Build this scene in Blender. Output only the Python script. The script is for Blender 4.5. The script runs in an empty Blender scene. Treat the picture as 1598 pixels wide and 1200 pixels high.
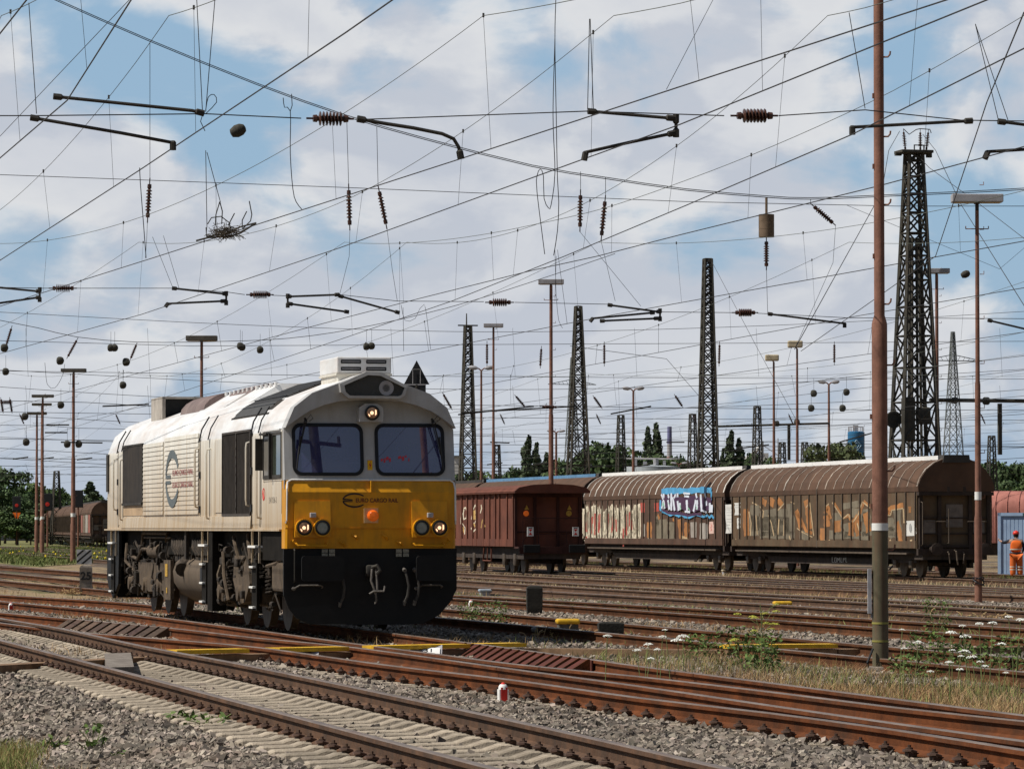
import bpy, bmesh, math, random
import numpy as np
from mathutils import Vector, Matrix
random.seed(7); rng = np.random.default_rng(7)
S = bpy.context.scene; COL = S.collection
R = math.radians
# ------------------------------------------------------------ camera
F = 6600.0; CX, CY = 799.0, 600.0; HZ = 824.0; H = 1.6
PIT = math.atan((HZ-CY)/F); CP, SP = math.cos(PIT), math.sin(PIT)
cam = bpy.data.cameras.new('camera'); co = bpy.data.objects.new('camera', cam); COL.objects.link(co)
co.location = (0, 0, H); co.rotation_euler = (R(90)+PIT, 0, 0)
cam.sensor_width = 36; cam.lens = F/1598*36; cam.clip_start = 1; cam.clip_end = 9000
S.camera = co
def ray(u, v):
    a = (u-CX)/F; b = (CY-v)/F
    d = Vector((a, CP-b*SP, SP+b*CP)); return d/d.y
def at_y(u, v, y):
    d = ray(u, v); return Vector((d.x*y, y, H+d.z*y))
def at_z(u, v, z):
    d = ray(u, v); y = (z-H)/d.z; return Vector((d.x*y, y, z))
TH = R(12.6); CT, ST = math.cos(TH), math.sin(TH)
def at_hs(u, v, Y0):
    d = ray(u, v); y = Y0/(1-d.x*math.tan(TH)); return Vector((d.x*y, y, H+d.z*y))
def railz(y):
    t = min(1, max(0, (y-85)/40)); return -.12*t
def at_rail(u, v, dz=0):
    z = dz
    for _ in range(12):
        p = at_z(u, v, z); z = railz(p.y)+dz
    return p
def gz(x, y):
    """ground height"""
    z = -.2+railz(y)
    d = t1_dist(x, y)
    if d > .95 and y < 70: z -= min(.5, .22*(d-.95))
    return z
T1A = at_z(780, 1200, .05); T1B = at_z(195, 1047.7, .05)
_d = (T1B-T1A).normalized(); T1N = Vector((-_d.y, _d.x, 0))     # points left of the track
def t1_dist(x, y): return (Vector((x, y, 0))-T1A).dot(T1N)
def at_ground(u, v):
    z = -.2
    for _ in range(12):
        p = at_z(u, v, z); z = gz(p.x, p.y)
    p.z = z; return p
# ------------------------------------------------------------ object helpers
def link(o, parent=None):
    COL.objects.link(o)
    if parent: o.parent = parent
    return o
def tag(o, label=None, cat=None, group=None, kind=None):
    if label: o['label'] = label
    if cat: o['category'] = cat
    if group: o['group'] = group
    if kind: o['kind'] = kind
    return o
def empty(name, loc=(0,0,0), rz=0, label=None, cat=None, group=None):
    o = bpy.data.objects.new(name, None); link(o); o.location = loc; o.rotation_euler = (0,0,rz)
    o.empty_display_size = .2
    return tag(o, label, cat, group)
def inst(src, name=None, parent=None, loc=None, rz=None, scale=None):
    o = src.copy(); COL.objects.link(o)
    if name: o.name = name
    o.parent = parent
    if loc is not None: o.location = loc
    if rz is not None: o.rotation_euler = (0,0,rz)
    if scale is not None: o.scale = scale
    return o
def copy_tree(o, parent=None, loc=None, rz=None):
    c = o.copy(); COL.objects.link(c); c.parent = parent
    if loc is not None: c.location = loc
    if rz is not None: c.rotation_euler = (0,0,rz)
    for ch in [k for k in list(o.children)]: copy_tree(ch, c)
    return c
class MB:
    def __init__(s): s.v=[]; s.f=[]; s.m=[]
    def add(s, vs, fs, m=0):
        b = len(s.v); s.v += [tuple(p) for p in vs]
        for f in fs: s.f.append(tuple(i+b for i in f)); s.m.append(m)
        return s
    def box(s, x0,x1,y0,y1,z0,z1, m=0):
        return s.hexa([(x0,y0,z0),(x1,y0,z0),(x1,y1,z0),(x0,y1,z0),(x0,y0,z1),(x1,y0,z1),(x1,y1,z1),(x0,y1,z1)], m)
    def hexa(s, p, m=0):
        return s.add(p, [(3,2,1,0),(4,5,6,7),(0,1,5,4),(1,2,6,5),(2,3,7,6),(3,0,4,7)], m)
    def obox(s, c, ax, ay, az, m=0):
        c,ax,ay,az = map(Vector,(c,ax,ay,az))
        return s.hexa([c-ax-ay-az,c+ax-ay-az,c+ax+ay-az,c-ax+ay-az,c-ax-ay+az,c+ax-ay+az,c+ax+ay+az,c-ax+ay+az], m)
    def bbox(s, x0,x1,y0,y1,z0,z1, b=.02, m=0):
        """box with chamfered edges along all twelve sides"""
        bm = bmesh.new(); r = bmesh.ops.create_cube(bm, size=1)
        for v in bm.verts:
            v.co = Vector(((x0+x1)/2+v.co.x*(x1-x0), (y0+y1)/2+v.co.y*(y1-y0), (z0+z1)/2+v.co.z*(z1-z0)))
        bmesh.ops.bevel(bm, geom=bm.edges[:], offset=b, segments=2, affect='EDGES', profile=.5)
        bm.verts.index_update(); s.add([v.co for v in bm.verts], [[v.index for v in f.verts] for f in bm.faces], m); bm.free(); return s
    def rings(s, rs, m=0, closed=True, cap=True):
        n = len(rs[0]); b = len(s.v)
        for r in rs: s.v += [tuple(p) for p in r]
        for i in range(len(rs)-1):
            for j in range(n if closed else n-1):
                k = (j+1)%n
                s.f.append((b+i*n+j, b+i*n+k, b+(i+1)*n+k, b+(i+1)*n+j)); s.m.append(m)
        if cap and closed:
            s.f.append(tuple(b+j for j in range(n))[::-1]); s.m.append(m)
            s.f.append(tuple(b+(len(rs)-1)*n+j for j in range(n))); s.m.append(m)
        return s
    def tube(s, pts, r, n=6, m=0, cap=True):
        pts = [Vector(p) for p in pts]; rs = []
        up = Vector((0,0,1)); prev = None
        for i,p in enumerate(pts):
            t = (pts[min(i+1,len(pts)-1)]-pts[max(i-1,0)]).normalized()
            if prev is None:
                a = up if abs(t.z)<.95 else Vector((1,0,0)); x = t.cross(a).normalized()
            else:
                x = (prev-t*prev.dot(t)).normalized()
            y = t.cross(x); prev = x
            rr = r[i] if isinstance(r,(list,tuple)) else r
            rs.append([p+(x*math.cos(2*math.pi*k/n)+y*math.sin(2*math.pi*k/n))*rr for k in range(n)])
        return s.rings(rs, m, True, cap)
    def cyl(s, p0, p1, r0, r1=None, n=12, m=0): return s.tube([p0,p1],[r0, r0 if r1 is None else r1], n, m)
    def lathe(s, p, d, prof, n=14, m=0):
        """prof: (along, radius) list from point p in direction d"""
        p = Vector(p); d = Vector(d).normalized()
        a = Vector((0,0,1)) if abs(d.z)<.95 else Vector((1,0,0)); x = d.cross(a).normalized(); y = d.cross(x)
        rs = [[p+d*h+(x*math.cos(2*math.pi*k/n)+y*math.sin(2*math.pi*k/n))*max(r,1e-4) for k in range(n)] for h,r in prof]
        return s.rings(rs, m)
    def prism(s, poly, ext, m=0):
        """poly: 3-D points of a flat outline, ext: extrusion vector"""
        ext = Vector(ext); a = [Vector(p) for p in poly]; n = len(a)
        return s.add(a+[p+ext for p in a], [tuple(range(n))[::-1], tuple(range(n,2*n))]+[(i,(i+1)%n,n+(i+1)%n,n+i) for i in range(n)], m)
    def build(s, name, mats, parent=None, smooth=False):
        me = bpy.data.meshes.new(name); me.from_pydata(s.v, [], s.f)
        if not isinstance(mats,(list,tuple)): mats = [mats]
        for q in mats: me.materials.append(q)
        if len(mats)>1: me.polygons.foreach_set('material_index', s.m)
        bm = bmesh.new(); bm.from_mesh(me); bmesh.ops.recalc_face_normals(bm, faces=bm.faces[:]); bm.to_mesh(me); bm.free()
        if smooth:
            me.polygons.foreach_set('use_smooth', [True]*len(me.polygons)); me.set_sharp_from_angle(angle=R(38))
        me.update()
        return link(bpy.data.objects.new(name, me), parent)
def np_mesh(name, V, FA, mat, parent=None):
    """V (n,3), FA (m,k) arrays -> mesh object, fast"""
    me = bpy.data.meshes.new(name); k = FA.shape[1]
    me.vertices.add(len(V)); me.vertices.foreach_set('co', V.astype(np.float32).ravel())
    me.loops.add(FA.size); me.loops.foreach_set('vertex_index', FA.astype(np.int32).ravel())
    me.polygons.add(len(FA)); me.polygons.foreach_set('loop_start', np.arange(0, FA.size, k, dtype=np.int32))
    me.update(calc_edges=True); me.shade_flat()
    for q in (mat if isinstance(mat,(list,tuple)) else [mat]): me.materials.append(q)
    return link(bpy.data.objects.new(name, me), parent)
def text(name, body, size, mat, parent, M, extrude=.003, offset=0.0, sx=1.0):
    c = bpy.data.curves.new(name,'FONT'); c.body = body; c.size = size; c.extrude = extrude; c.offset = offset
    c.align_x = 'CENTER'; c.align_y = 'CENTER'
    o = bpy.data.objects.new(name, c); COL.objects.link(o)
    bpy.context.view_layer.update()
    me = bpy.data.meshes.new_from_object(o.evaluated_get(bpy.context.evaluated_depsgraph_get()))
    bpy.data.objects.remove(o); me.materials.clear(); me.materials.append(mat)
    me.transform(M @ Matrix.Diagonal((sx,1,1,1)))
    me.name = name
    return link(bpy.data.objects.new(name, me), parent)
# ------------------------------------------------------------ materials
MATS = {}
def mat(name, col, rough=.7, metal=0., var=.25, scale=3., dirt=None, dirt_amt=.5, dirt_scale=(1.5,1.5,.3), bump=0., bscale=30., col2=None, spec=.28, island=0., objvar=0., emit=None, bottom=None):
    m = bpy.data.materials.new(name); m.use_nodes = True; MATS[name] = m
    N = m.node_tree.nodes; L = m.node_tree.links; b = N['Principled BSDF']
    def nd(t, **k):
        n = N.new(t)
        for a,v in k.items():
            if a in n.inputs: n.inputs[a].default_value = v
            else: setattr(n,a,v)
        return n
    tc = nd('ShaderNodeTexCoord')
    n1 = nd('ShaderNodeTexNoise', Scale=scale, Detail=6., Roughness=.65); L.new(tc.outputs['Object'], n1.inputs['Vector'])
    mx = nd('ShaderNodeMix', data_type='RGBA')
    c2 = col2 or tuple(c*(1-var) for c in col)
    c1 = col if col2 else tuple(min(1,c*(1+var*.6)) for c in col)
    mx.inputs[6].default_value = (*c1,1); mx.inputs[7].default_value = (*c2,1)
    rp = nd('ShaderNodeMapRange'); rp.inputs[1].default_value=.35; rp.inputs[2].default_value=.65
    L.new(n1.outputs['Fac'], rp.inputs[0]); L.new(rp.outputs[0], mx.inputs[0]); out = mx.outputs[2]
    if dirt:
        mp = nd('ShaderNodeMapping'); mp.inputs['Scale'].default_value = dirt_scale; L.new(tc.outputs['Object'], mp.inputs[0])
        n2 = nd('ShaderNodeTexNoise', Scale=2.2, Detail=8., Roughness=.7); L.new(mp.outputs[0], n2.inputs['Vector'])
        r2 = nd('ShaderNodeMapRange'); r2.inputs[1].default_value=.45; r2.inputs[2].default_value=.72; r2.inputs[4].default_value=dirt_amt
        L.new(n2.outputs['Fac'], r2.inputs[0]); fac = r2.outputs[0]
        if bottom:      # road dirt thrown up from below: (z_low, z_high, extra)
            sp = nd('ShaderNodeSeparateXYZ'); L.new(tc.outputs['Object'], sp.inputs[0])
            r3 = nd('ShaderNodeMapRange'); r3.inputs[1].default_value=bottom[0]; r3.inputs[2].default_value=bottom[1]; r3.inputs[3].default_value=bottom[2]; r3.inputs[4].default_value=0
            L.new(sp.outputs[2], r3.inputs[0])
            ad = nd('ShaderNodeMath', operation='ADD', use_clamp=True); L.new(fac, ad.inputs[0]); L.new(r3.outputs[0], ad.inputs[1]); fac = ad.outputs[0]
        m2 = nd('ShaderNodeMix', data_type='RGBA'); m2.inputs[7].default_value=(*dirt,1); L.new(out, m2.inputs[6]); L.new(fac, m2.inputs[0]); out = m2.outputs[2]
    if island:
        ge = nd('ShaderNodeNewGeometry'); hs = nd('ShaderNodeHueSaturation')
        r4 = nd('ShaderNodeMapRange'); r4.inputs[3].default_value=1-island; r4.inputs[4].default_value=1+island
        L.new(ge.outputs['Random Per Island'], r4.inputs[0]); L.new(r4.outputs[0], hs.inputs['Value']); L.new(out, hs.inputs['Color'])
        r5 = nd('ShaderNodeMapRange'); r5.inputs[3].default_value=.485; r5.inputs[4].default_value=.515
        w = nd('ShaderNodeMath', operation='FRACT'); w2 = nd('ShaderNodeMath', operation='MULTIPLY'); w2.inputs[1].default_value=37.7
        L.new(ge.outputs['Random Per Island'], w2.inputs[0]); L.new(w2.outputs[0], w.inputs[0]); L.new(w.outputs[0], r5.inputs[0]); L.new(r5.outputs[0], hs.inputs['Hue'])
        out = hs.outputs[0]
    if objvar:
        oi = nd('ShaderNodeObjectInfo'); h2 = nd('ShaderNodeHueSaturation'); r6 = nd('ShaderNodeMapRange'); r6.inputs[3].default_value=1-objvar; r6.inputs[4].default_value=1+objvar*.6
        L.new(oi.outputs['Random'], r6.inputs[0]); L.new(r6.outputs[0], h2.inputs['Value']); L.new(out, h2.inputs['Color']); out = h2.outputs[0]
    L.new(out, b.inputs['Base Color'])
    b.inputs['Roughness'].default_value = rough; b.inputs['Metallic'].default_value = metal; b.inputs['Specular IOR Level'].default_value = spec
    if bump:
        n3 = nd('ShaderNodeTexNoise', Scale=bscale, Detail=4.); L.new(tc.outputs['Object'], n3.inputs['Vector'])
        bp = nd('ShaderNodeBump', Strength=bump, Distance=.02); L.new(n3.outputs['Fac'], bp.inputs['Height']); L.new(bp.outputs[0], b.inputs['Normal'])
    if emit:
        b.inputs['Emission Color'].default_value = (*emit[:3],1); b.inputs['Emission Strength'].default_value = emit[3]
    return m
rust   = mat('rust_rail', (.135,.044,.015), .92, 0, .4, 2.5, dirt=(.055,.03,.018), dirt_amt=.9, dirt_scale=(.6,.6,1), bump=.3)
rust.node_tree.nodes['Principled BSDF'].inputs['Specular IOR Level'].default_value=.15
rustd  = mat('rust_dark', (.105,.055,.03), .9, 0, .4, 3, dirt=(.05,.035,.025), dirt_amt=.8, bump=.3)
rustm  = mat('rust_mid', (.11,.045,.02), .92, 0, .4, 2.5, dirt=(.05,.03,.019), dirt_amt=.9, spec=.12)
railtop= mat('rail_head', (.21,.165,.135), .5, .35, .3, 1.2, dirt=(.14,.08,.05), dirt_amt=.8, dirt_scale=(.5,.5,.5))
shine  = mat('rail_head_used', (.40,.38,.37), .3, .9, .2, 1.2)
clipm  = mat('clip_iron', (.085,.05,.035), .8, .1, .4, 20, island=.4)
conc   = mat('sleeper_concrete', (.37,.31,.235), .95, 0, .25, 5, dirt=(.19,.15,.11), dirt_amt=.7, dirt_scale=(3,3,3), bump=.35, bscale=60, objvar=.3)
wood   = mat('sleeper_wood', (.11,.085,.065), .95, 0, .4, 6, dirt=(.06,.045,.035), dirt_amt=.6, bump=.4)
stone  = mat('ballast_stone', (.24,.205,.168), .95, 0, .4, .7, dirt=(.175,.125,.088), dirt_amt=.7, dirt_scale=(.5,.5,.5), island=.7, spec=.2)
concr  = mat('old_concrete', (.22,.19,.16), .95, 0, .35, 5, dirt=(.09,.07,.055), dirt_amt=.8, dirt_scale=(3,3,1), bump=.4)
yell   = mat('yellow_paint', (.68,.40,.02), .6, 0, .2, 8, dirt=(.3,.18,.04), dirt_amt=.5)
duct   = mat('duct_steel', (.24,.15,.085), .8, 0, .35, 4, dirt=(.12,.07,.04), dirt_amt=.7)
white  = mat('white_paint', (.78,.77,.73), .6, 0, .1, 5)
redp   = mat('red_paint', (.55,.03,.02), .5, 0, .15, 6)
blackp = mat('black_paint', (.016,.016,.018), .55, 0, .3, 5)
wire   = mat('wire_copper', (.045,.042,.04), .6, .3, .2, 3)
wireg  = mat('wire_green', (.13,.14,.11), .6, .3, .2, 3)
iron   = mat('painted_iron', (.05,.045,.038), .7, .2, .4, 4)
ins    = mat('porcelain', (.075,.035,.025), .3, 0, .3, 10)
polem  = mat('pole_rust', (.23,.11,.075), .8, 0, .3, 4, dirt=(.13,.06,.04), dirt_amt=.7, dirt_scale=(6,6,.5), bump=.15)
poleg  = mat('pole_green', (.115,.10,.06), .8, 0, .3, 3, dirt=(.14,.075,.045), dirt_amt=.9, dirt_scale=(6,6,.5))
lattm  = mat('lattice_steel', (.060,.057,.046), .8, .1, .35, 1.5, dirt=(.10,.07,.045), dirt_amt=.5)
pylon  = mat('pylon_steel', (.20,.22,.22), .7, .2, .2, 1)
lampm  = mat('lamp_housing', (.36,.35,.36), .6, 0, .2, 3)
lampd  = mat('lamp_housing_dark', (.10,.09,.075), .7, 0, .3, 3)
# ------------------------------------------------------------ world and sun
SUNH = Vector((-.965,-.215,0)).normalized(); ELEV = R(53)
sd = SUNH*math.cos(ELEV)+Vector((0,0,math.sin(ELEV)))
sl = bpy.data.lights.new('sun','SUN'); sl.energy = 5.0; sl.angle = R(.5); sl.color = (1,.95,.87)
so = bpy.data.objects.new('sun', sl); COL.objects.link(so); so.rotation_euler = (-sd).to_track_quat('-Z','Y').to_euler(); so.location = (0,0,40)
w = bpy.data.worlds.new('World'); S.world = w; w.use_nodes = True
N = w.node_tree.nodes; L = w.node_tree.links; bg = N['Background']; bg.inputs[1].default_value = .05
sky = N.new('ShaderNodeTexSky'); sky.sky_type='NISHITA'; sky.sun_disc=False; sky.sun_elevation=ELEV; sky.sun_rotation=math.atan2(SUNH.x,SUNH.y); sky.air_density=1.1; sky.dust_density=.6; sky.ozone_density=2.2
def nn(t, **k):
    n = N.new(t)
    for a,v in k.items():
        if a in n.inputs: n.inputs[a].default_value=v
        else: setattr(n,a,v)
    return n
tc = nn('ShaderNodeTexCoord')
def cloud_noise(off, sc, det, rough, dist):
    mp = nn('ShaderNodeMapping'); mp.inputs['Scale'].default_value=(1,1,1.75); mp.inputs['Location'].default_value=off
    L.new(tc.outputs['Generated'], mp.inputs[0])
    n = nn('ShaderNodeTexNoise', Scale=sc, Detail=det, Roughness=rough, Distortion=dist); L.new(mp.outputs[0], n.inputs['Vector']); return n.outputs['Fac']
def rng_(x, a, b, c=0., d=1., smooth=True):
    r = nn('ShaderNodeMapRange'); r.interpolation_type = 'SMOOTHSTEP' if smooth else 'LINEAR'
    for i,q in zip((1,2,3,4),(a,b,c,d)): r.inputs[i].default_value=q
    L.new(x, r.inputs[0]); return r.outputs[0]
def mth(op, a, b):
    q = nn('ShaderNodeMath', operation=op)
    for i,x in enumerate((a,b)):
        if isinstance(x,(int,float)): q.inputs[i].default_value=x
        else: L.new(x, q.inputs[i])
    return q.outputs[0]
def mixc(f, a, b):
    q = nn('ShaderNodeMix', data_type='RGBA')
    if isinstance(f,(int,float)): q.inputs[0].default_value=f
    else: L.new(f, q.inputs[0])
    for i,x in ((6,a),(7,b)):
        if isinstance(x,tuple): q.inputs[i].default_value=(*x,1)
        else: L.new(x, q.inputs[i])
    return q.outputs[2]
OFF=(1.7,0.4,.5)
big = cloud_noise(OFF, 15., 9., .52, .25)
lit = cloud_noise((OFF[0]+.012, OFF[1], OFF[2]-.017), 15., 9., .52, .25)   # same clouds seen a little towards the sun
soft= cloud_noise((1.3,2.2,.9), 6., 3., .5, 0)
sep = nn('ShaderNodeSeparateXYZ'); L.new(tc.outputs['Generated'], sep.inputs[0])
dens = mth('ADD', mth('ADD', big, mth('MULTIPLY', mth('SUBTRACT', soft, .5), .35)), .03)
cov = rng_(dens, .43, .56)
shade = rng_(mth('SUBTRACT', big, lit), -.05, .06)
thick = rng_(dens, .5, .68)
ccol = mixc(shade, (11.0,11.6,12.9), (15.4,15.4,15.5))
ccol = mixc(mth('MULTIPLY', thick, .5), ccol, (10.4,11.0,12.6))
hzf = rng_(sep.outputs[2], 0.0, .075, 1., 0.)
blue = mixc(.7, sky.outputs[0], (7.2,11.2,15.6))
haze = mixc(mth('MULTIPLY', hzf, .6), blue, (7.8,9.4,12.0))
# the cloud bank stands over the yard, ahead; the sky behind and overhead is mostly clear blue
fwd = mth('MULTIPLY', rng_(sep.outputs[1], .35, .85), rng_(sep.outputs[2], .22, .42, 1., 0.))
covf = mth('MULTIPLY', mth('MULTIPLY', cov, rng_(sep.outputs[2], -.01, .05, .45, .93)), mth('ADD', mth('MULTIPLY', fwd, .85), .15))
clear = mixc(fwd, sky.outputs[0], haze)
fin = mixc(covf, clear, ccol)
L.new(fin, bg.inputs[0])
S.view_settings.view_transform='Standard'; S.view_settings.look='None'; S.view_settings.gamma=1; S.view_settings.exposure=0
S.view_settings.use_curve_mapping=False
S.cycles.use_denoising = True; S.cycles.max_bounces = 6
# ------------------------------------------------------------ ground
def ground_material():
    m = bpy.data.materials.new('ground'); m.use_nodes=True
    N=m.node_tree.nodes; L=m.node_tree.links; b=N['Principled BSDF']; b.inputs['Roughness'].default_value=1; b.inputs['Specular IOR Level'].default_value=.2
    tc=N.new('ShaderNodeTexCoord')
    r=N.new('ShaderNodeMapping'); r.inputs['Rotation'].default_value=(0,0,-TH); L.new(tc.outputs['Object'], r.inputs[0])
    def noise(scale3, sc, det, rough=.6):
        mp=N.new('ShaderNodeMapping'); mp.inputs['Scale'].default_value=scale3; L.new(r.outputs[0], mp.inputs[0])
        n=N.new('ShaderNodeTexNoise'); n.inputs['Scale'].default_value=sc; n.inputs['Detail'].default_value=det; n.inputs['Roughness'].default_value=rough
        L.new(mp.outputs[0], n.inputs['Vector']); return n.outputs['Fac']
    def rg(x,a,b_):
        q=N.new('ShaderNodeMapRange'); q.inputs[1].default_value=a; q.inputs[2].default_value=b_; L.new(x,q.inputs[0]); return q.outputs[0]
    def mx(f,a,b_):
        q=N.new('ShaderNodeMix'); q.data_type='RGBA'; L.new(f,q.inputs[0])
        for i,x in ((6,a),(7,b_)):
            if isinstance(x,tuple): q.inputs[i].default_value=(*x,1)
            else: L.new(x,q.inputs[i])
        return q.outputs[2]
    fine=noise((1,1,1),18,8,.75)
    ball=mx(rg(fine,.3,.7),(.06,.046,.035),(.19,.155,.12))
    grit=noise((1,.4,1),1.1,6)
    ball=mx(rg(grit,.45,.62),ball,(.11,.062,.038))
    dry=mx(rg(fine,.35,.65),(.17,.115,.06),(.40,.30,.18))
    c=mx(rg(noise((1,.1,1),.42,6),.48,.56),ball,dry)
    grn=mx(rg(fine,.35,.65),(.05,.062,.018),(.12,.13,.045))
    c=mx(rg(noise((1.2,.16,1),.33,7),.57,.66),c,grn)
    L.new(c,b.inputs['Base Color'])
    v=N.new('ShaderNodeTexVoronoi'); v.inputs['Scale'].default_value=14; L.new(tc.outputs['Object'],v.inputs['Vector'])
    bp=N.new('ShaderNodeBump'); bp.inputs['Strength'].default_value=.9; bp.inputs['Distance'].default_value=.05; L.new(v.outputs['Distance'],bp.inputs['Height']); L.new(bp.outputs[0],b.inputs['Normal'])
    return m
gm = ground_material()
xs = [-2600,-1200,-600,-300,-150,-80,-50]+[x*.6 for x in range(-66,70)]+[55,80,150,300,600,1200,2600]
ys = [-400,-100,-20,5]+[12+.6*i for i in range(110)]+[80+3*i for i in range(24)]+[155,170,200,250,320,420,560,800,1200,2000,3600]
V=[];Fq=[]
for y in ys:
    for x in xs:
        V.append((x,y,gz(x,y)-.012+ (0 if abs(x)>40 else .012*math.sin(x*3.1+y*1.7))))
nx=len(xs)
for j in range(len(ys)-1):
    for i in range(nx-1): Fq.append((j*nx+i,j*nx+i+1,(j+1)*nx+i+1,(j+1)*nx+i))
g=np_mesh('ground',np.array(V),np.array(Fq),gm); g['kind']='structure'
# ------------------------------------------------------------ tracks
def catmull(P, step=1.2):
    P=[Vector(p) for p in P]; P=[P[0]*2-P[1]]+P+[P[-1]*2-P[-2]]; out=[]
    for i in range(1,len(P)-2):
        a,b,c,d=P[i-1:i+3]; n=max(2,min(40,int((c-b).length/step)))
        for k in range(n):
            t=k/n
            out.append(.5*((2*b)+(c-a)*t+(2*a-5*b+4*c-d)*t*t+(3*b-a-3*c+d)*t**3))
    out.append(P[-2]); return out
PROF=[(-.075,-.172),(.075,-.172),(.075,-.158),(.009,-.128),(.009,-.055),(.037,-.04),(.036,-.008),(.027,0),(-.027,0),(-.036,-.008),(-.037,-.04),(-.009,-.055),(-.009,-.128),(-.075,-.158)]
def rail_mesh(path, side, top):
    mb=MB(); rs=[]; n=len(path)
    for i,p in enumerate(path):
        t=(path[min(i+1,n-1)]-path[max(i-1,0)]); t.z=0; t.normalize(); nrm=Vector((t.y,-t.x,0))
        rs.append([p+nrm*x+Vector((0,0,z)) for x,z in PROF])
    mb.rings(rs)
    k=len(PROF); 
    for fi in range((n-1)*k):
        if fi%k in (6,7,8): mb.m[fi]=1
    return mb
def extend(P, a, b):
    P=[Vector(p) for p in P]
    if a: P.insert(0, P[0]+(P[0]-P[1]).normalized()*a)
    if b: P.append(P[-1]+(P[-1]-P[-2]).normalized()*b)
    return P
def px_rail(pts, dz=0, a=0, b=0): return extend([at_rail(u,v,dz) for u,v in pts], a, b)
# one sleeper of each sort, running along local x
def sleeper_conc(L=2.6):
    mb=MB(); rs=[]; h=L/2
    for x,zt,w in ((-h,-.205,.10),(-h+.04,-.185,.115),(-1.02,-.178,.12),(-.95,-.155,.125),(-.88,-.155,.125),(-.83,-.172,.125),(-.67,-.172,.125),(-.62,-.155,.125),(-.55,-.157,.12),(-.42,-.2,.10),(0,-.212,.09),(.42,-.2,.10),(.55,-.157,.12),(.62,-.155,.125),(.67,-.172,.125),(.83,-.172,.125),(.88,-.155,.125),(.95,-.155,.125),(1.02,-.178,.12),(h-.04,-.185,.115),(h,-.205,.10)):
        rs.append([(x,-w-.03,-.36),(x,-w*.85,zt-.012),(x,-w*.7,zt),(x,w*.7,zt),(x,w*.85,zt-.012),(x,w+.03,-.36)])
    mb.rings(rs); return mb
def clips(offs):
    mb=MB()
    for o in offs:
        for s in (-1,1):
            x=o+s*.105
            mb.tube([(x-.03*s,-.055,-.14),(x+.015*s,-.06,-.125),(x+.05*s,-.03,-.13),(x+.05*s,.03,-.13),(x+.015*s,.06,-.125),(x-.03*s,.055,-.14)],.013,5)
            mb.cyl((x+.012*s,0,-.172),(x+.012*s,0,-.085),.016,.014,6); mb.cyl((x+.012*s,0,-.135),(x+.012*s,0,-.105),.03,.03,6)
            mb.box(x-.035,x+.05,-.05,.05,-.172,-.145)
    return mb
_sc=sleeper_conc().build('sleeper',conc); _sc_mesh=_sc.data; bpy.data.objects.remove(_sc)
_sl=MB().bbox(-1.75,1.75,-.13,.13,-.36,-.176,.015).build('sleeper',conc); _sl_mesh=_sl.data; bpy.data.objects.remove(_sl)
_sw=MB().bbox(-1.3,1.3,-.13,.13,-.36,-.178,.015).build('sleeper',wood); _sw_mesh=_sw.data; bpy.data.objects.remove(_sw)
_cl=clips((-.753,.753)).build('rail_clips',clipm,smooth=True); _cl_mesh=_cl.data; bpy.data.objects.remove(_cl)
def at_len(path, s):
    for i in range(len(path)-1):
        d=(path[i+1]-path[i]).length
        if s<=d: 
            t=(path[i+1]-path[i])/d; return path[i]+t*s, t
        s-=d
    return None,None
def track(label, rails, mesh, spacing=.62, nmax=98, clip=False, side=rust, top=railtop, group='tracks of the yard', cat='railway track', smin=0, widen=None):
    paths=[catmull(r) for r in rails]
    c0=paths[0][len(paths[0])//2]; root=empty('railway_track',(c0.x,c0.y,gz(c0.x,c0.y)),0,label,cat,group)
    inv=Vector(root.location)
    for p in paths: rail_mesh([q-inv for q in p],side,top).build('rail',[side,top],root)
    A,B=paths[0],paths[-1]; s=smin; k=0
    while k<nmax:
        pa,t=at_len(A,s)
        if pa is None: break
        nrm=Vector((-t.y,t.x,0)) 
        # closest on B across
        best=min(B,key=lambda q:abs((q-pa).dot(t))); c=pa+nrm*((best-pa).dot(nrm)/2)
        c2=c-inv; c2.z=pa.z-inv.z
        o=bpy.data.objects.new('sleeper',mesh); link(o,root); o.location=c2; o.rotation_euler=(0,0,math.atan2(t.y,t.x)-math.pi/2+random.uniform(-.012,.012))
        if clip:
            q=bpy.data.objects.new('rail_clips',_cl_mesh); link(q,o)
        s+=spacing*random.uniform(.96,1.04); k+=1
    return root
T1a=px_rail([(1160,1200),(780,1200)][1:]+[(480,1122),(195,1047.7),(0,997.6)],.05,6,22)
T1b=px_rail([(1144,1200),(799,1123),(400,1040),(225,1007.6),(100,981),(0,964)],.05,5,30)
track('near track with pale concrete sleepers in the foreground',[T1a,T1b],_sc_mesh,.56,98,True,side=rustd,group='tracks in the foreground')
R3=[(1700,1184),(1598,1169),(1400,1138),(1198,1111),(1000,1088),(800,1060),(605,1037),(400,1009),(250,996),(110,984.5),(0,971)]
R5=[(1700,1134),(1598,1124),(1400,1103),(1198,1078),(1000,1055),(800,1035),(700,1022),(550,1003),(400,982.5),(275,966),(163,952.5),(0,937.6)]
R4=[(1700,1168),(1598,1155),(1400,1128),(1198,1099),(1000,1070),(800,1043),(550,1009),(400,994.5),(273,980),(110,965),(0,955)]
R6=[(1700,1127),(1598,1115),(1400,1090),(1198,1064),(1000,1039),(930,1029),(820,1014),(725,1001.5),(650,992),(517,976),(350,957),(200,940),(0,927.5)]
tk=track('rusty turnout rails running from the lower right to the locomotive',[px_rail(R3,0,6,12),px_rail(R5,0,6,60)],_sl_mesh,.62,98,False,group='tracks in the foreground')
track('rusty inner rails of the turnout, under the locomotive',[px_rail(R4,0,6,20),px_rail(R6,0,6,60)],_sl_mesh,.62,60,False,group='tracks in the foreground')
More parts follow.
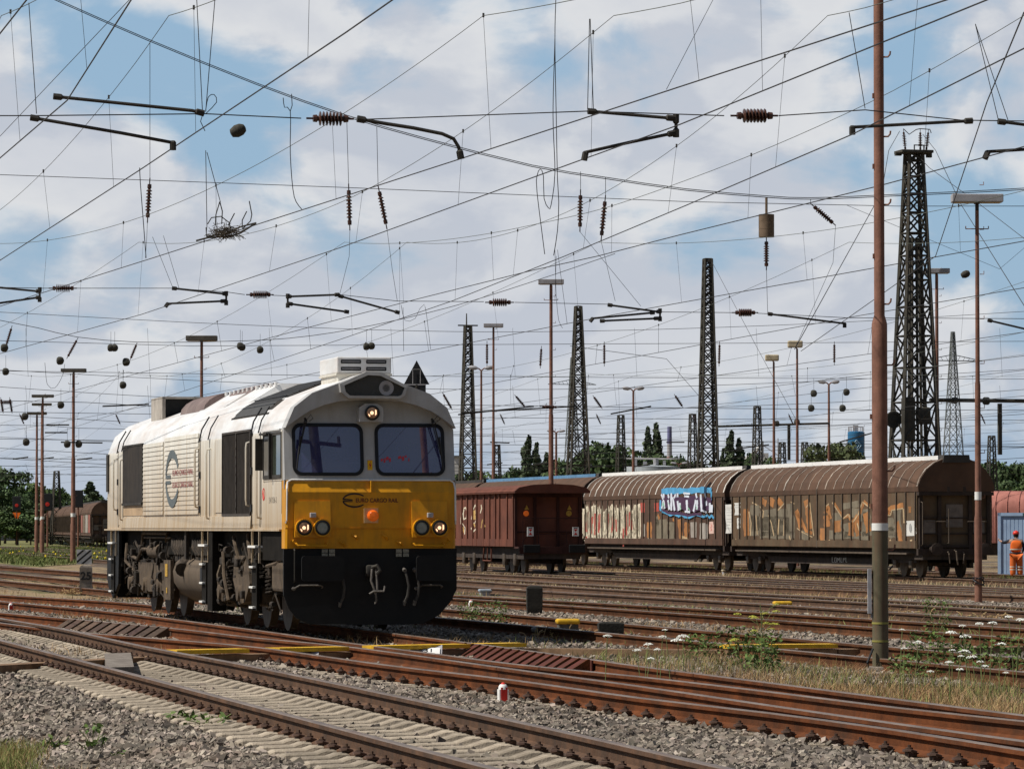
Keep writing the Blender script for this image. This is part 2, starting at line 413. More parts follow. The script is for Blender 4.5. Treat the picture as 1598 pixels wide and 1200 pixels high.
# clips along the near rusty rail, each on its own sleeper
p=catmull(px_rail(R3[:8],0)); s=0; i=0
inv=Vector(tk.location)
one=clips((0,)).build('rail_clip',clipm,tk,True); first=True
while i<95:
    q,t=at_len(p,s)
    if q is None: break
    o=one if first else inst(one,None,tk); first=False
    o.location=q-inv; o.rotation_euler=(0,0,math.atan2(t.y,t.x)-math.pi/2); s+=.62; i+=1
def line_fit(pts):
    P=[at_rail(u,v) for u,v in pts]; A=np.array([(q.x,q.y) for q in P]); c=A.mean(0); u=np.linalg.svd(A-c)[2][0]
    if u[1]<0: u=-u
    tmin=(A-c)@u
    return c,u
def straight(pts, y0, y1):
    c,u=line_fit(pts); out=[]
    for y in np.linspace(y0,y1,14):
        x=c[0]+u[0]*(y-c[1])/u[1]; out.append(Vector((x,y,railz(y))))
    return out
R7=[(700,964),(850,978),(1025,994),(1235,1016),(1400,1029),(1598,1046)]
R8=[(700,949),(850,961),(975,974),(1100,984),(1198,991),(1400,1010),(1598,1026)]
R9=[(700,927),(850,935),(1100,951),(1198,957),(1383,966),(1598,978)]
R10=[(700,933),(850,941),(1100,958),(1198,967),(1383,980),(1598,996)]
R11=[(700,912.6),(850,921),(1100,943),(1198,940),(1598,963)]
R12=[(700,902),(850,915),(1100,930),(1198,931),(1383,940),(1598,950)]
R13=[(700,897),(850,910),(1100,920),(1198,926),(1383,936),(1598,946)]
R14=[(700,894),(850,900),(1100,907.6),(1198,915),(1383,925),(1598,929)]
far=[('first track behind the locomotive, passing the short dark stone post',R7,R8),
     ('closely laid pair of rusty rails behind the yellow topped box',R9,R10),
     ('third track behind the locomotive, by the grey cabinet lids',R11,R12),
     ('track at the foot of the two slim light poles',R13,R14)]
LINES=[]
for lab,a,b in far:
    A=straight(a,34,300); B=straight(b,34,300)
    track(lab,[A,B],_sw_mesh,.66,98,False,side=rustm if far.index((lab,a,b))<2 else rustd,group='rusty tracks across the yard')
    LINES.append((A,B))
def parallel(x,y,th,lab,y0,y1,n=90):
    t=Vector((-math.sin(th),math.cos(th),0)); nrm=Vector((math.cos(th),math.sin(th),0)); rr=[]
    for s in (-.75,.75):
        P=[]
        for yy in np.linspace(y0,y1,12):
            q=Vector((x,y,0))+nrm*s; q=q+t*((yy-q.y)/t.y); q.z=railz(q.y); P.append(q)
        rr.append(P)
    track(lab,rr,_sw_mesh,.66,n,False,side=rustd,group='rusty tracks across the yard'); LINES.append(rr)
W1X,W1Y=15.47,147.3       # centre of the front end of the brown wagon
RWX,RWY=1.55,160.3        # centre of the front end of the low rusty wagon
parallel(RWX,RWY,TH,'track under the low rusty wagon',80,420)
parallel((W1X+RWX)/2-2.2,(W1Y+RWY)/2,TH,'empty track in front of the graffiti wagon',90,420)
parallel(W1X,W1Y,TH,'track under the graffiti wagons',95,420)
parallel(W1X+6,W1Y+1,TH,'empty track beside the blue container',95,420)
# ------------------------------------------------------------ ballast stones
def rocks(P, size, mat_, name, label=None):
    n=len(P); base=np.array([(-1,-1,-1),(1,-1,-1),(1,1,-1),(-1,1,-1),(-1,-1,1),(1,-1,1),(1,1,1),(-1,1,1)],float)
    v=base[None]*(.5+rng.random((n,8,3))*.5)
    v*= (size*(.65+.7*rng.random((n,1,1))))*np.stack([np.ones(n),.6+.4*rng.random(n),.5+.35*rng.random(n)],1)[:,None,:]
    # random rotation
    q=rng.normal(size=(n,4)); q/=np.linalg.norm(q,axis=1)[:,None]; a,b,c,d=q.T
    M=np.stack([np.stack([1-2*(c*c+d*d),2*(b*c-a*d),2*(b*d+a*c)],1),np.stack([2*(b*c+a*d),1-2*(b*b+d*d),2*(c*d-a*b)],1),np.stack([2*(b*d-a*c),2*(c*d+a*b),1-2*(b*b+c*c)],1)],1)
    v=np.einsum('nij,nkj->nki',M,v)+P[:,None,:]
    f=np.array([(3,2,1,0),(4,5,6,7),(0,1,5,4),(1,2,6,5),(2,3,7,6),(3,0,4,7)])
    FA=(f[None]+8*np.arange(n)[:,None,None]).reshape(-1,4)
    o=np_mesh(name,v.reshape(-1,3),FA,mat_); o['kind']='stuff'; return o
def scatter(n,y0,y1,pad=.6,pw=.65):
    y=y0+(y1-y0)*rng.random(n)**pw
    x=(rng.random(n)*2-1)*(799/F*y+pad); return x,y
gzv=np.vectorize(gz)
def seg_x(path,yy):
    ys_=np.array([q.y for q in path]); xs_=np.array([q.x for q in path]); o=np.argsort(ys_); return np.interp(yy,ys_[o],xs_[o])
pr3=px_rail(R3,0,6,12); pr6=px_rail(R6,0,6,60)
def zone(x,y):
    """0 left bank, 1 inside near track, 2 strip, 3 inside turnout, 4 right of it"""
    a=seg_x(T1a,y); b=seg_x(T1b,y); c=seg_x(pr3,y); d=seg_x(pr6,y)
    return np.where(x<a,0,np.where(x<b,1,np.where(x<c,2,np.where(x<d,3,4))))
x,y=scatter(330000,25.5,56,.6,1.0)
keep=rng.random(len(y))<.8*np.clip((34/y)**1.5,.2,1)
x,y=x[keep],y[keep]; z=gzv(x,y); zn=zone(x,y)
z=z-.012+rng.random(len(x))*.045
z=np.where((zn==1)&(rng.random(len(z))<.85),z-.045,z); z=np.where(zn==3,z-.02,z)
# keep off the grass corner and the weeds strip
d1=np.array([t1_dist(a,b) for a,b in zip(x,y)])
ok=~((zn==4)&(y<48)&(x>seg_x(pr6,y)+.9))
ok&=~((zn==0)&(d1>1.98+.15*np.sin(y*1.3)))
# sleeper ends show through: thin the stones out over them
ok&=~((np.abs(d1)<.55)&(rng.random(len(x))<.75)&(zn==0))
ok&=~((zn==1)&(rng.random(len(x))<.5))
c3=seg_x(pr3,y); ok&=~((zn==2)&(x>c3-.55)&(rng.random(len(x))<.88))
P=np.stack([x,y,z],1)[ok]; sz=(.016+.017*rng.random((len(P),1,1))+.018*(rng.random((len(P),1,1))**8)); rocks(P,sz,stone,'ballast')
x,y=scatter(60000,55,110,1,1.0); z=gzv(x,y)+rng.random(len(x))*.02
rocks(np.stack([x,y,z],1),.042,stone,'ballast')
# ------------------------------------------------------------ cable duct
du=[(-60,1031),(262,1014),(425,1011),(520,1009),(745,1004),(810,1003),(1130,1006),(1300,1004.5),(1660,1000)]
P=[at_z(u,v,.0) for u,v in du]
root=empty('cable_duct',(P[4].x,P[4].y,-.2),0,'low steel cable duct crossing under the rails with yellow stretches','cable duct')
inv=Vector(root.location)
def duct_seg(a,b,m,nm,h=0,w=.16):
    a=a-inv;b=b-inv; t=(b-a); t.z=0; t.normalize(); n=Vector((-t.y,t.x,0))*w
    a.z=b.z=0
    z0,z1=(0.0,.13) if not h else (.15,.204)
    MB().hexa([a-n+Vector((0,0,z0)),b-n+Vector((0,0,z0)),b+n+Vector((0,0,z0)),a+n+Vector((0,0,z0)),a-n+Vector((0,0,z1)),b-n+Vector((0,0,z1)),b+n+Vector((0,0,z1)),a+n+Vector((0,0,z1))]).build(nm,m,root)
for i in range(len(P)-1): duct_seg(P[i],P[i+1],duct,'duct_cover')
for (u0,v0),(u1,v1) in (((265,1014.2),(378,1012)),((425,1011),(533,1008.8)),((577,1007.6),(722,1004.6)),((745,1004),(812,1003)),((1130,1006),(1300,1004.5))):
    duct_seg(at_z(u0,v0,0),at_z(u1,v1,0),yell,'yellow_cover',.012,.18)
# ------------------------------------------------------------ plates and guards around the duct
def plate(name,pts,z0,z1,m,label,cat,group=None):
    P=[at_z(u,v,z1) for u,v in pts]; c=sum(P,Vector())/len(P)
    return tag(MB().prism([(q.x-c.x,q.y-c.y,0) for q in P],(0,0,z1-z0)).build(name,m),label,cat,group),c
def put(o,c,z): o.location=(c.x,c.y,z)
o,c=plate('cover_slab',[(163,1019),(204,1018),(209,1040),(166,1041)],-.2,-.03,concr,'grey concrete cover slab between the near rails','cover slab'); put(o,c,-.2)
def number_box(u,v,label,txt):
    c=at_z(u,v,-.05); r=empty('number_box',(c.x,c.y,-.2),0,label,'marker box')
    MB().hexa([(-.22,-.35,0),(.22,-.35,0),(.22,.1,0),(-.22,.1,0),(-.22,-.28,.02),(.22,-.28,.02),(.22,.1,.2),(-.22,.1,.2)]).build('box',lampm,r)
    if txt:
        M=Matrix.Translation((0,-.10,.123))@Matrix.Rotation(math.atan2(.18,.38),4,'X')
        MB().add([M@Vector(p) for p in ((-.19,-.09,.004),(.19,-.09,.004),(.19,.09,.004),(-.19,.09,.004))],[(0,1,2,3)]).build('label_plate',white,r)
        text('number',txt,.14,blackp,r,M@Matrix.Translation((0,0,.007)))
number_box(665,1012,'grey sloping box with a white number plate beside the yellow duct','231')
number_box(472,1016,'blank grey sloping box under the yellow duct, left of the numbered one',None)
def guard(pA,pB,n,label,m,edge):
    """row of gusset plates leaning against the near side of a rail"""
    A=at_z(*pA,0);B=at_z(*pB,0); t=(B-A);Lg=t.length; t.normalize()
    r=empty('gusset_row',(A.x,A.y,-.2),math.atan2(t.y,t.x),label,'guard rail')
    mb=MB();m2=MB();p=Lg/n
    for k in range(n):
        x0=p*k+.02; x1=p*(k+1)-.1
        mb.hexa([(x0,-.36,.02),(x1,-.36,.02),(x1,-.34,.02),(x0,-.34,.02),(x0,-.08,.185),(x1,-.08,.185),(x1,-.06,.185),(x0,-.06,.185)])
        o=MB().prism([(0,-.06,.03),(0,-.37,.03),(0,-.085,.205),(0,-.06,.205)],(.03,0,0)).build('gusset',edge,r) if k==0 else inst(o,None,r); o.location=(x1+.01,0,0)
    mb.build('cover_plates',m,r); MB().box(-.05,Lg+.02,-.06,-.04,.0,.19).build('back_rail',m,r)
guard((112,965.5),(272,979.5),11,'dark row of gusset plates along a rail left of the locomotive',clipm,rustd)
guard((725,1001.5),(930,1029),16,'red brown row of gusset plates along a rail beside the yellow duct',mat('rack_red',(.10,.026,.016),.85,0,.4,4,dirt=(.05,.02,.014)),rust)
A=at_z(287,996,-.05);B=at_z(373,1005,-.05); t=(B-A); o=MB().bbox(0,t.length,-.06,.06,0,.12,.015).build('steel_bar',rust); o.location=(A.x,A.y,-.17); o.rotation_euler=(0,0,math.atan2(t.y,t.x)); tag(o,'bright rusty steel bar lying between the rails','steel bar')
# ------------------------------------------------------------ small lineside objects
def marker(u,v,h,label):
    c=at_ground(u,v); r=empty('marker_post',(c.x,c.y,c.z),.3,label,'marker post','red and white marker posts')
    MB().box(-.05,.05,-.04,.04,0,h-.07).lathe((0,0,h-.071),(0,0,1),[(0,.05),(.03,.047),(.05,.033),(.065,.0)],12).build('post',white,r,True)
    MB().box(-.034,.034,-.045,.045,.02,h-.05).lathe((0,-.001,h-.062),(0,0,1),[(0,.034),(.04,.03),(.056,.018),(.066,0)],10).build('red_face',redp,r,True)
marker(785,1098,.22,'red and white marker post in the gravel between the tracks')
marker(17,954,.20,'red and white marker post at the left edge behind the near track')
marker(735,949,.20,'red and white marker post right of the locomotive front')
def stone_post(u,v,w,h,label,txt=None,sign=False,d=.2):
    c=at_ground(u,v); r=empty('stone_post',(c.x,c.y,c.z),.1,label,'stone post')
    mb=MB(); mb.rings([[(-w/2*a,-d/2*a,z),(w/2*a,-d/2*a,z),(w/2*a,d/2*a,z),(-w/2*a,d/2*a,z)] for a,z in ((.86,-.1),(1,.15),(1.02,h*.9),(.9,h*.96),(.55,h))])
    mb.build('post',concr if txt else mat('dark_stone',(.03,.028,.024),.95,0,.3,6,bump=.4),r)
    if txt: text('number',txt,h*.36,blackp,r,Matrix.Translation((0,-d/2-.008,h*.62))@Matrix.Rotation(R(90),4,'X'),.004,.01)
    return r
stone_post(134,928,.36,.86,'grey stone post carrying the number 25 beside the track','25')
stone_post(834,960,.32,.62,'dark blank stone post standing between rails right of the locomotive')
stone_post(953,999,.40,.30,'low dark stone block among the weeds',d=.25)
c=at_ground(128,927); c.y+=.6; r=empty('striped_sign',tuple(c),.12,'square white sign with black diagonal stripes behind the numbered stone','sign')
mb=MB().box(-.02,.02,-.02,.02,0,.7); mb.build('post',iron,r)
MB().box(-.22,.22,-.045,-.022,.86,1.29).build('panel',mat('sign_grey',(.55,.55,.54),.6,0,.1,5),r)
mb=MB()
for cx in (-.27,.0,.27):
    q=[]
    for a,b in ((-.4,-.4),(.4,.4)):
        pass
    # band along the diagonal, clipped to the panel
    P=[(x_,z_) for x_,z_ in ((-.215,-.215-cx*.8),(-.215,-.215-cx*.8+.08),(.215,.215-cx*.8+.08),(.215,.215-cx*.8))]
    cl=[]
    def clip(P,f):
        out=[]
        for i in range(len(P)):
            a,b=P[i],P[(i+1)%len(P)]; fa,fb=f(a),f(b)
            if fa>=0: out.append(a)
            if fa*fb<0: t_=fa/(fa-fb); out.append((a[0]+(b[0]-a[0])*t_,a[1]+(b[1]-a[1])*t_))
        return out
    P=[(a,(b*.85)) for a,b in P]
    P=clip(clip(P,lambda q:.205-q[1]),lambda q:q[1]+.205)
    if len(P)>2: mb.prism([(a,-.046,b+1.075) for a,b in P],(0,-.004,0))
mb.build('stripes',blackp,r)
def lid_box(u,v,w,d,h,label,top,body=lampm,roof=True):
    c=at_ground(u,v); r=empty('trackside_box',tuple(c),.1,label,'trackside box')
    MB().bbox(-w/2,w/2,-d/2,d/2,-.05,h,.015).build('body',body,r)
    MB().bbox(-w/2-.03,w/2+.03,-d/2-.03,d/2+.03,h+.001,h+.09,.035).build('lid',top,r)
lid_box(886,988,.34,.3,.16,'grey trackside box with a yellow lid right of the locomotive',yell,mat('box_grey',(.10,.095,.085),.8,0,.3,5))
lid_box(848,996,.32,.3,.10,'low grey and yellow box among dry weeds',mat('lid_grey',(.22,.22,.21),.7,0,.2,6),mat('box_yellow',(.32,.22,.08),.8,0,.3,6))
lid_box(768,928,.72,.4,.08,'flat grey blue box lid between the rails',mat('lid_blue',(.30,.34,.38),.6,0,.15,4))
lid_box(799,928,.5,.4,.08,'flat beige box lid beside the grey blue one',mat('lid_beige',(.42,.33,.19),.7,0,.2,4))
lid_box(944,886,.45,.5,.16,'small pale box between rails in front of the graffiti wagon',mat('lid_pale',(.5,.42,.28),.7,0,.2,4))
lid_box(881,903,.4,.4,.16,'small brown box beside the slim light pole',mat('lid_brown',(.30,.2,.11),.7,0,.2,4))
lid_box(1396,905,.5,.5,.14,'pale point motor box in front of the brown wagon',mat('lid_tan',(.5,.38,.2),.7,0,.2,4))
lid_box(1221,951,.35,.3,.10,'low yellow box between the rails beside a heap of dead stalks',yell)
lid_box(1137,897,.5,.4,.14,'pale box beside the rails left of the brown wagon bogie',mat('lid_tan2',(.42,.35,.24),.7,0,.2,4))
# ------------------------------------------------------------ locomotive
cream = mat('cream_paint', (.72,.69,.61), .45, 0, .12, .8, dirt=(.42,.30,.17), dirt_amt=.62, dirt_scale=(1.2,3.2,.14), bottom=(1.5,3.1,.78))
roofw = mat('roof_white', (.70,.70,.69), .45, 0, .12, 1.2, dirt=(.50,.40,.33), dirt_amt=.75, dirt_scale=(1.1,.2,1.1))
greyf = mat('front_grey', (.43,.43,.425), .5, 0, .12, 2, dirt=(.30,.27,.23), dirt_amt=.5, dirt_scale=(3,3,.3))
yelf  = mat('front_yellow', (.66,.29,.008), .45, 0, .14, 3, dirt=(.30,.15,.02), dirt_amt=.55, dirt_scale=(3,3,.4))
under = mat('underframe_grime', (.03,.024,.019), .9, 0, .5, 4, dirt=(.095,.07,.048), dirt_amt=.8, dirt_scale=(1.2,1.2,1.2), bump=.4)
tankm = mat('tank_grime', (.125,.093,.064), .85, 0, .2, 1.2, dirt=(.07,.055,.042), dirt_amt=.9, dirt_scale=(1,2.2,.12))
dusty = mat('dusty_iron', (.105,.076,.05), .9, 0, .45, 4, dirt=(.06,.045,.035), dirt_amt=.8, dirt_scale=(2,2,1), bump=.4)
blk   = mat('front_black', (.007,.007,.007), .65, 0, .3, 4, dirt=(.016,.014,.012), dirt_amt=.5, dirt_scale=(1,1,1))
grilm = mat('grille_dark', (.026,.021,.017), .75, 0, .35, 5, dirt=(.07,.05,.035), dirt_amt=.6)
rubber= mat('rubber', (.01,.01,.011), .45, 0, .2, 5)
glass = mat('cab_glass', (.045,.046,.125), .004, 0, .2, 1.2, spec=.9)
sglass= mat('side_glass', (.05,.06,.045), .06, 0, .3, 2, spec=.8)
chrome= mat('lamp_rim', (.03,.03,.03), .3, .6, .2, 5)
glass.node_tree.nodes['Principled BSDF'].inputs['IOR'].default_value=1.9
lampon= mat('lamp_lit', (.9,.7,.5), .2, 0, .1, 5, emit=(1,.62,.35,1.6))
lampref=mat('lamp_reflector', (.5,.28,.2), .12, .9, .5, 25)
lampoff=mat('lamp_off', (.30,.32,.30), .12, .2, .2, 20)
orangel=mat('orange_lamp', (.75,.12,.01), .25, 0, .3, 25, emit=(1,.2,.02,.15))
logog = mat('logo_grey', (.12,.14,.145), .6, 0, .2, 4)
logor = mat('logo_red', (.30,.075,.075), .6, 0, .2, 4)
logod = mat('logo_dark', (.035,.022,.015), .6, 0, .2, 4)
LO = Vector((-2.156,64.69,0))
loco = empty('locomotive', LO, TH, 'white and cream diesel locomotive with a yellow and black front, dirty underframe', 'locomotive')
def B(mb, name, m, parent=loco, smooth=False): return mb.build(name, m, parent, smooth)
LEN=22.0
half=[(1.325,1.58),(1.325,3.02),(1.32,3.10),(1.27,3.24),(1.18,3.44),(.91,3.655),(.52,3.80),(.12,3.955)]
prof=[(-x,z) for x,z in half]+[(x,z) for x,z in half[::-1]]
def ring(y,k=1,dz=0): return [(x*k,y,z+dz) for x,z in prof]
mb=MB(); mb.rings([ring(.34),ring(8),ring(15),ring(LEN-.35),[(x*.97,LEN,1.58+(z-1.58)*.93) for x,z in prof]])
body=B(mb,'body',[cream,roofw],smooth=True)
me=body.data
for p_ in me.polygons:
    if p_.center.z>3.06 : p_.material_index=1
# sole bar band and flange
mb=MB()
for s in (-1,1):
    mb.hexa([(s*1.322,3.2,1.6),(s*1.36,3.2,1.6),(s*1.36,19.5,1.6),(s*1.322,19.5,1.6),(s*1.322,3.2,1.8),(s*1.345,3.2,1.8),(s*1.345,19.5,1.8),(s*1.322,19.5,1.8)])
    mb.box(min(s*1.3,s*1.365),max(s*1.3,s*1.365),.35,LEN-.1,1.555,1.585)
B(mb,'sole_bar',cream)
# front window wall, leaning back slightly
def fy(z): return .06+(z-2.33)*.17
FW=[(-1.325,2.33),(1.325,2.33),(1.325,3.12),(.95,3.42),(.48,3.56),(-.48,3.56),(-.95,3.42),(-1.325,3.12)]
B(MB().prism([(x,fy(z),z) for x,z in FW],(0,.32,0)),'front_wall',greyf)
# brow
up=[(-1.325,3.13),(-1.19,3.445),(-.915,3.66),(-.52,3.805),(-.12,3.965),(.12,3.965),(.52,3.805),(.915,3.66),(1.19,3.445),(1.325,3.13)]
lo=[(1.12,3.28),(.95,3.39),(.72,3.48),(.48,3.54),(0,3.56),(-.48,3.54),(-.72,3.48),(-.95,3.39),(-1.12,3.28)]
pg=[(x,.0,z) for x,z in up+lo]
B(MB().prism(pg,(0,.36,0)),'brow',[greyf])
def rrect(x0,x1,z0,z1,r,n=5):
    out=[]
    for cx,cz,a in ((x1-r,z0+r,-90),(x1-r,z1-r,0),(x0+r,z1-r,90),(x0+r,z0+r,180)):
        for k in range(n+1):
            t=R(a+90*k/n); out.append((cx+r*math.cos(t),cz+r*math.sin(t)))
    return out
def frame_ring(o,i,yf,depth):
    mb=MB(); n=len(o)
    f=[[(x,yf(z)-depth,z) for x,z in o],[(x,yf(z)-depth-.004,z) for x,z in i],[(x,yf(z)+.02,z) for x,z in i],[(x,yf(z)+.02,z) for x,z in o]]
    mb.rings(f+[f[0]],cap=False); return mb
for x0,x1 in ((-1.2,-.095),(.085,1.175)):
    o=rrect(x0,x1,2.40,3.205,.14); i=rrect(x0+.05,x1-.05,2.45,3.155,.10)
    fr=B(frame_ring(o,i,fy,.022),'windscreen',rubber)
    B(MB().prism([(x,fy(z)-.006,z) for x,z in i],(0,.01,0)),'pane',glass,fr)
for sx,px_ in ((-1,-1.0),(1,.98)):
    x=px_; wip=MB().tube([(x,.14,3.27),(x+.0,.06,3.24),(x+.02*sx,.0,3.2)],.022,6).tube([(x,.03,3.24),(x+sx*.13,.03,2.72)],.012,5).tube([(x-.03,.03,3.24),(x+sx*.11,.03,2.72)],.008,5).tube([(x+sx*.09,.025,3.0),(x+sx*.15,.02,2.5)],.014,4)
    wip.tube([(x+.02,.06,3.26),(x+.06,-.02,3.33),(x+.1,.0,3.27),(x+.05,.04,3.23)],.006,4)
    B(wip,'wiper',blackp)
# horn housing with mesh
hs_=[(-.51,3.80),(-.10,3.985),(.145,3.98),(.55,3.765),(.505,3.63),(.42,3.575),(-.37,3.58),(-.49,3.67)]
hin=[(-.44,3.775),(-.07,3.935),(.125,3.925),(.50,3.745),(.455,3.635),(.40,3.615),(-.355,3.62),(-.42,3.68)]
mb=MB(); mb.rings([[(x,.02,z) for x,z in hs_],[(x,-.13,z) for x,z in hs_],[(x,-.135,z) for x,z in hin],[(x,-.06,z) for x,z in hin]],cap=False)
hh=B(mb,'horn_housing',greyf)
B(MB().prism([(x,-.065,z) for x,z in hin],(0,.01,0)),'back_plate',blackp,hh)
mb=MB()
def inside(x,z,P):
    c=False
    for i in range(len(P)):
        (x0,z0),(x1,z1)=P[i],P[i-1]
        if (z0>z)!=(z1>z) and x<(x1-x0)*(z-z0)/(z1-z0)+x0: c=not c
    return c
for k in range(-60,60):
    for sgn in (-1,1):
        pts=[]
        for j in range(40):
            z=3.6+j*.01; x=k*.022+sgn*(z-3.6)*.75
            if inside(x,z,hin): pts.append((x,-.085,z))
        if len(pts)>1: mb.tube([pts[0],pts[-1]],.0035,3)
B(mb,'mesh_screen',mat('mesh_steel',(.16,.16,.15),.5,.3,.2,5),hh)
B(MB().lathe((.22,-.075,3.74),(0,-1,0),[(0,.03),(.005,.1),(.02,.115),(.02,.085),(.002,.03)],20),'horn',lampm,hh,True)
# head lamp over the windows
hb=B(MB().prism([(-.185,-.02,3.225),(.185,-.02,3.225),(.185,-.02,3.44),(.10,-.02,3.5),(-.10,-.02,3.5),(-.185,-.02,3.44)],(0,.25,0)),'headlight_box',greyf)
def lamp(x,z,y,on,parent=loco,r=.115):
    l=B(MB().lathe((x,y,z),(0,-1,0),[(0,r),(.045,r),(.05,r*.93),(.05,r*.76),(.012,r*.72),(.0,.0)],20),'headlight',chrome,parent,True)
    B(MB().lathe((x,y-.018,z),(0,-1,0),[(0,r*.74),(.004,r*.72),(.006,.0)],20),'lens',lampref if on else lampoff,l,True)
    if on:
        B(MB().lathe((x-.005,y-.026,z),(0,-1,0),[(0,.028),(.012,.022),(.016,0)],12),'bulb',lampon,l,True)
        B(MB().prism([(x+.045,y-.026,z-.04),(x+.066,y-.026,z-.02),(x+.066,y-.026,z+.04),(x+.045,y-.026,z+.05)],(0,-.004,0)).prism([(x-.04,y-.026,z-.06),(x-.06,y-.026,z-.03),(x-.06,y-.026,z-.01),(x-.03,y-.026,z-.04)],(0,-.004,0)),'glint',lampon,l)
    return l
lamp(.01,3.36,-.02,True)
# yellow nose
mb=MB(); W=1.30
mb.rings([[(-W,.0,1.29),(W,.0,1.29),(W,-.02,1.61),(W,-.02,2.15),(W,.055,2.33),(-W,.055,2.33),(-W,-.02,2.15),(-W,-.02,1.61)]]+[[(-W,.3,1.29),(W,.3,1.29),(W,.3,1.61),(W,.3,2.15),(W,.3,2.33),(-W,.3,2.33),(-W,.3,2.15),(-W,.3,1.61)]])
mb=MB()
secs=[(1.29,.02),(1.60,-.005),(1.605,-.02),(2.15,-.02),(2.33,.055)]
rows=[]
for z,y in secs: rows.append([(-1.325,.34,z),(-1.325,y+.03,z),(-1.295,y,z),(1.295,y,z),(1.325,y+.03,z),(1.325,.34,z)])
mb.rings(rows); nose=B(mb,'nose',yelf)
tr=[(-1.32,.0,1.68),(-1.31,-.03,1.72),(-1.305,-.03,2.2),(-1.29,.02,2.30),(-1.23,.045,2.335),(1.24,.045,2.335),(1.295,.02,2.30),(1.31,-.03,2.2),(1.315,-.03,1.72),(1.32,.0,1.66)]
B(MB().tube(tr,.014,6),'white_trim',white)
B(MB().box(-.012,.012,-.055,.06,2.15,2.325),'nose_rib',yelf)
B(MB().box(-1.325,1.325,-.028,-.018,1.598,1.606),'nose_seam',yelf)
for x0,x1 in ((-1.193,-.638),(.627,1.182)):
    bx=B(MB().hexa([(x0,-.1,1.463),(x1,-.1,1.463),(x1,.02,1.463),(x0,.02,1.463),(x0,-.04,2.015),(x1,-.04,2.015),(x1,.02,2.015),(x0,.02,2.015)]),'lamp_box',yelf)
    c=(x0+x1)/2
    sh=MB()
    for xx in (c-.14,c+.14): sh.lathe((xx,-.06,1.606),(0,-1,0),[(0,.135),(.10,.135),(.10,.118),(.05,.118)],22)
    B(sh,'lamp_sleeve',yelf,bx,True)
    lamp(c-.14,1.606,-.115,x0<0); lamp(c+.14,1.606,-.115,x0>0)
    B(MB().bbox(c-.045,c+.045,-.13,-.06,1.76,1.835,.01),'lamp_bracket',lampm,bx)
    B(MB().tube([(c-.25,-.0,1.37),(c-.25,-.09,1.36),(c-.23,-.1,1.335),(c+.21,-.1,1.33),(c+.22,-.09,1.36),(c+.22,-.0,1.37)],.015,6),'handrail',yelf)
mb=MB()
for x,z in ((-.24,1.47),(-.44,1.37),(.22,1.47),(.45,1.37)): mb.tube([(x-.05,.0,z+.03),(x,-.05,z),(x+.04,.0,z-.04)],.018,6)
for s in (-1,1): mb.tube([(s*1.2,0,1.42),(s*1.22,-.04,1.4),(s*1.12,-.04,1.31),(s*1.1,0,1.3)],.013,6)
B(mb,'lifting_hooks',yelf)
# orange lamp
ol=B(MB().box(-.115,.105,-.045,-.02,1.68,1.905),'marker_plate',mat('plate_tan',(.62,.42,.2),.6,0,.2,8))
B(MB().lathe((.02,-.045,1.79),(0,-1,0),[(0,.088),(.05,.085),(.075,.065),(.085,0)],18),'marker_lamp',orangel,ol,True)
mb=MB()
for k in range(7): mb.box(-.075+.032*k,-.065+.032*k,-.048,-.044,1.685,1.9)
# nose logo: two open arcs with a bar, and the lettering
def arc(cx,cz,rx,rz,a0,a1,wd,fn,n=22):
    o=[];i=[]
    for k in range(n+1):
        t=R(a0+(a1-a0)*k/n); e=1-.35*abs(2*k/n-1)**3
        o.append(fn(cx+rx*math.cos(t),cz+rz*math.sin(t))); i.append(fn(cx+(rx-wd*e)*math.cos(t),cz+(rz-wd*e)*math.sin(t)))
    return o+i[::-1]
ff=lambda x,z:(x,-.0215,z)
lg=MB()
lg.prism(arc(-.262,2.025,.188,.113,38,172,.026,ff),(0,-.003,0)); lg.prism(arc(-.262,2.025,.188,.113,188,322,.026,ff),(0,-.003,0))
lg.prism([ff(-.44,2.03),ff(-.29,2.018),ff(-.29,2.038),ff(-.44,2.055)],(0,-.003,0)); lg.prism([ff(-.44,2.0),ff(-.29,2.0),ff(-.29,2.012),ff(-.44,2.022)],(0,-.003,0))
B(lg,'front_logo',logod)
MX=Matrix.Rotation(R(90),4,'X')
text('front_lettering','EURO CARGO RAIL',.088,mat('logo_brown',(.13,.035,.015),.6,0,.2,4),loco,Matrix.Translation((.088,-.022,2.022))@MX,.002,.002,.86)
# small red marks, faintly glowing, laid on the front of the right-hand pane
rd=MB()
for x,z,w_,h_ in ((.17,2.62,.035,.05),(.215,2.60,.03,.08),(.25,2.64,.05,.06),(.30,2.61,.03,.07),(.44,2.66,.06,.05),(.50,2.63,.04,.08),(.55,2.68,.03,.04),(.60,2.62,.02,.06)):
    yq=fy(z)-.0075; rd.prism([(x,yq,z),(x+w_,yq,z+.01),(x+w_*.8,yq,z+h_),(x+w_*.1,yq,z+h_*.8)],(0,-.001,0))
B(rd,'red_marks',mat('mark_red',(.20,.03,.045),.5,0,.4,40,emit=(.5,.03,.05,.12)))
# lightning notice between the windows
nt=B(MB().box(-.037,.037,fy(2.565)-.02,fy(2.565)+.01,2.49,2.64),'warning_notice',mat('notice_yellow',(.8,.45,.01),.6,0,.1,5))
yq=fy(2.565)-.0215
B(MB().prism([(.008,yq,2.62),(-.02,yq,2.56),(.0,yq,2.562),(-.008,yq,2.51),(.022,yq,2.575),(.002,yq,2.572)],(0,-.003,0)).box(-.032,.032,yq,yq+.001,2.634,2.638),'flash_mark',redp,nt)
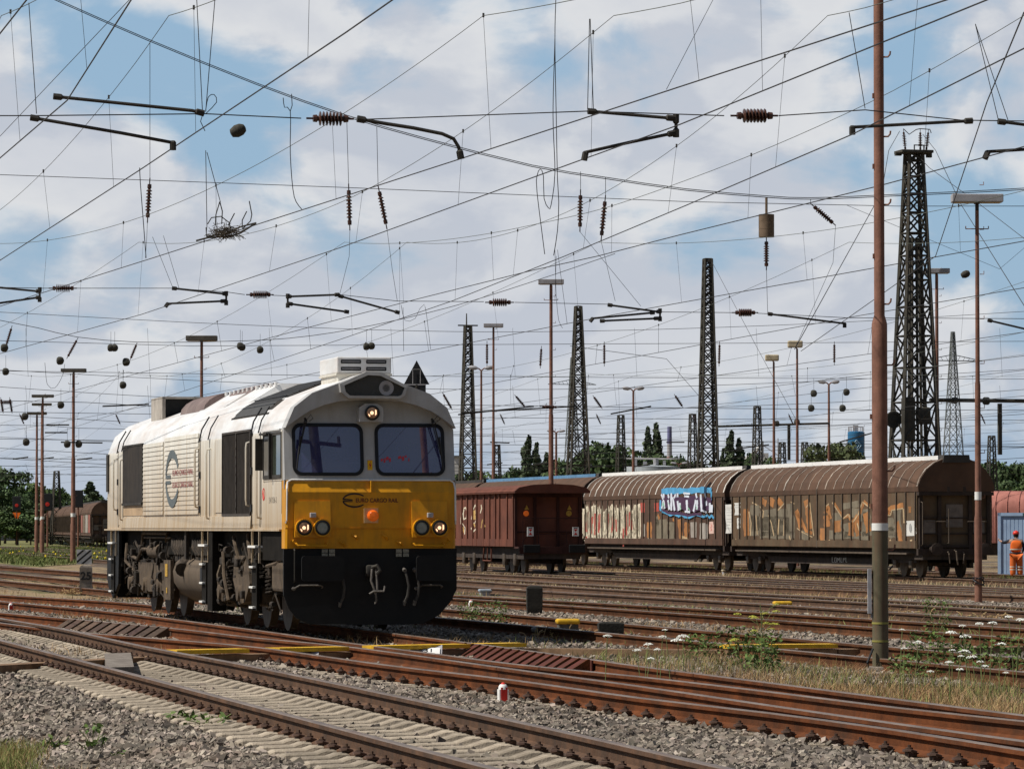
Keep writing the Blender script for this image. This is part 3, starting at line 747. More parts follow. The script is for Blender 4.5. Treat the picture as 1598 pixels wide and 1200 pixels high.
# black lower front, plough shaped
pl=[(-1.345,1.29),(-1.345,.58),(-1.27,.38),(-1.14,.225),(-.95,.14),(-.5,.128),(.5,.128),(.82,.14),(1.07,.27),(1.24,.46),(1.345,.66),(1.345,1.29)]
pw=B(MB().prism([(x,.0+.02*abs(x),z) for x,z in pl],(0,.06,0)),'plough_plate',blk)
for s,x0,x1,z0,z1 in ((-1,-1.15,-.50,.80,1.18),(1,.62,1.24,.80,1.18)):
    bf=B(MB().prism([(x,-.46,z) for x,z in rrect(x0,x1,z0,z1,.05,3)],(0,.045,0)).cyl(((x0+x1)/2,-.43,.99),((x0+x1)/2,.05,.99),.13,.17,16),'buffer',blk)
    hx=(-1.18,-.76) if s<0 else (.72,1.1)
    B(MB().tube([(hx[0]-.02,-.02,.68),(hx[0]+.0,-.07,.69),(hx[0]+.06,-.1,.73),(hx[1]-.04,-.1,.73),(hx[1],-.07,.71),(hx[1],.0,.69)],.014,6).lathe((hx[0]-.02,-.02,.68),(0,-1,0),[(0,.0),(.0,.03),(.03,.03),(.04,0)],10),'shunter_handle',mat('worn_handle',(.13,.115,.10),.6,0,.5,20) if s<0 else MATS['worn_handle'])
B(MB().tube([(-1.19,-.02,1.28),(-1.19,-.06,1.26),(-1.19,-.06,.8),(-1.19,-.02,.78)],.012,6),'end_rail',iron)
st=MB()
for c in (-.66,.49):
    for q in range(2):
        for k in range(2): st.box(c-.055+.11*q-.045,c-.055+.11*q+.045,-.004,.012,1.165+.062*k,1.218+.062*k)
B(st,'data_plates',mat('plate_dim',(.30,.28,.22),.7,0,.5,60))
hz_=mat('hose_dark',(.05,.045,.04),.6,0,.3,8)
for x in (.51,.67,-.49):
    z1=.97 if x>0 else .95
    h=B(MB().tube([(x,.05,z1),(x,-.06,z1),(x+.03,-.1,z1-.1),(x+.06,-.11,z1-.25),(x+.04,-.11,z1-.4),(x+.0,-.09,z1-.5)],.022,8),'air_hose',hz_,smooth=True)
    B(MB().cyl((x,-.03,z1),(x,-.10,z1-.02),.034,.03,10).cyl((x,-.09,z1-.48),(x-.01,-.08,z1-.55),.03,.02,8),'hose_tap',MATS['worn_handle'],h)
cp=B(MB().bbox(-.09,.10,-.12,.03,.86,1.04,.03).tube([(.0,-.12,1.0),(.06,-.2,1.03),(.1,-.22,.96),(.05,-.2,.9)],.03,8),'draw_hook',iron,smooth=True)
B(MB().tube([(-.01,-.15,.98),(-.03,-.18,.8),(.02,-.2,.66),(.04,-.2,.6)],.02,6).tube([(.05,-.15,.98),(.06,-.18,.8),(.06,-.2,.66)],.02,6).tube([(-.06,-.2,.6),(.0,-.22,.64),(.16,-.21,.64),(.18,-.19,.72)],.018,6).tube([(.04,-.2,.6),(.05,-.19,.5),(.03,-.18,.45)],.015,6),'screw_coupling',MATS['worn_handle'],cp,True)
# thin panel joints on the side sheets
for s in (-1,1):
    for y in (.34,2.3,3.24,7.16,8.92,16.21,19.14,20.08):
        B(MB().box(min(s*1.3252,s*1.3285),max(s*1.3252,s*1.3285),y,y+.014,1.82,3.05),'panel_joint',MATS['joint_dark'] if 'joint_dark' in MATS else mat('joint_dark',(.20,.16,.11),.8,0,.4,4))
# air conditioner box on the cab roof
ac=B(MB().bbox(-.36,.50,.95,2.5,4.0,4.255,.02),'roof_box',roofw)
B(MB().box(-.37,.51,.94,2.51,3.97,4.0).bbox(-.34,.48,.97,2.48,3.68,3.98,.01),'box_base',cream,ac)
vt=MB()
for k in range(2):
    for j in range(2): vt.prism([(x,.9485,z) for x,z in rrect(-.30+.40*k,.02+.40*k,4.04+.11*j,4.10+.11*j,.012,2)],(0,-.002,0))
B(vt,'vents',blackp,ac)
vt=MB()
for k in range(2):
    for j in range(2): vt.box(-.28+.40*k,.0+.40*k,.943,.9462,4.066+.11*j,4.076+.11*j)
B(vt,'vent_slats',lampm,ac)
# roof equipment
def roof_pt(x):
    ax=abs(x)
    for (x0,z0),(x1,z1) in zip(half[2:],half[3:]):
        if x1<=ax<=x0: return z0+(z1-z0)*(x0-ax)/(x0-x1)
    return half[-1][1]
mb=MB(); xs_=[-1.2,-1.0,-.75,-.5,-.12,.12,.5,.75,1.0,1.2]; rows=[]
for x in xs_:
    t=(1.2-abs(x))/1.1*1.1
    rows.append([(x,2.35+.2*t,roof_pt(x)+.02),(x,6.2-.3*t,roof_pt(x)+.02),(x,6.2-.3*t,roof_pt(x)-.05),(x,2.35+.2*t,roof_pt(x)-.05)])
mb.rings(rows); rg_=B(mb,'roof_grille',grilm)
mb=MB()
for k in range(34):
    y=2.75+.095*k
    mb.tube([(x,y,roof_pt(x)+.026) for x in xs_[0:5]],.011,4)
for x in (-1.05,-.85,-.65,-.4): mb.tube([(x,2.7,roof_pt(x)+.03),(x,5.9,roof_pt(x)+.03)],.01,4)
B(mb,'grille_bars',mat('bar_grey',(.03,.032,.036),.6,.2,.3,5),rg_)
ra=MB(); 
for y0,y1,x0,x1 in ((7.0,9.6,-.62,.62),(9.9,13.0,-.62,.62)):
    ra.hexa([(-.95,y0,3.6),(.95,y0,3.6),(.95,y1,3.6),(-.95,y1,3.6),(-.22,y0+.1,4.05),(.22,y0+.1,4.05),(.22,y1-.1,4.05),(-.22,y1-.1,4.05)])
for k in range(12): ra.cyl((-.30,7.1+.5*k,4.0),(-.30,7.1+.5*k,4.07),.03,.03,8)
B(ra,'roof_hatch',roofw)
sil=MB()
rs=[]
for y,r in ((12.6,.0),(12.62,.5),(15.6,.5),(15.62,.0)):
    rs.append([(-.12+r*1.2*math.cos(math.pi*k/10),y,3.72+max(r,0.001)*.72*math.sin(math.pi*k/10)) for k in range(11)])
sil.rings(rs,cap=False,closed=False); B(sil,'silencer_hood',mat('hood_brown',(.17,.12,.11),.7,0,.3,2,dirt=(.3,.25,.22),dirt_amt=.5),smooth=True)
sil=MB(); rs=[]
for y,r in ((9.5,.0),(9.52,.42),(12.0,.42),(12.02,.0)):
    rs.append([(.1+r*1.2*math.cos(math.pi*k/10),y,3.84+max(r,.001)*.72*math.sin(math.pi*k/10)) for k in range(11)])
sil.rings(rs,cap=False,closed=False); B(sil,'exhaust_hood',MATS['hood_brown'],smooth=True)
rb=B(MB().box(-.82,-.76,17.3,18.9,3.55,4.11).box(-.82,.10,17.3,18.9,4.09,4.13).box(.05,.10,17.3,18.9,3.6,4.09).box(-.76,.05,18.8,18.9,3.6,4.09),'rear_roof_box',mat('box_stained',(.42,.38,.33),.7,0,.3,3,dirt=(.15,.12,.1),dirt_amt=.6))
B(MB().box(-.76,.05,17.6,17.66,3.55,4.09),'dark_inside',blackp,rb)
B(MB().cyl((-.1,17.25,3.7),(-.1,17.25,4.05),.04,.04,8),'exhaust_pipe',lampm,rb)
# side: windows, doors, grilles, louvres (left side is the one in view; mirrored for the other)
for s in (-1,1):
    def X(d): return s*(1.325+d)
    def sb(y0,y1,z0,z1,d0,d1,mb=None):
        mb=mb or MB(); return mb.box(min(X(d0),X(d1)),max(X(d0),X(d1)),y0,y1,z0,z1)
    wf=B(sb(.27,2.1,2.33,3.1,-.01,.008),'side_window',cream)
    B(sb(.36,1.12,2.42,3.03,0,.012),'pane',sglass,wf); B(sb(1.16,1.98,2.40,3.04,0,.014),'sliding_pane',mat('dust_glass',(.17,.155,.13),.35,0,.2,3) if s<0 else MATS['dust_glass'],wf)
    fr=MB(); sb(.30,.36,2.37,3.07,0,.022,fr); sb(1.1,1.17,2.37,3.07,0,.024,fr); sb(1.98,2.04,2.37,3.07,0,.022,fr); sb(.3,2.04,3.03,3.075,0,.023,fr); sb(.3,2.04,2.365,2.42,0,.023,fr)
    sb(1.3,2.0,3.05,3.08,.02,.09,fr); B(fr,'window_frame',iron,wf)
    B(sb(1.14,1.2,2.36,3.06,.02,.07).bbox(min(X(.03),X(.15)),max(X(.03),X(.15)),1.96,1.99,2.5,3.0,.005),'mirror',iron,wf)
    wr=B(sb(21.4,LEN-.3,2.33,3.08,-.005,.03),'rear_window',iron); 
    # air intakes
    g1=B(sb(3.28,6.22,1.82,3.16,0,.012),'radiator_grille',grilm)
    fr=MB(); sb(4.70,4.76,1.83,3.15,.01,.03,fr)
    for k in range(9): sb(4.71,4.75,1.9+.14*k,1.93+.14*k,.03,.038,fr)
    sb(3.26,6.24,1.80,1.835,.0,.03,fr); sb(3.26,6.24,3.145,3.18,.0,.03,fr); sb(6.2,6.24,1.82,3.16,0,.03,fr); sb(3.26,3.3,1.82,3.16,0,.03,fr)
    for k in range(60): sb(3.3+.0488*k,3.312+.0488*k,1.84,3.14,.011,.016,fr)
    B(fr,'grille_frame',mat('grille_edge',(.06,.05,.042),.7,0,.3,5) if s<0 else MATS['grille_edge'],g1)
    pn=B(sb(6.28,7.1,1.86,3.08,0,.012),'side_panel',cream); sb
    lv=MB()
    for y0,y1,z0,z1,n in ((8.95,13.28,1.83,3.24,17),(13.38,16.2,1.83,3.18,16)):
        sb(y0,y1,z0,z1,0,.006,lv)
        for k in range(n):
            z=z0+(z1-z0)*(k+.15)/n; h=(z1-z0)/n*.86
            lv.hexa([(X(.004),y0+.04,z),(X(.026),y0+.04,z+.0),(X(.026),y1-.04,z+.0),(X(.004),y1-.04,z),(X(.004),y0+.04,z+h),(X(.016),y0+.04,z+h),(X(.016),y1-.04,z+h),(X(.004),y1-.04,z+h)])
    B(lv,'louvre_panel',cream)
    sh=B(sb(16.22,19.1,2.08,3.18,0,.03),'dark_shutter',grilm); 
    fr=MB(); sb(16.2,19.12,2.04,2.085,0,.05,fr); sb(16.2,19.12,3.175,3.21,0,.04,fr); B(fr,'shutter_frame',iron,sh)
    B(sb(16.25,19.1,1.84,2.03,0,.01),'tan_panel',mat('tan_paint',(.44,.31,.19),.7,0,.2,2) if s<0 else MATS['tan_paint'])
    for d0,d1,zt in ((2.35,3.22,3.06),(7.72,8.86,3.1),(19.2,20.0,3.1)):
        dr=B(sb(d0+.06,d1-.06,1.66,zt,-.0,.006),'side_door',cream)
        gp=MB(); sb(d1-.07,d1-.02,1.62,3.12,0,.008,gp); sb(d0+.02,d0+.05,1.62,3.12,0,.008,gp); 
        for z in (1.86,2.45): sb(d1-.1,d1-.0,z,z+.12,.005,.03,gp)
        gp.tube([(X(.03),d1-.03,3.08),(X(-.02),d1-.03,3.3),(X(-.15),d1-.03,3.52)],.014,5); gp.tube([(X(.03),d0+.06,3.1),(X(-.02),d0+.06,3.3),(X(-.15),d0+.06,3.52)],.012,5)
        B(gp,'door_seam',blackp,dr)
        for q,za,zb in ((d1+.12,1.95,2.98),(d0-.08,1.75,2.95)):
            B(MB().tube([(X(.0),q,za),(X(.07),q,za+.02),(X(.08),q,za+.1),(X(.08),q,zb-.1),(X(.07),q,zb-.02),(X(.0),q,zb)],.018,6),'handrail',cream)
    rain=MB(); rain.box(min(X(0),X(.03)),max(X(0),X(.03)),.4,2.2,3.105,3.125); B(rain,'rain_strip',roofw)
    # side emblem on the louvres
    fs=lambda y,z:(X(.029),y,z)
    em=MB(); 
    em.prism(arc(12.15,2.49,.86,.52,25 if s>0 else 155,172 if s>0 else 8,.15,lambda a,b:fs(a,b)),(s*.003,0,0))
    em.prism(arc(12.15,2.49,.86,.52,-25 if s>0 else 205,-172 if s>0 else 352,.15,lambda a,b:fs(a,b)),(s*.003,0,0))
    e0=12.98
    em.box(min(X(.029),X(.032)),max(X(.029),X(.032)),12.35,e0,2.50,2.56).box(min(X(.029),X(.032)),max(X(.029),X(.032)),12.35,e0,2.40,2.455)
    B(em,'side_emblem',logog)
    if s<0: Mt=Matrix(((0,0,-1,X(.0305)),(-1,0,0,10.82),(0,1,0,0),(0,0,0,1)))
    else: Mt=Matrix(((0,0,1,X(.0305)),(1,0,0,10.82),(0,1,0,0),(0,0,0,1)))
    for z,t in ((2.585,'EURO CARGO RAIL'),(2.37,'EURO CARGO RAIL')):
        M2=Mt.copy(); M2[2][3]=z; text('side_lettering',t,.14,logor,loco,M2,.001,.0,2.1)
    M2=Mt.copy(); M2[1][3]=1.16; M2[2][3]=2.03; M2[0][3]=X(.002)
    text('fleet_number','247 036-3',.14,mat('number_grey',(.16,.14,.12),.7,0,.2,4) if s<0 else MATS['number_grey'],loco,M2,.001,-.003,1.3)
    rg=MB(); rg.rings([[ (X(.001),2.05+.13*math.cos(2*math.pi*k/20)*q,2.13+.1*math.sin(2*math.pi*k/20)*q) for k in range(20)] for q in (1,.8)]+[[(X(.004),2.05+.13*math.cos(2*math.pi*k/20)*q,2.13+.1*math.sin(2*math.pi*k/20)*q) for k in range(20)] for q in (.8,1)],cap=False)
    rg.tube([(X(.003),2.1,2.19),(X(.003),2.0,2.05)],.012,4); B(rg,'warning_ring',redp)
    B(sb(.05,.1,2.2,2.34,.0,.01),'hinge_plate',lampm)
# ---- underframe
uf=MB().box(-1.15,1.15,.3,LEN-.4,1.12,1.56); uf.box(-.9,.9,.2,LEN-.3,.85,1.12)
B(uf,'underframe',mat('under_black',(.013,.011,.009),.95,0,.4,3,spec=.1))
pr_=MB(); rs=[]
for k in range(21):
    t=math.pi*k/20
    pass
tk_=[(-1.12,1.06),(-1.22,.98),(-1.27,.82),(-1.25,.62),(-1.12,.42),(-.85,.27),(-.5,.22),(.5,.22),(.85,.27),(1.12,.42),(1.25,.62),(1.27,.82),(1.22,.98),(1.12,1.06)]
ft=B(MB().rings([[(x,7.2,z) for x,z in tk_],[(x,12.6,z) for x,z in tk_]]),'fuel_tank',tankm,smooth=True)
B(MB().box(-1.285,-1.262,8.95,9.15,.62,.92),'level_slot',blackp,ft)
B(MB().box(-1.315,-1.25,12.6,13.5,.3,1.02),'battery_box',dusty)
B(MB().box(-1.325,-1.314,12.95,13.25,.72,.95).box(-1.325,-1.314,12.98,13.1,.42,.52),'yellow_sticker',mat('sticker',(.5,.3,.05),.7,0,.5,30))
B(MB().box(-1.34,-1.1,7.35,7.9,.2,1.55),'ladder_back',MATS['under_black'])
def ladder(y0,y1,z0,z1,x=-1.345,zr=(.33,.65,.97,1.29)):
    l=B(MB().box(x-.01,x+.02,y0,y0+.035,z0,z1).box(x-.01,x+.02,y1-.035,y1,z0,z1),'step_ladder',cream if z0>.9 else MATS['under_black'])
    B(sum_boxes([(x-.07,x+.06,y0,y1,z,z+.035) for z in zr if z>z0-.02]),'step_tread',white,l)
def sum_boxes(bs):
    mb=MB()
    for b_ in bs: mb.box(*b_)
    return mb
for y,zz in ((7.78,1.02),(2.35,1.05),(20.2,1.05)):
    ladder(y,y+.75,zz,1.57)
    B(MB().box(-1.345,-1.30,y+.25,y+.75,.3,zz),'step_board',MATS['under_black'])
    B(sum_boxes([(-1.40,-1.3,y+.34,y+.70,z,z+.03) for z in (.33,.65,.97)]),'step_tread',white)
wheelp=[(0,.2),(.005,.46),(.03,.53),(.10,.53),(.14,.535),(.145,.56),(.16,.56),(.162,.2)]
wheelm=mat('wheel_steel',(.10,.075,.055),.6,.4,.4,6)
random.seed(3)
for base in (2.25,13.9):
    bg_=B(MB().box(-1.08,-.92,base,base+5.6,.55,.85).box(.92,1.08,base,base+5.6,.55,.85).box(-.9,.9,base+1.5,base+4.2,.5,.9),'bogie',under)
    for k in range(3):
        y=base+.75+2.05*k
        ax=B(MB().lathe((-.62,y,.53),(-1,0,0),wheelp,24).lathe((.62,y,.53),(1,0,0),wheelp,24).cyl((-.7,y,.53),(.7,y,.53),.09,.09,10),'wheelset',wheelm,bg_,True)
        for s in (-1,1):
            ab=B(MB().bbox(min(s*.98,s*1.24),max(s*.98,s*1.24),y-.22,y+.22,.36,.68,.05).cyl((s*1.2,y,.53),(s*1.28,y,.53),.15,.12,14),'axle_box',dusty,bg_,True)
            sp=MB()
            for dy in (-.42,.42):
                pts=[(s*1.12+.08*math.cos(a*1.1),y+dy+.08*math.sin(a*1.1),.55+.42*a/40) for a in range(41)]
                sp.tube(pts,.022,5)
            B(sp,'coil_spring',under,bg_)
    gb=MB()
    for s in (-1,1):
        for q in range(120):          # pipes, cylinders and brackets hanging on the bogie side
            y=base+random.uniform(-.3,6.4); z=random.uniform(.35,1.3); x=s*random.uniform(1.02,1.24); k=random.random()
            if k<.5:
                y2=y+random.uniform(-1,1); z2=min(1.35,max(.3,z+random.uniform(-.4,.4))); gb.tube([(x,y,z),(x+s*.03,(y+y2)/2,z+random.uniform(-.12,.12)),(x,y2,z2)],random.uniform(.010,.026),6)
            elif k<.82:
                a,b_,c=random.uniform(.03,.16),random.uniform(.03,.13),random.uniform(.03,.10); gb.bbox(min(x-c,x+c),max(x-c,x+c),y-a,y+a,z-b_,z+b_,.02)
            else: gb.cyl((x,y-.12,z),(x,y+.12,z),random.uniform(.03,.08),None,10)
        if s<0 and base<5:
            pass
    B(gb,'bogie_gear',under,bg_)
gb=MB().bbox(-1.28,-1.0,.35,1.55,.62,1.1,.05); B(gb,'sand_box',dusty)
B(MB().prism([(-1.22,4.3,1.15),(-1.22,5.7,1.15),(-1.22,5.85,.75),(-1.22,5.2,.35),(-1.22,4.6,.4),(-1.22,4.1,.7)],(.2,0,0)),'traction_cover',dusty)
B(MB().prism([(-1.22,14.3,.95),(-1.22,17.7,.95),(-1.22,17.8,.55),(-1.22,16.2,.4),(-1.22,14.1,.45)],(.2,0,0)),'brake_cover',dusty)
B(MB().cyl((-1.12,15.0,1.17),(-1.12,16.3,1.17),.14,.14,12).tube([(-1.15,16.2,1.2),(-1.2,17.4,1.2),(-1.2,18,1.0),(-1.2,18.8,1.05)],.035,6).tube([(-1.2,14.0,1.35),(-1.2,13.8,1.5),(-1.2,17.2,1.5),(-1.2,17.4,1.2)],.03,6).tube([(-1.2,13.4,1.42),(-1.2,17.0,1.42)],.02,6).tube([(-1.15,18.2,.7),(-1.25,19.4,.95),(-1.2,19.6,1.3)],.03,6),'air_reservoir',dusty,smooth=True)
mb=MB()
for y0 in (8.6,11.2):
    for k in range(6):
        y=y0+.3*k; mb.tube([(-1.18,y,1.12),(-1.24,y+.12,1.25),(-1.2,y+.3,1.4)],.045,6)
    mb.box(-1.15,-1.0,y0-.1,y0+2.0,1.0,1.5)
mb.box(-1.3,-1.24,10.75,10.95,1.05,1.55); mb.cyl((-1.15,11.6,1.0),(-1.3,11.2,.86),.13,.13,10)
B(mb,'cable_bundle',under)
B(MB().tube([(-1.2,4.4,1.5),(-1.24,4.1,1.35),(-1.24,3.9,1.1)],.03,6).tube([(-1.22,5.8,1.45),(-1.25,5.4,1.3),(-1.2,5.2,1.0)],.03,6).tube([(-1.25,2.2,1.0),(-1.27,1.2,1.05),(-1.25,.6,1.15)],.03,6).tube([(-1.24,6.8,1.2),(-1.27,6.5,.8),(-1.24,6.2,.4)],.03,6),'brake_pipe',dusty)
# rear end skirt and dark end of the frame
B(MB().prism([(-1.32,21.75,1.56),(-1.32,19.9,1.56),(-1.32,19.9,1.1),(-1.32,20.0,.5),(-1.32,20.8,.2),(-1.32,21.5,.4),(-1.32,21.75,.6)],(.06,0,0)).prism([(-1.32,21.7,1.56),(-1.32,21.7,.6),(-1.1,21.7,.2),(1.1,21.7,.2),(1.32,21.7,.6),(1.32,21.7,1.56)],(0,.06,0)),'rear_skirt',blk)
B(MB().box(-1.3,-1.2,.1,2.3,1.1,1.55),'cab_skirt',MATS['under_black']); B(MB().box(1.2,1.3,.1,2.3,.5,1.55),'cab_skirt',MATS['under_black'])
# ------------------------------------------------------------ freight wagons
wroof = mat('wagon_roof', (.098,.054,.033), .9, 0, .25, 1.2, dirt=(.07,.045,.032), dirt_amt=.8, dirt_scale=(.5,.6,.5))
wside = mat('wagon_side', (.108,.074,.044), .9, 0, .35, 1.0, dirt=(.115,.052,.026), dirt_amt=.7, dirt_scale=(1,1,.4))
wside2= mat('wagon_side_brown', (.09,.053,.036), .9, 0, .35, 1.0, dirt=(.10,.042,.024), dirt_amt=.7, dirt_scale=(1,1,.4))
wend  = mat('wagon_end_shaded', (.045,.031,.024), .9, 0, .4, 1.5, dirt=(.05,.035,.03), dirt_amt=.8)  # brown like the roof, with the shade on the ends put into the colour
wdark = mat('wagon_underframe', (.045,.035,.03), .9, 0, .4, 3, dirt=(.09,.06,.04), dirt_amt=.5)
wpost = mat('wagon_post', (.10,.075,.055), .85, 0, .3, 2)
ridgew= mat('ridge_white', (.80,.79,.76), .6, 0, .1, 2)
ridgeb= mat('ridge_blue', (.11,.24,.40), .6, 0, .2, 2)
ridged= mat('ridge_dark', (.05,.045,.04), .7, 0, .3, 2)
seamw = mat('seam_white', (.66,.62,.55), .7, 0, .3, 2)
plac  = mat('placard', (.66,.65,.61), .7, 0, .1, 3)
WP=[(1.38,2.99),(1.395,3.16),(1.30,3.44),(1.08,3.76),(.77,4.0),(.46,4.12)]
WPF=[(-x,z) for x,z in WP]+[(x,z) for x,z in WP[::-1]]
BL=24.4
def sliding_wagon(x,y,th,label,side=wside,ridge=ridgew,seams=True,group=None,detail=True,zr=-.12):
    r=empty('freight_wagon',(x,y,zr),th,label,'freight wagon',group)
    bd=MB().box(-1.36,1.36,.25,BL-.25,1.0,3.0).build('body',side,r)
    rf=MB(); rf.rings([[(X_,.0,z) for X_,z in WPF],[(X_,BL,z) for X_,z in WPF]]); rf=rf.build('roof',wroof,r)
    MB().box(-.50,.50,.5,BL-.02,3.99,4.25).build('ridge',ridge,rf)
    MB().prism([(-.5,-.06,4.0),(.5,-.06,4.0),(.46,-.06,4.27),(-.46,-.06,4.27)],(0,.55,0)).build('ridge_end',ridged,rf)
    if seams:
        mb=MB(); m2=MB(); n=22
        for k in range(n+1):
            yy=.12+(BL-.24)*k/n; ww=.07 if k%5 else .12
            for s in (-1,1):
                pr=[(s*a,b) for a,b in WP[1:]]
                for (a0,b0),(a1,b1) in zip(pr,pr[1:]):
                    dx,dz=s*.012,.012
                    mb.add([(a0+dx,yy-ww/2,b0+dz),(a0+dx,yy+ww/2,b0+dz),(a1+dx,yy+ww/2,b1+dz),(a1+dx,yy-ww/2,b1+dz),(a0,yy-ww/2,b0),(a0,yy+ww/2,b0),(a1,yy+ww/2,b1),(a1,yy-ww/2,b1)],[(0,1,2,3),(0,3,7,4),(1,5,6,2)])
        mb.build('roof_seams',seams,rf)
    for s in (-1,1):
        a=lambda p,q:(min(s*p,s*q),max(s*p,s*q))
        mb=MB(); n=22
        for k in range(n+1):
            yy=.35+(BL-.7)*k/n
            mb.box(*a(1.36,1.41),yy-.035,yy+.035,1.28,2.98)
        mb.box(*a(1.36,1.405),BL/2-.05,BL/2+.05,1.0,3.2)
        mb.build('side_posts',wpost,bd)
        MB().box(*a(1.36,1.40),.3,BL-.3,1.02,1.27).build('side_sill',side,bd)
        MB().box(*a(1.2,1.44),1.2,BL-1.0,.80,.86).build('foot_rail',wpost,r)
        MB().prism([(s*1.1,4.2,.80),(s*1.1,BL-4.2,.80),(s*1.1,BL-5.2,.38),(s*1.1,5.2,.38)],(s*.05,0,0)).build('sole_frame',wdark,r)
    MB().box(-1.15,1.15,.1,BL-.1,.62,1.0).build('underframe',wdark,r)
    # end wall: beams, panels, door plate and handrails
    for yy,sg in ((.25,-1),(BL-.25,1)):
        e=MB(); f=lambda d:yy+sg*d
        def eb(x0,x1,z0,z1,d): e.box(x0,x1,min(f(0),f(d)),max(f(0),f(d)),z0,z1)
        eb(-1.37,1.37,2.86,2.98,.27); eb(-1.3,1.3,1.05,1.14,.1)
        for xx in (-1.3,-.62,.5,1.18): eb(xx,xx+.12,1.0,2.9,.12)
        for zz in (1.5,2.05): eb(-1.2,1.2,zz,zz+.05,.07)
        for xx in (-.34,.26): 
            e.prism([(xx,f(.26),2.98),(xx+.1,f(.26),2.98),(xx*.75+.08,f(.2),4.1),(xx*.75,f(.2),4.1)],(0,-sg*.1,0))
        eb(-1.38,1.38,.78,1.0,.2)
        for xx in (-.875,.875): e.cyl((xx,f(.2),.99),(xx,f(.75),.99),.1,.1,10); e.lathe((xx,f(.75),.99),(0,sg,0),[(0,.22),(.05,.22),(.06,.1)],14)
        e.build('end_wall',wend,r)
        e=MB()
        for xx in (-1.24,1.24): e.tube([(xx,f(.05),1.1),(xx,f(.28),1.15),(xx,f(.28),2.6),(xx,f(.05),2.65)],.02,5)
        e.tube([(-.3,f(.2),1.2),(-.3,f(.32),1.2),(-.3,f(.32),2.4)],.02,5).tube([(-1.1,f(.28),1.95),(-.4,f(.28),1.95)],.02,5).tube([(.4,f(.28),1.95),(1.1,f(.28),1.95)],.02,5)
        e.tube([(-.05,f(.2),.95),(-.06,f(.42),.9),(-.04,f(.45),.6),(.0,f(.42),.45)],.03,6).tube([(.25,f(.2),.9),(.25,f(.35),.8),(.22,f(.35),.5)],.025,6).tube([(-.3,f(.2),.9),(-.3,f(.35),.8),(-.27,f(.35),.5)],.025,6)
        e.build('end_rails',wpost,r)
        e=MB(); e.box(-.3,.3,min(f(.01),f(.05)),max(f(.01),f(.05)),1.75,2.55); e.box(-1.15,-.7,min(f(.01),f(.04)),max(f(.01),f(.04)),1.55,2.0).box(.68,1.1,min(f(.01),f(.04)),max(f(.01),f(.04)),1.5,1.95)
        e.build('end_panels',mat('end_panel',(.16,.13,.11),.7,0,.4,2) if 'end_panel' not in MATS else MATS['end_panel'],r)
    for c in (2.6,BL-2.6):
        b=MB().box(-1.08,-.95,c-1.4,c+1.4,.5,.72).box(.95,1.08,c-1.4,c+1.4,.5,.72).box(-.95,.95,c-.2,c+.2,.45,.65).build('bogie',wdark,r)
        for d in (-.9,.9):
            MB().lathe((-.66,c+d,.46),(-1,0,0),[(0,.15),(.0,.5),(.03,.5),(.035,.46),(.13,.46),(.135,.1)],18).lathe((.66,c+d,.46),(1,0,0),[(0,.15),(.0,.5),(.03,.5),(.035,.46),(.13,.46),(.135,.1)],18).cyl((-.7,c+d,.46),(.7,c+d,.46),.08,.08,8).bbox(-1.15,-.98,c+d-.17,c+d+.17,.32,.6,.03).bbox(.98,1.15,c+d-.17,c+d+.17,.32,.6,.03).build('wheelset',wheelm,b,True)
    return r
def wagon_at(s): return (W1X-ST*s, W1Y+CT*s)
seam_b=mat('seam_brown',(.27,.20,.15),.8,0,.4,1.2,dirt=(.6,.57,.5),dirt_amt=.9,dirt_scale=(1,1,1))
wA=sliding_wagon(*wagon_at(0),TH,'brown sliding wall wagon with orange graffiti, its dark end towards the camera',wside,ridgew,seam_b,'graffiti covered sliding wall wagons')
wB=sliding_wagon(*wagon_at(25.2),TH,'brown wagon with cream, blue and white graffiti and white roof seams',wside2,ridgew,seamw,'graffiti covered sliding wall wagons')
wC=sliding_wagon(*wagon_at(50.4),TH,'brown wagon with a blue roof ridge behind the low rusty wagon',wside2,ridgeb,None,'graffiti covered sliding wall wagons')
wD=sliding_wagon(*wagon_at(75.6),TH,'dark brown wagon mostly hidden behind the locomotive front',wside2,ridged,None,'graffiti covered sliding wall wagons')
fx,fy_=-38.2+1.4,384; th8=R(8)
lt=sliding_wagon(fx,fy_,th8,'nearest covered wagon of the far train, dark end beside the locomotive rear',wside2,ridged,None,'wagons of the far train on the left')
for k in range(1,13):
    o=copy_tree(lt); o.location=(fx-math.sin(th8)*25.3*k,fy_+math.cos(th8)*25.3*k,-.12); o['label']='covered wagon farther back in the far train behind the three lamp poles'
# coloured sides of the far wagons
parts=[(.30,.11,.085),(.42,.38,.33),(.33,.30,.26),(.20,.14,.10)]
for i,(a,b) in enumerate(((1.5,6),(7,10.5),(11,13),(14,18),(19,23))):
    MB().box(-1.43,-1.412,a,b,1.3,2.95).build('side_patch',mat('far_patch',parts[i%4],.85,0,.3,1,dirt=(.12,.09,.07),dirt_amt=.6),lt)
pw_=mat('pink_side',(.40,.16,.125),.8,0,.25,1,dirt=(.25,.09,.07),dirt_amt=.7,dirt_scale=(1.5,1.5,.2))
rw=empty('tank_wagon',(29.6,205,-.12),R(75),'pale red ribbed covered wagon behind the blue container','freight wagon')
mb=MB(); pr=[(-1.4,1.0),(-1.42,2.6),(-1.3,3.0),(-1.0,3.3),(-.5,3.48),(0,3.53),(.5,3.48),(1.0,3.3),(1.3,3.0),(1.42,2.6),(1.4,1.0)]
mb.rings([[(a,0,b) for a,b in pr],[(a,16,b) for a,b in pr]]); mb.build('body',pw_,rw,True)
mb=MB()
for k in range(28): mb.tube([(a*1.01,.3+k*.57,b+.01) for a,b in pr[:8]],.03,4)
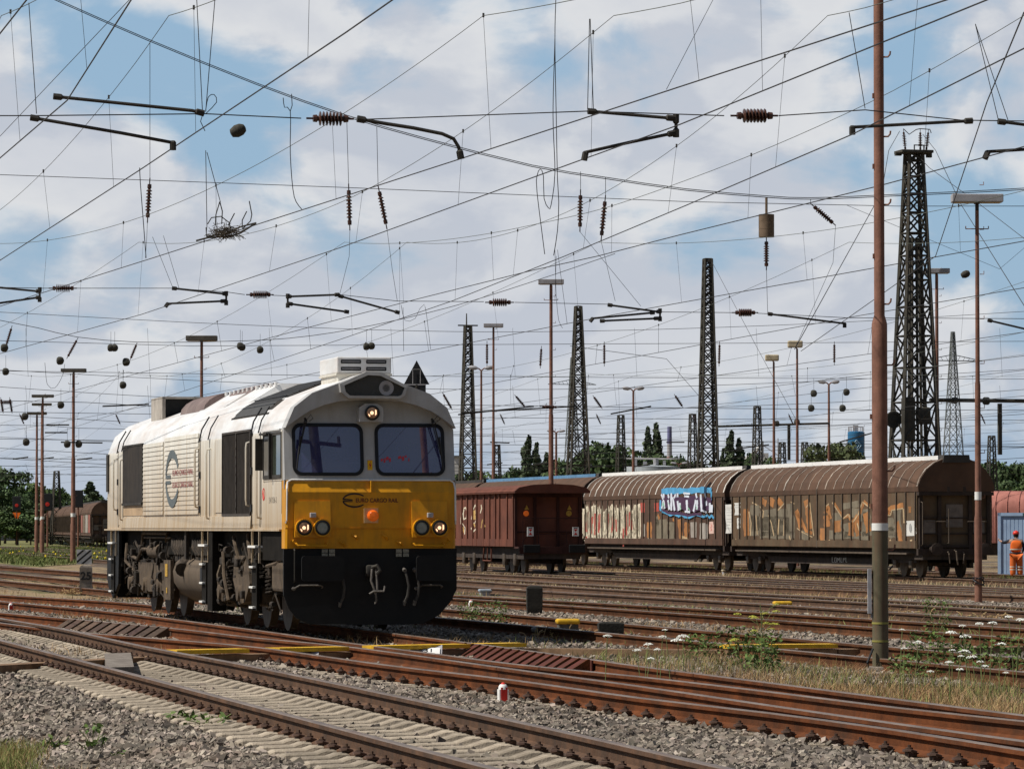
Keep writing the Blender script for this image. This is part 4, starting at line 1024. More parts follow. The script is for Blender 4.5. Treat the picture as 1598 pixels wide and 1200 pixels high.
mb.build('body_ribs',pw_,rw); MB().box(-1.2,1.2,.2,15.8,.4,1.0).build('underframe',wdark,rw)
# writing and paint on the near wagon sides: outlines laid on the wall itself
def wall(root,u,v,d=.004,wx=-1.36):
    r=ray(u,v); k=r.x; th=root.rotation_euler.z; c,s=math.cos(th),math.sin(th)
    bx,by=root.location.x+wx*c, root.location.y+wx*s
    t=(bx-k*by)/(k*c+s); y=by+c*t
    return Vector((wx-d,t,H+r.z*y-root.location.z))
def stroke(root,parent,name,m,lines,ox=0,oy=0,sc=1,d=.004,wx=-1.36):
    mb=MB()
    for ln in lines:
        w,pts=ln[0],[wall(root,ox+a/sc,oy+b/sc,d,wx) for a,b in ln[1:]]
        w=w/sc
        rs=[]; n=len(pts)
        dense=[]
        for i in range(n-1):
            for k in range(6): dense.append(pts[i].lerp(pts[i+1],k/6))
        dense.append(pts[-1])
        wm=w*root_scale(root)*.5
        L=[];Rr=[]
        for i,p in enumerate(dense):
            t=(dense[min(i+1,len(dense)-1)]-dense[max(i-1,0)]); t.x=0
            # the wall is seen at a slant: widths along the wall are stretched
            t.normalize(); nv=Vector((0,-t.z*3.6,t.y)); ww=wm*(.8+.4*random.random())
            L.append(p+nv*ww); Rr.append(p-nv*ww)
        b=len(mb.v); mb.v+= [tuple(q) for q in L+Rr]; q=len(L)
        for i in range(q-1): mb.f.append((b+i,b+i+1,b+q+i+1,b+q+i)); mb.m.append(0)
    return mb.build(name,m,parent)
def root_scale(root): return (root.location.y+12)/F
orang=mat('graffiti_orange',(.40,.17,.055),.8,0,.35,1.5,dirt=(.2,.12,.07),dirt_amt=.7,dirt_scale=(1.5,1.5,.6))
tanp=mat('graffiti_tan',(.52,.38,.22),.8,0,.3,2,dirt=(.25,.17,.1),dirt_amt=.7)
oliv=mat('graffiti_olive',(.20,.17,.12),.85,0,.3,2,dirt=(.13,.10,.07),dirt_amt=.7)
gryp=mat('graffiti_grey',(.36,.33,.29),.85,0,.3,2,dirt=(.22,.17,.13),dirt_amt=.6)
crm =mat('graffiti_cream',(.74,.66,.50),.8,0,.15,3,dirt=(.5,.40,.26),dirt_amt=.6,dirt_scale=(3,3,.5))
pnk =mat('graffiti_red',(.42,.08,.06),.8,0,.25,3)
blu =mat('graffiti_blue',(.09,.34,.58),.7,0,.2,2)
lil =mat('graffiti_white',(.66,.70,.78),.7,0,.12,2)
drk =mat('graffiti_dark',(.07,.03,.07),.7,0,.2,2)
grnp=mat('graffiti_green',(.25,.55,.36),.7,0,.2,2)
bA=[c for c in wA.children if c.name.startswith('body')][0]; bB=[c for c in wB.children if c.name.startswith('body')][0]
Z=dict(ox=1120,oy=750,sc=5)
stroke(wA,bA,'graffiti_fill',oliv,[(70,(290,190),(290,430)),(120,(230,330),(560,340)),(60,(330,420),(600,425)),(70,(640,420),(720,430)),(60,(870,420),(1180,430)),(50,(980,200),(1100,180)),(80,(1040,240),(1180,300)),(80,(1310,400),(1440,410)),(80,(360,230),(370,430)),(80,(430,220),(440,430)),(80,(500,220),(505,430)),(60,(565,180),(570,420)),(60,(930,250),(935,420)),(60,(1010,330),(1020,440)),(60,(1160,220),(1165,430)),(70,(1330,290),(1335,430)),(50,(1400,230),(1410,430))],**Z)
stroke(wA,bA,'graffiti_orange',orang,[(46,(220,220),(222,330),(228,430)),(50,(340,150),(380,180)),(60,(400,150),(440,180)),(50,(470,150),(505,190)),(40,(615,230),(640,320),(650,370)),(40,(690,150),(705,250),(720,380)),(26,(610,240),(650,300),(690,390),(740,410)),(28,(835,260),(860,200),(880,300)),(44,(850,270),(855,360)),(40,(820,370),(822,480)),(24,(910,180),(970,270)),(50,(935,310),(938,400)),(22,(985,290),(1025,270),(1050,330),(1090,270)),(40,(1045,330),(1040,430)),(40,(1085,300),(1100,430)),(28,(1090,300),(1140,170)),(26,(1140,160),(1195,205)),(40,(1155,250),(1180,400)),(34,(1320,240),(1360,210),(1450,190)),(26,(1330,260),(1340,240)),(30,(1400,320),(1420,400),(1430,500)),(18,(1500,200),(1500,250))],d=.006,**Z)
stroke(wA,bA,'graffiti_outline',tanp,[(9,(245,240),(262,330),(255,430)),(10,(270,170),(310,190)),(9,(330,200),(360,240),(352,290)),(10,(460,240),(500,200),(525,170)),(8,(570,165),(600,180)),(8,(300,270),(310,420)),(8,(395,270),(420,330),(440,430)),(8,(480,300),(470,420)),(8,(520,300),(515,430)),(8,(560,430),(580,500)),(8,(620,370),(660,400),(740,440)),(7,(690,210),(720,170),(735,300),(750,430)),(10,(840,250),(845,200),(870,180)),(9,(895,170),(970,285)),(9,(975,300),(1020,260),(1050,320)),(9,(1060,320),(1100,260),(1130,165),(1195,215)),(9,(1090,330),(1115,420)),(9,(1310,270),(1350,270),(1360,230),(1450,215)),(9,(1450,220),(1455,330)),(14,(1345,460),(1360,510)),(14,(870,460),(880,500)),(14,(1510,460),(1515,510)),(12,(140,455),(150,480)),(10,(835,460),(830,500))],d=.008,**Z)
stroke(wA,bA,'placard',plac,[(54,(90,185),(92,410)),(46,(155,172),(156,268)),(26,(165,290),(166,375)),(60,(1508,312),(1510,430))],d=.01,**Z)
stroke(wA,bA,'placard_print',mat('print_grey',(.22,.22,.22),.7,0,.2,5),[(2,(70,210),(112,211)),(2,(70,225),(100,226)),(2,(70,248),(112,248)),(2,(70,270),(112,270)),(2,(70,300),(112,301)),(2,(70,320),(112,321)),(2,(70,345),(100,346)),(2,(70,372),(112,373)),(2,(140,190),(172,190)),(2,(140,208),(165,208)),(4,(1504,335),(1513,350),(1516,378),(1510,405),(1502,392),(1500,362),(1504,335)),(3,(1509,350),(1509,395)),(4,(163,300),(168,320),(164,345))],d=.013,**Z)
stroke(wA,wA,'frame_writing',plac,[(3,(905,595),(905,635),(918,636)),(3,(925,600),(925,635),(938,634),(938,600),(925,600)),(3,(945,635),(948,600),(955,620),(962,598),(966,636)),(3,(974,598),(974,636),(984,636)),(3,(990,636),(992,602),(1000,618),(1006,600)),(3,(1012,600),(1012,634),(1022,634))],d=.06,wx=-1.1,**Z)
Z=dict(ox=900,oy=750,sc=6.66)
random.seed(11)
ln=[];l2=[];l3=[];l4=[]
for k in range(34):
    x=75+570*k/33+random.uniform(-6,6); top=random.uniform(240,330)+(120 if 450<x<500 else 0)
    ln.append((random.uniform(20,34),(x,top),(x+random.uniform(-12,12),top+90),(x+random.uniform(-14,14),random.uniform(480,600))))
    if random.random()<.5: l2.append((random.uniform(10,20),(x+8,top+random.uniform(40,120)),(x+random.uniform(0,14),top+random.uniform(170,300))))
    if random.random()<.45: l4.append((random.uniform(6,12),(x+5,random.uniform(300,360)),(x+8,random.uniform(420,560))))
    ln.append((random.uniform(6,10),(x-10,600),(x,random.uniform(440,520)),(x+12,600)))
for k in range(16): ln.append((14,(80+36*k,620),(95+36*k,610)))
for q in range(3):
    zz=[]
    for k in range(40): zz.append((75+575*k/39+random.uniform(-7,7),random.uniform(235,300) if k%2 else random.uniform(400+60*q,470+60*q)))
    ln.append((9,*zz))
stroke(wB,bB,'graffiti_cream',crm,ln,**Z); stroke(wB,bB,'graffiti_red',pnk,l2+[(50,(685,230),(686,330)),(50,(830,230),(832,320)),(24,(100,580),(105,625))],d=.006,**Z); stroke(wB,bB,'graffiti_shadow',oliv,l4,d=.007,**Z)
stroke(wB,bB,'graffiti_lower',gryp,[(60,(1215,430),(1216,590)),(60,(1310,440),(1312,620)),(20,(1350,450),(1352,600)),(20,(700,450),(700,580))],**Z)
stroke(wB,bB,'graffiti_olive',oliv,[(60,(850,400),(850,620)),(64,(910,400),(915,620)),(64,(990,430),(990,620)),(40,(830,370),(840,470))],**Z)
stroke(wB,bB,'graffiti_orange',orang,[(56,(755,430),(757,590)),(44,(1068,400),(1085,600)),(50,(1145,430),(1142,590)),(24,(1010,390),(1005,420)),(24,(845,350),(860,400))],d=.006,**Z)
stroke(wB,bB,'graffiti_yellow',tanp,[(44,(735,600),(740,640)),(60,(1090,600),(1165,630)),(30,(770,600),(780,630))],d=.007,**Z)
stroke(wB,bB,'placard',mat('placard_pink',(.66,.45,.38),.7,0,.1,4),[(46,(1400,425),(1402,550))],d=.01,**Z)
stroke(wB,bB,'placard_print',redp,[(5,(1398,450),(1408,470),(1396,485),(1406,510),(1396,520))],d=.013,**Z)
# bubble letters: dark body, blue rim, pale faces, on a skin standing just off the wall posts
WX=-1.405
stroke(wB,bB,'letter_rim',blu,[(60,(880,110),(1000,105),(1140,105),(1300,95),(1400,100)),(20,(870,200),(868,300),(900,330)),(22,(880,320),(930,335),(970,360),(1010,345),(1060,370),(1090,350),(1120,375),(1170,385),(1240,350),(1320,375),(1360,360),(1380,385),(1400,360),(1425,390)),(14,(1400,110),(1395,200))],d=.0,wx=WX,**Z)
stroke(wB,bB,'letter_body',drk,[(150,(880,215),(1000,225),(1100,235),(1250,240),(1400,240)),(26,(890,300),(960,335),(1080,340),(1160,360),(1240,345),(1300,350))],d=.006,wx=WX,**Z)
fc=[]
for x0,pp in ((895,[((880,140),(900,190)),((905,135),(905,180)),((885,290),(905,200),(915,290))]),(960,[((950,140),(960,180)),((985,130),(985,310)),((950,200),(965,300))]),(1015,[((1000,170),(1020,310)),((1030,140),(1015,180))]),(1060,[((1050,130),(1050,170)),((1050,210),(1062,310)),((1075,230),(1072,300))]),(1130,[((1110,130),(1180,135)),((1120,160),(1170,165)),((1145,200),(1150,310)),((1125,320),(1180,325))]),(1240,[((1240,130),(1250,180)),((1215,320),(1240,200)),((1255,200),(1250,300))]),(1310,[((1290,140),(1300,320)),((1310,310),(1350,330))]),(1340,[((1330,130),(1345,180)),((1345,210),(1350,260))]),(1385,[((1385,230),(1385,330)),((1405,250),(1405,330))])):
    for a,b,*c in pp: fc.append((20,a,b,*c))
stroke(wB,bB,'letter_face',lil,fc,d=.010,wx=WX,**Z)
stroke(wB,bB,'letter_accent',grnp,[(10,(890,260),(900,230),(915,280)),(10,(1075,250),(1085,300)),(10,(1160,280),(1180,310)),(8,(1240,260),(1255,300)),(8,(955,230),(965,250))],d=.013,wx=WX,**Z)
# low rusty wagon
rst=mat('wagon_rust',(.14,.047,.028),.9,0,.35,1.2,dirt=(.115,.045,.032),dirt_amt=.85,dirt_scale=(1.6,1.6,.5))
rst2=mat('wagon_rust_shaded',(.05,.018,.014),.9,0,.4,1.5,dirt=(.07,.03,.022),dirt_amt=.8)  # same rust as the sides, darkened to paint in the shade of the end
r=empty('box_wagon',(RWX,RWY,-.12),TH,'low rusty box wagon with an end platform in front of the blue ridged wagon','freight wagon')
bd=MB().box(-1.30,1.30,.9,14,1.02,3.1).build('body',rst,r)
rr=[(-1.45,3.05),(-1.47,3.12),(-1.3,3.26),(-.8,3.36),(0,3.4),(.8,3.36),(1.3,3.26),(1.47,3.12),(1.45,3.05)]
MB().rings([[(a,0.,b) for a,b in rr],[(a,14.2,b) for a,b in rr]]).build('roof',rst,r)
mb=MB()
for k in range(13):
    y=1.0+k*1.05+(.3 if k%4==2 else 0); mb.box(-1.35,-1.3,y-.07,y+.07,1.02,3.05).box(1.3,1.35,y-.07,y+.07,1.02,3.05)
mb.box(-1.34,-1.3,.9,14,1.02,1.3); mb.build('side_posts',rst,bd)
mb=MB()
for x in (-1.3,-.55,.35,1.2): mb.box(x,x+.1,.82,.9,1.0,3.05)
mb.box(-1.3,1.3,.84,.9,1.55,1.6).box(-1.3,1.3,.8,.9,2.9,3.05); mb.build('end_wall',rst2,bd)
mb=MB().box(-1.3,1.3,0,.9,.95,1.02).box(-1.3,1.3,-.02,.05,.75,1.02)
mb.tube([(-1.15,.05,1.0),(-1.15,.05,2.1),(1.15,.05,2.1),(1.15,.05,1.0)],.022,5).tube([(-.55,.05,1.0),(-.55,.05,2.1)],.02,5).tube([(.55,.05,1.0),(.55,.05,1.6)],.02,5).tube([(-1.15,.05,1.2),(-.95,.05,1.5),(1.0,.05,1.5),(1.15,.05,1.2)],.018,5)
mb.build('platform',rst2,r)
for x in (-.88,.88):
    p_=MB().box(x-.12,x+.12,-.03,.02,1.42,1.76).build('tail_plate',white,r)
    MB().prism([(x-.075,-.034,1.68),(x+.075,-.034,1.68),(x,-.034,1.585)],(0,-.004,0)).prism([(x-.075,-.034,1.46),(x+.075,-.034,1.46),(x,-.034,1.57)],(0,-.004,0)).build('red_triangles',redp,p_)
    MB().box(x-.07,x+.07,-.034,-.031,1.70,1.735).build('plate_top',blackp,p_)
    MB().bbox(x-.32,x+.32,-.3,-.24,.78,1.1,.03).cyl((x,-.25,.95),(x,.1,.95),.1,.1,10).build('buffer',blk,r)
    q=x*.95
    MB().lathe((q-.02,.815,2.28),(0,-1,0),[(0,.11),(.006,.11),(.008,.07)],16).build('warning_disc',orangel if x<0 else MATS['sticker'],bd)
    MB().prism([(q-.09,.815,2.42),(q+.09,.815,2.42),(q,.815,2.60)],(0,-.006,0)).build('warning_triangle',MATS['sticker'],bd)
MB().box(-1.1,1.1,.1,14,.55,1.0).build('underframe',wdark,r)
for c in (1.6,3.5,9,11):
    MB().lathe((-.66,c,.46),(-1,0,0),[(0,.15),(.0,.5),(.03,.5),(.035,.46),(.13,.46),(.135,.1)],18).lathe((.66,c,.46),(1,0,0),[(0,.15),(.0,.5),(.03,.5),(.035,.46),(.13,.46),(.135,.1)],18).cyl((-.7,c,.46),(.7,c,.46),.08,.08,8).bbox(-1.15,-.98,c-.2,c+.2,.3,.75,.03).build('wheelset',wheelm,r,True)
MB().tube([(-1.25,5.2,1.0),(-1.27,5.1,.45),(-1.27,6.6,.45),(-1.25,6.5,1.0)],.035,5).tube([(-1.27,5.85,.45),(-1.25,5.85,1.0)],.025,5).build('foot_step',rst,r)
Z=dict(ox=700,oy=730,sc=6.95,wx=-1.3)
stroke(r,bd,'graffiti',crm,[(14,(140,440),(135,600),(150,680)),(14,(165,440),(185,430),(200,470),(195,540),(165,560),(160,500),(170,440)),(12,(150,600),(180,650),(175,720)),(14,(290,400),(300,430),(300,500)),(12,(290,400),(260,480),(250,560)),(10,(270,540),(300,560),(285,600),(260,590)),(18,(245,650),(270,690),(310,650)),(12,(300,600),(310,680)),(12,(355,400),(360,440),(345,490))],d=.006,**Z)
stroke(r,bd,'graffiti_yellow',mat('graffiti_ochre',(.55,.35,.12),.8,0,.3,3),[(30,(280,460),(285,560)),(12,(355,650),(370,560),(400,640)),(40,(480,800),(540,795)),(12,(160,640),(168,700)),(20,(275,600),(290,640))],d=.008,**Z)
# ------------------------------------------------------------ worker and container
C0=Vector((18.28,159.3,-.32)); cn=empty('container',C0,R(-14),'light blue ribbed steel container with the worker standing at it','container')
cb=mat('container_blue',(.37,.50,.69),.6,0,.12,1,dirt=(.16,.22,.32),dirt_amt=.5,dirt_scale=(1,1,.3))
MB().box(.06,6,.06,2.4,.1,2.42).build('body',cb,cn)
mb=MB()
for k in range(38): 
    x=.2+.15*k; mb.hexa([(x,.048,.2),(x+.12,.048,.2),(x+.13,.07,.2),(x-.01,.07,.2),(x,.048,2.3),(x+.12,.048,2.3),(x+.13,.07,2.3),(x-.01,.07,2.3)])
mb.build('ribs',cb,cn); MB().box(0,.12,0,.12,0,2.5).box(0,6,0,.1,2.38,2.5).box(0,6,0,.1,.0,.14).box(0,.12,.12,2.4,2.38,2.5).build('frame',cb,cn)
MB().box(.95,1.25,-.006,.0,2.39,2.49).build('vent_plate',mat('vent_green',(.05,.10,.09),.7,0,.2,4),cn)
def skin(name,verts,edges,rad,m,parent,root=0,sub=2):
    me=bpy.data.meshes.new(name); me.from_pydata(verts,edges,[]); o=bpy.data.objects.new(name,me); COL.objects.link(o)
    md=o.modifiers.new('s','SKIN'); md.use_smooth_shade=True
    for i,q in enumerate(rad):
        sv=me.skin_vertices[0].data[i]; sv.radius=q if isinstance(q,tuple) else (q,q); sv.use_root=(i==root)
    o.modifiers.new('d','SUBSURF').levels=sub; o.modifiers['d'].render_levels=sub
    bpy.context.view_layer.update()
    m2=bpy.data.meshes.new_from_object(o.evaluated_get(bpy.context.evaluated_depsgraph_get())); bpy.data.objects.remove(o)
    m2.name=name; m2.materials.clear(); m2.materials.append(m)
    for p in m2.polygons: p.use_smooth=True
    return link(bpy.data.objects.new(name,m2),parent)
PP=Vector((18.76,157.5,-.315)); pe=empty('person',PP,R(0),'worker seen from behind in orange work clothes and red helmet, one hand on the container','person')
skinm=mat('skin',(.42,.25,.18),.6,0,.1,5); ora=mat('hi_vis_orange',(.85,.16,.02),.7,0,.12,6); orat=mat('trouser_orange',(.75,.16,.03),.75,0,.2,5); darkc=mat('dark_shirt',(.02,.02,.028),.8,0,.2,5); helm=mat('helmet_red',(.70,.05,.03),.3,0,.1,5); refl=mat('reflective_band',(.66,.62,.5),.5,0,.1,8)
bv=[(0,0,.95),(0,.0,1.15),(0,.0,1.38),(0,.0,1.50),(0,.02,1.58),(0,.03,1.68),(0,.03,1.76),  # pelvis..head
    (-.11,0,.90),(-.12,-.01,.50),(-.12,-.02,.10),(-.13,.10,.05),(.11,0,.90),(.13,.02,.50),(.14,.0,.10),(.15,.12,.05),
    (-.20,.0,1.44),(-.42,.22,1.37),(-.52,.46,1.43),(-.57,.60,1.47),
    (.20,.0,1.44),(.30,.02,1.17),(.26,.22,1.02),(.24,.32,1.02)]
be=[(0,1),(1,2),(2,3),(3,4),(4,5),(5,6),(0,7),(7,8),(8,9),(9,10),(0,11),(11,12),(12,13),(13,14),(2,15),(15,16),(16,17),(17,18),(2,19),(19,20),(20,21),(21,22)]
br=[(.16,.11),(.15,.10),(.17,.11),(.07,.07),(.055,.055),(.085,.095),(.075,.085),.085,.065,.05,.045,.085,.065,.05,.045,.075,.05,.038,.03,.075,.05,.038,.03]
bodyo=skin('body',bv,be,br,skinm,pe)
# five fingers and a thumb on each hand
for sx,wr,dr in ((-1,Vector((-.57,.60,1.47)),Vector((-.10,.95,.2))),(1,Vector((.24,.32,1.02)),Vector((.0,.9,-.3)))):
    dr.normalize(); sd_=dr.cross(Vector((0,0,1))).normalized(); up_=sd_.cross(dr); 
    fv=[wr,wr+dr*.075]; fe=[(0,1)]; fr=[(.03,.02),(.035,.016)]
    for j,(o_,l_) in enumerate(((-.03,.062),(-.01,.075),(.01,.07),(.03,.055))):
        b_=len(fv); base=wr+dr*.08+up_*o_
        fv+= [base,base+dr*l_*.55,base+dr*l_-sd_*.012*sx]; fe+=[(1,b_),(b_,b_+1),(b_+1,b_+2)]; fr+=[.009,.0085,.007]
    b_=len(fv); fv+=[wr+dr*.03+up_*.04,wr+dr*.065+up_*.07]; fe+=[(0,b_),(b_,b_+1)]; fr+=[.011,.008]
    skin('hand',fv,fe,fr,skinm,pe,0,1)
skin('trousers',[(0,0,.98),(-.11,0,.88),(-.125,-.01,.50),(-.125,-.02,.12),(.11,0,.88),(.135,.02,.50),(.145,.0,.12)],[(0,1),(1,2),(2,3),(0,4),(4,5),(5,6)],[(.22,.16),.145,.125,.115,.145,.125,.115],orat,pe)
skin('waistcoat',[(0,0,.98),(0,0,1.2),(0,0,1.40),(0,.005,1.50),(-.17,0,1.46),(.17,0,1.46)],[(0,1),(1,2),(2,3),(2,4),(2,5)],[(.235,.165),(.24,.165),(.24,.16),(.11,.10),.095,.095],ora,pe)
skin('sleeve',[(-.19,.0,1.45),(-.42,.22,1.375),(-.48,.36,1.40)],[(0,1),(1,2)],[.08,.06,.052],darkc,pe); skin('sleeve',[(.19,.0,1.45),(.30,.02,1.18),(.27,.16,1.06)],[(0,1),(1,2)],[.08,.06,.052],darkc,pe)
def band(z0,z1,a,b,nm,m,parent,cx=0,cy=0):
    n=24; mb=MB(); mb.rings([[(cx+a*math.cos(2*math.pi*k/n),cy+b*math.sin(2*math.pi*k/n),z) for k in range(n)] for z in (z0,z1)],cap=False); mb.build(nm,m,parent,True)
band(1.11,1.15,.243,.170,'reflective_band',refl,pe); band(.93,1.0,.228,.168,'belt',darkc,pe)
for s_,c_ in ((-1,-.125),(1,.138)):
    for z in (.36,.46): band(z,z+.04,.126,.126,'leg_band',refl,pe,c_,0)
    MB().bbox(c_-.05,c_+.05,-.08,.19,.0,.11,.03).build('boot',darkc,pe,True)
MB().lathe((0,.03,1.70),(0,0,1),[(0,.118),(.03,.12),(.07,.108),(.105,.075),(.125,.03),(.13,0)],18).lathe((0,.05,1.695),(0,0,1),[(0,.13),(.012,.13),(.015,.1)],18).build('helmet',helm,pe,True)
hd=MB().lathe((0,.028,1.56),(0,0,1),[(0,.055),(.03,.085),(.09,.092),(.14,.09)],14)
hd.build('hair',mat('hair_dark',(.03,.02,.015),.8,0,.2,5),pe,True)
mb=MB()
for s_ in (-1,1): mb.bbox(s_*.095-.012,s_*.095+.012,.02,.06,1.62,1.69,.006)
mb.bbox(-.012,.012,.105,.14,1.60,1.66,.008); mb.bbox(-.03,.03,.105,.118,1.575,1.585,.003); mb.build('ears_and_nose',skinm,pe,True)
# ------------------------------------------------------------ light poles
def base_pt(u,y): 
    d=ray(u,824); return Vector((d.x*y,y,gz(d.x*y,y)))
# the big near pole
c=at_ground(1374,1052); pr_=empty('pole',c,0,'tall rusty pole in the foreground with step hooks, white band and green lower half','pole')
ztop=at_y(1366,-260,c.y).z-c.z; zj=at_y(1368,500,c.y).z-c.z; zg=at_y(1370,822,c.y).z-c.z
MB().lathe((0,0,0),(0,0,1),[(0,.1),(zg,.098)],20).build('lower_tube',poleg,pr_,True)
MB().lathe((0,0,zg),(0,0,1),[(0,.098),(zj-zg-.05,.096),(zj-zg-.02,.09),(zj-zg+.06,.066),(ztop-zg,.060)],20).build('upper_tube',polem,pr_,True)
MB().lathe((0,0,zg-.045),(0,0,1),[(0,.09),(0,.103),(.09,.103),(.09,.1)],20).build('white_band',white,pr_,True)
dull=mat('band_dull_yellow',(.30,.27,.07),.7,0,.2,5)
for v in (972,1000): MB().lathe((0,0,at_y(1370,v,c.y).z-c.z-.012),(0,0,1),[(0,.09),(0,.104),(.024,.104),(.024,.1)],20).build('yellow_band',dull,pr_,True)
MB().bbox(-.17,.17,-.17,.17,-.1,.10,.04).build('base_block',concr,pr_); MB().bbox(.12,.24,-.14,0,-.05,.12,.03).tube([(-.14,-.1,.0),(-.17,-.12,.15),(-.1,-.1,.32)],.015,6).build('cable_ends',blackp,pr_)
mb=MB()
for k,v in enumerate((90,214,320,475,570,735,858)):
    z=at_y(1370,v,c.y).z-c.z; rr=.06 if v<480 else .1
    mb.tube([(rr-.01,-.03,z),(rr+.05,-.05,z),(rr+.075,-.05,z+.03),(rr+.08,-.05,z+.07)],.012,6)
for v in (150,260,400,650,790): 
    z=at_y(1370,v,c.y).z-c.z; rr=.06 if v<480 else .1; mb.box(-rr-.02,-rr+.02,-.03,.03,z-.03,z+.03)
mb.build('step_hook',polem,pr_,True); MB().box(-.155,-.11,-.05,.03,.75,1.3).box(-.12,-.09,-.02,.02,.7,.75).build('sign_edge',lampm,pr_)
def bar_lamp(u,y,vtop,label,w=1.3,dark=False,r=.075,band=True,group='light poles with flat lamp boxes'):
    c=base_pt(u,y); root=empty('light_pole',c,0,label,'light pole',group); h=at_y(u,vtop,y).z-c.z
    MB().lathe((0,0,-.1),(0,0,1),[(0,r*1.5),(2.2,r*1.5),(2.3,r*1.25),(h*.55,r*1.1),(h*.56,r*.9),(h-.05,r*.75)],12).build('pole',polem,root,True)
    if band: MB().lathe((0,0,2.55),(0,0,1),[(0,r*1.2),(0,r*1.36),(.2,r*1.36),(.2,r*1.2)],12).build('white_band',white,root,True)
    lb=MB().bbox(-w/2,w/2,-.22,.22,h-.10,h+.10,.02).build('lamp_box',lampd if dark else lampm,root)
    MB().box(-w/2+.06,w/2-.06,-.18,.18,h-.115,h-.10).build('diffuser',MATS['lid_pale'],lb); MB().box(-.05,.05,-.24,.24,h-.13,h-.1).box(-.04,.04,-.05,.05,h-.3,h-.1).build('bracket',iron,root)
    mb=MB()
    for k in range(int(h/1.1)): mb.tube([(r,-.02,1.5+1.1*k),(r+.1,-.02,1.5+1.1*k),(r+.1,-.02,1.58+1.1*k)],.01,4)
    mb.tube([(-.28,0,h-.75),(.28,0,h-.75)],.012,4).tube([(-.28,0,h-.75),(-.28,0,h-.68)],.012,4).tube([(.28,0,h-.75),(.28,0,h-.68)],.012,4); mb.build('step_hooks',polem,root)
    return root
p2=bar_lamp(1526.5,104,310,'rusty light pole with a wide flat lamp box near the right edge',1.26,r=.062)
q=MB(); q.tube([(.14*math.cos(a*.7),.14*math.sin(a*.7)-.02,.55+.1*math.sin(a*.55)) for a in range(30)],.015,5); q.build('cable_coil',blackp,p2)
bar_lamp(1463,173,423,'slim light pole in front of the dark wagon end',1.05,r=.085)
bar_lamp(860,173,440,'slim light pole in front of the low rusty wagon',1.05,r=.085)
bar_lamp(770,225,508,'thin light pole standing behind the blue roof ridge',1.05,band=False)
bar_lamp(314,165,528,'light pole with a dark lamp box behind the locomotive roof',1.22,True,band=False)
bar_lamp(114,235,578,'light pole with a dark lamp box left of the locomotive, nearest of the left group',1.40,True,r=.1)
bar_lamp(66,300,618,'light pole of the left group with the highest lamp box of a close pair',1.55,True,r=.1)
bar_lamp(57,315,645,'light pole of the left group with the lowest lamp box of a close pair',1.45,True,r=.1)
bar_lamp(64.5,345,631,'light pole of the left group seen between the boxes of the close pair',1.6,True,r=.09)
def twin_lamp(u,y,vtop,label,w=1.1,one=False,mm=polem,flood=False):
    c=base_pt(u,y); root=empty('light_pole',c,0,label,'light pole','light poles with curved or single heads'); h=at_y(u,vtop,y).z-c.z; r=.09*y/260
    MB().lathe((0,0,-.1),(0,0,1),[(0,r*1.4),(3,r*1.2),(h,r*.7)],10).build('pole',mm,root,True)
    for s in ((-1,1) if not one else (-1,)):
        a=MB().tube([(0,0,h-.1),(s*w*.25,0,h+.03),(s*w*.4,0,h+.05)],r*.5,6).build('arm',mm,root)
        if flood: MB().bbox(s*.1-.38,s*.1+.38,-.2,.2,h-.05,h+.3,.06).build('lamp_head',MATS['lid_pale'],a)
        else: MB().lathe((s*w*.35,0,h+.05),(s,0,.12),[(0,.06),(.15,.13),(w*.7,.12),(w*.9,.02)],8).build('lamp_head',lampm,a,True)
twin_lamp(751,255,576,'rusty pole with two curved lamp arms right of the locomotive',.62)
twin_lamp(988.5,290,608,'pole with two curved lamp arms above the trees in the middle',.62)
twin_lamp(1294,290,598,'pole with two curved lamp arms near the blue tower',.6)
twin_lamp(868,420,674,'small distant twin armed lamp above the two poplars',.75)
twin_lamp(1282-222,480,664+60,'tiny distant twin armed lamp by the tall chimney',.8)
twin_lamp(1208,235,562,'rusty pole with a single pale floodlight, left of two alike',.5,True,flood=True)
twin_lamp(1244.5,215,541,'rusty pole with a single pale floodlight, right and taller of two alike',.5,True,flood=True)
# ------------------------------------------------------------ lattice masts
def lattice_mast(u,y,vtop,wb,wt,label,npan=16,rz=.35,name='lattice_mast',m=lattm,th=1.,cat='lattice mast',group='lattice masts of the overhead line',inner=False,full=True):
    c=base_pt(u,y); root=empty(name,c,rz,label,cat,group); h=at_y(u,vtop,y).z-c.z
    mb=MB(); W=lambda z:(wb+(wt-wb)*z/h)/2
    tt=.055*th
    for sx in (-1,1):
        for sy in (-1,1):
            mb.tube([(sx*W(0),sy*W(0),0),(sx*W(h),sy*W(h),h)],[tt,tt*.8],4)
    br=MB(); z=0; zs=[0]
    while zs[-1]<h-.01:
        zs.append(min(h,zs[-1]+max(.5,(W(zs[-1])*2)*1.02)))
    for i,(z0,z1) in enumerate(zip(zs,zs[1:])):
        a,b=W(z0),W(z1)
        for k in range(4):
            cs=[(-1,-1),(1,-1),(1,1),(-1,1)]; p,q=cs[k],cs[(k+1)%4]
            if full: br.tube([(p[0]*a,p[1]*a,z0),(q[0]*b,q[1]*b,z1)],tt*.5,3); br.tube([(q[0]*a,q[1]*a,z0),(p[0]*b,p[1]*b,z1)],tt*.45,3)
            else: br.tube([(p[0]*a,p[1]*a,z0),(q[0]*b,q[1]*b,z1)] if i%2 else [(q[0]*a,q[1]*a,z0),(p[0]*b,p[1]*b,z1)],tt*.5,3)
            br.tube([(p[0]*b,p[1]*b,z1),(q[0]*b,q[1]*b,z1)],tt*.4,3)
    mb.build('corner_post',m,root); br.build('bracing',m,root)
    return root,h,W
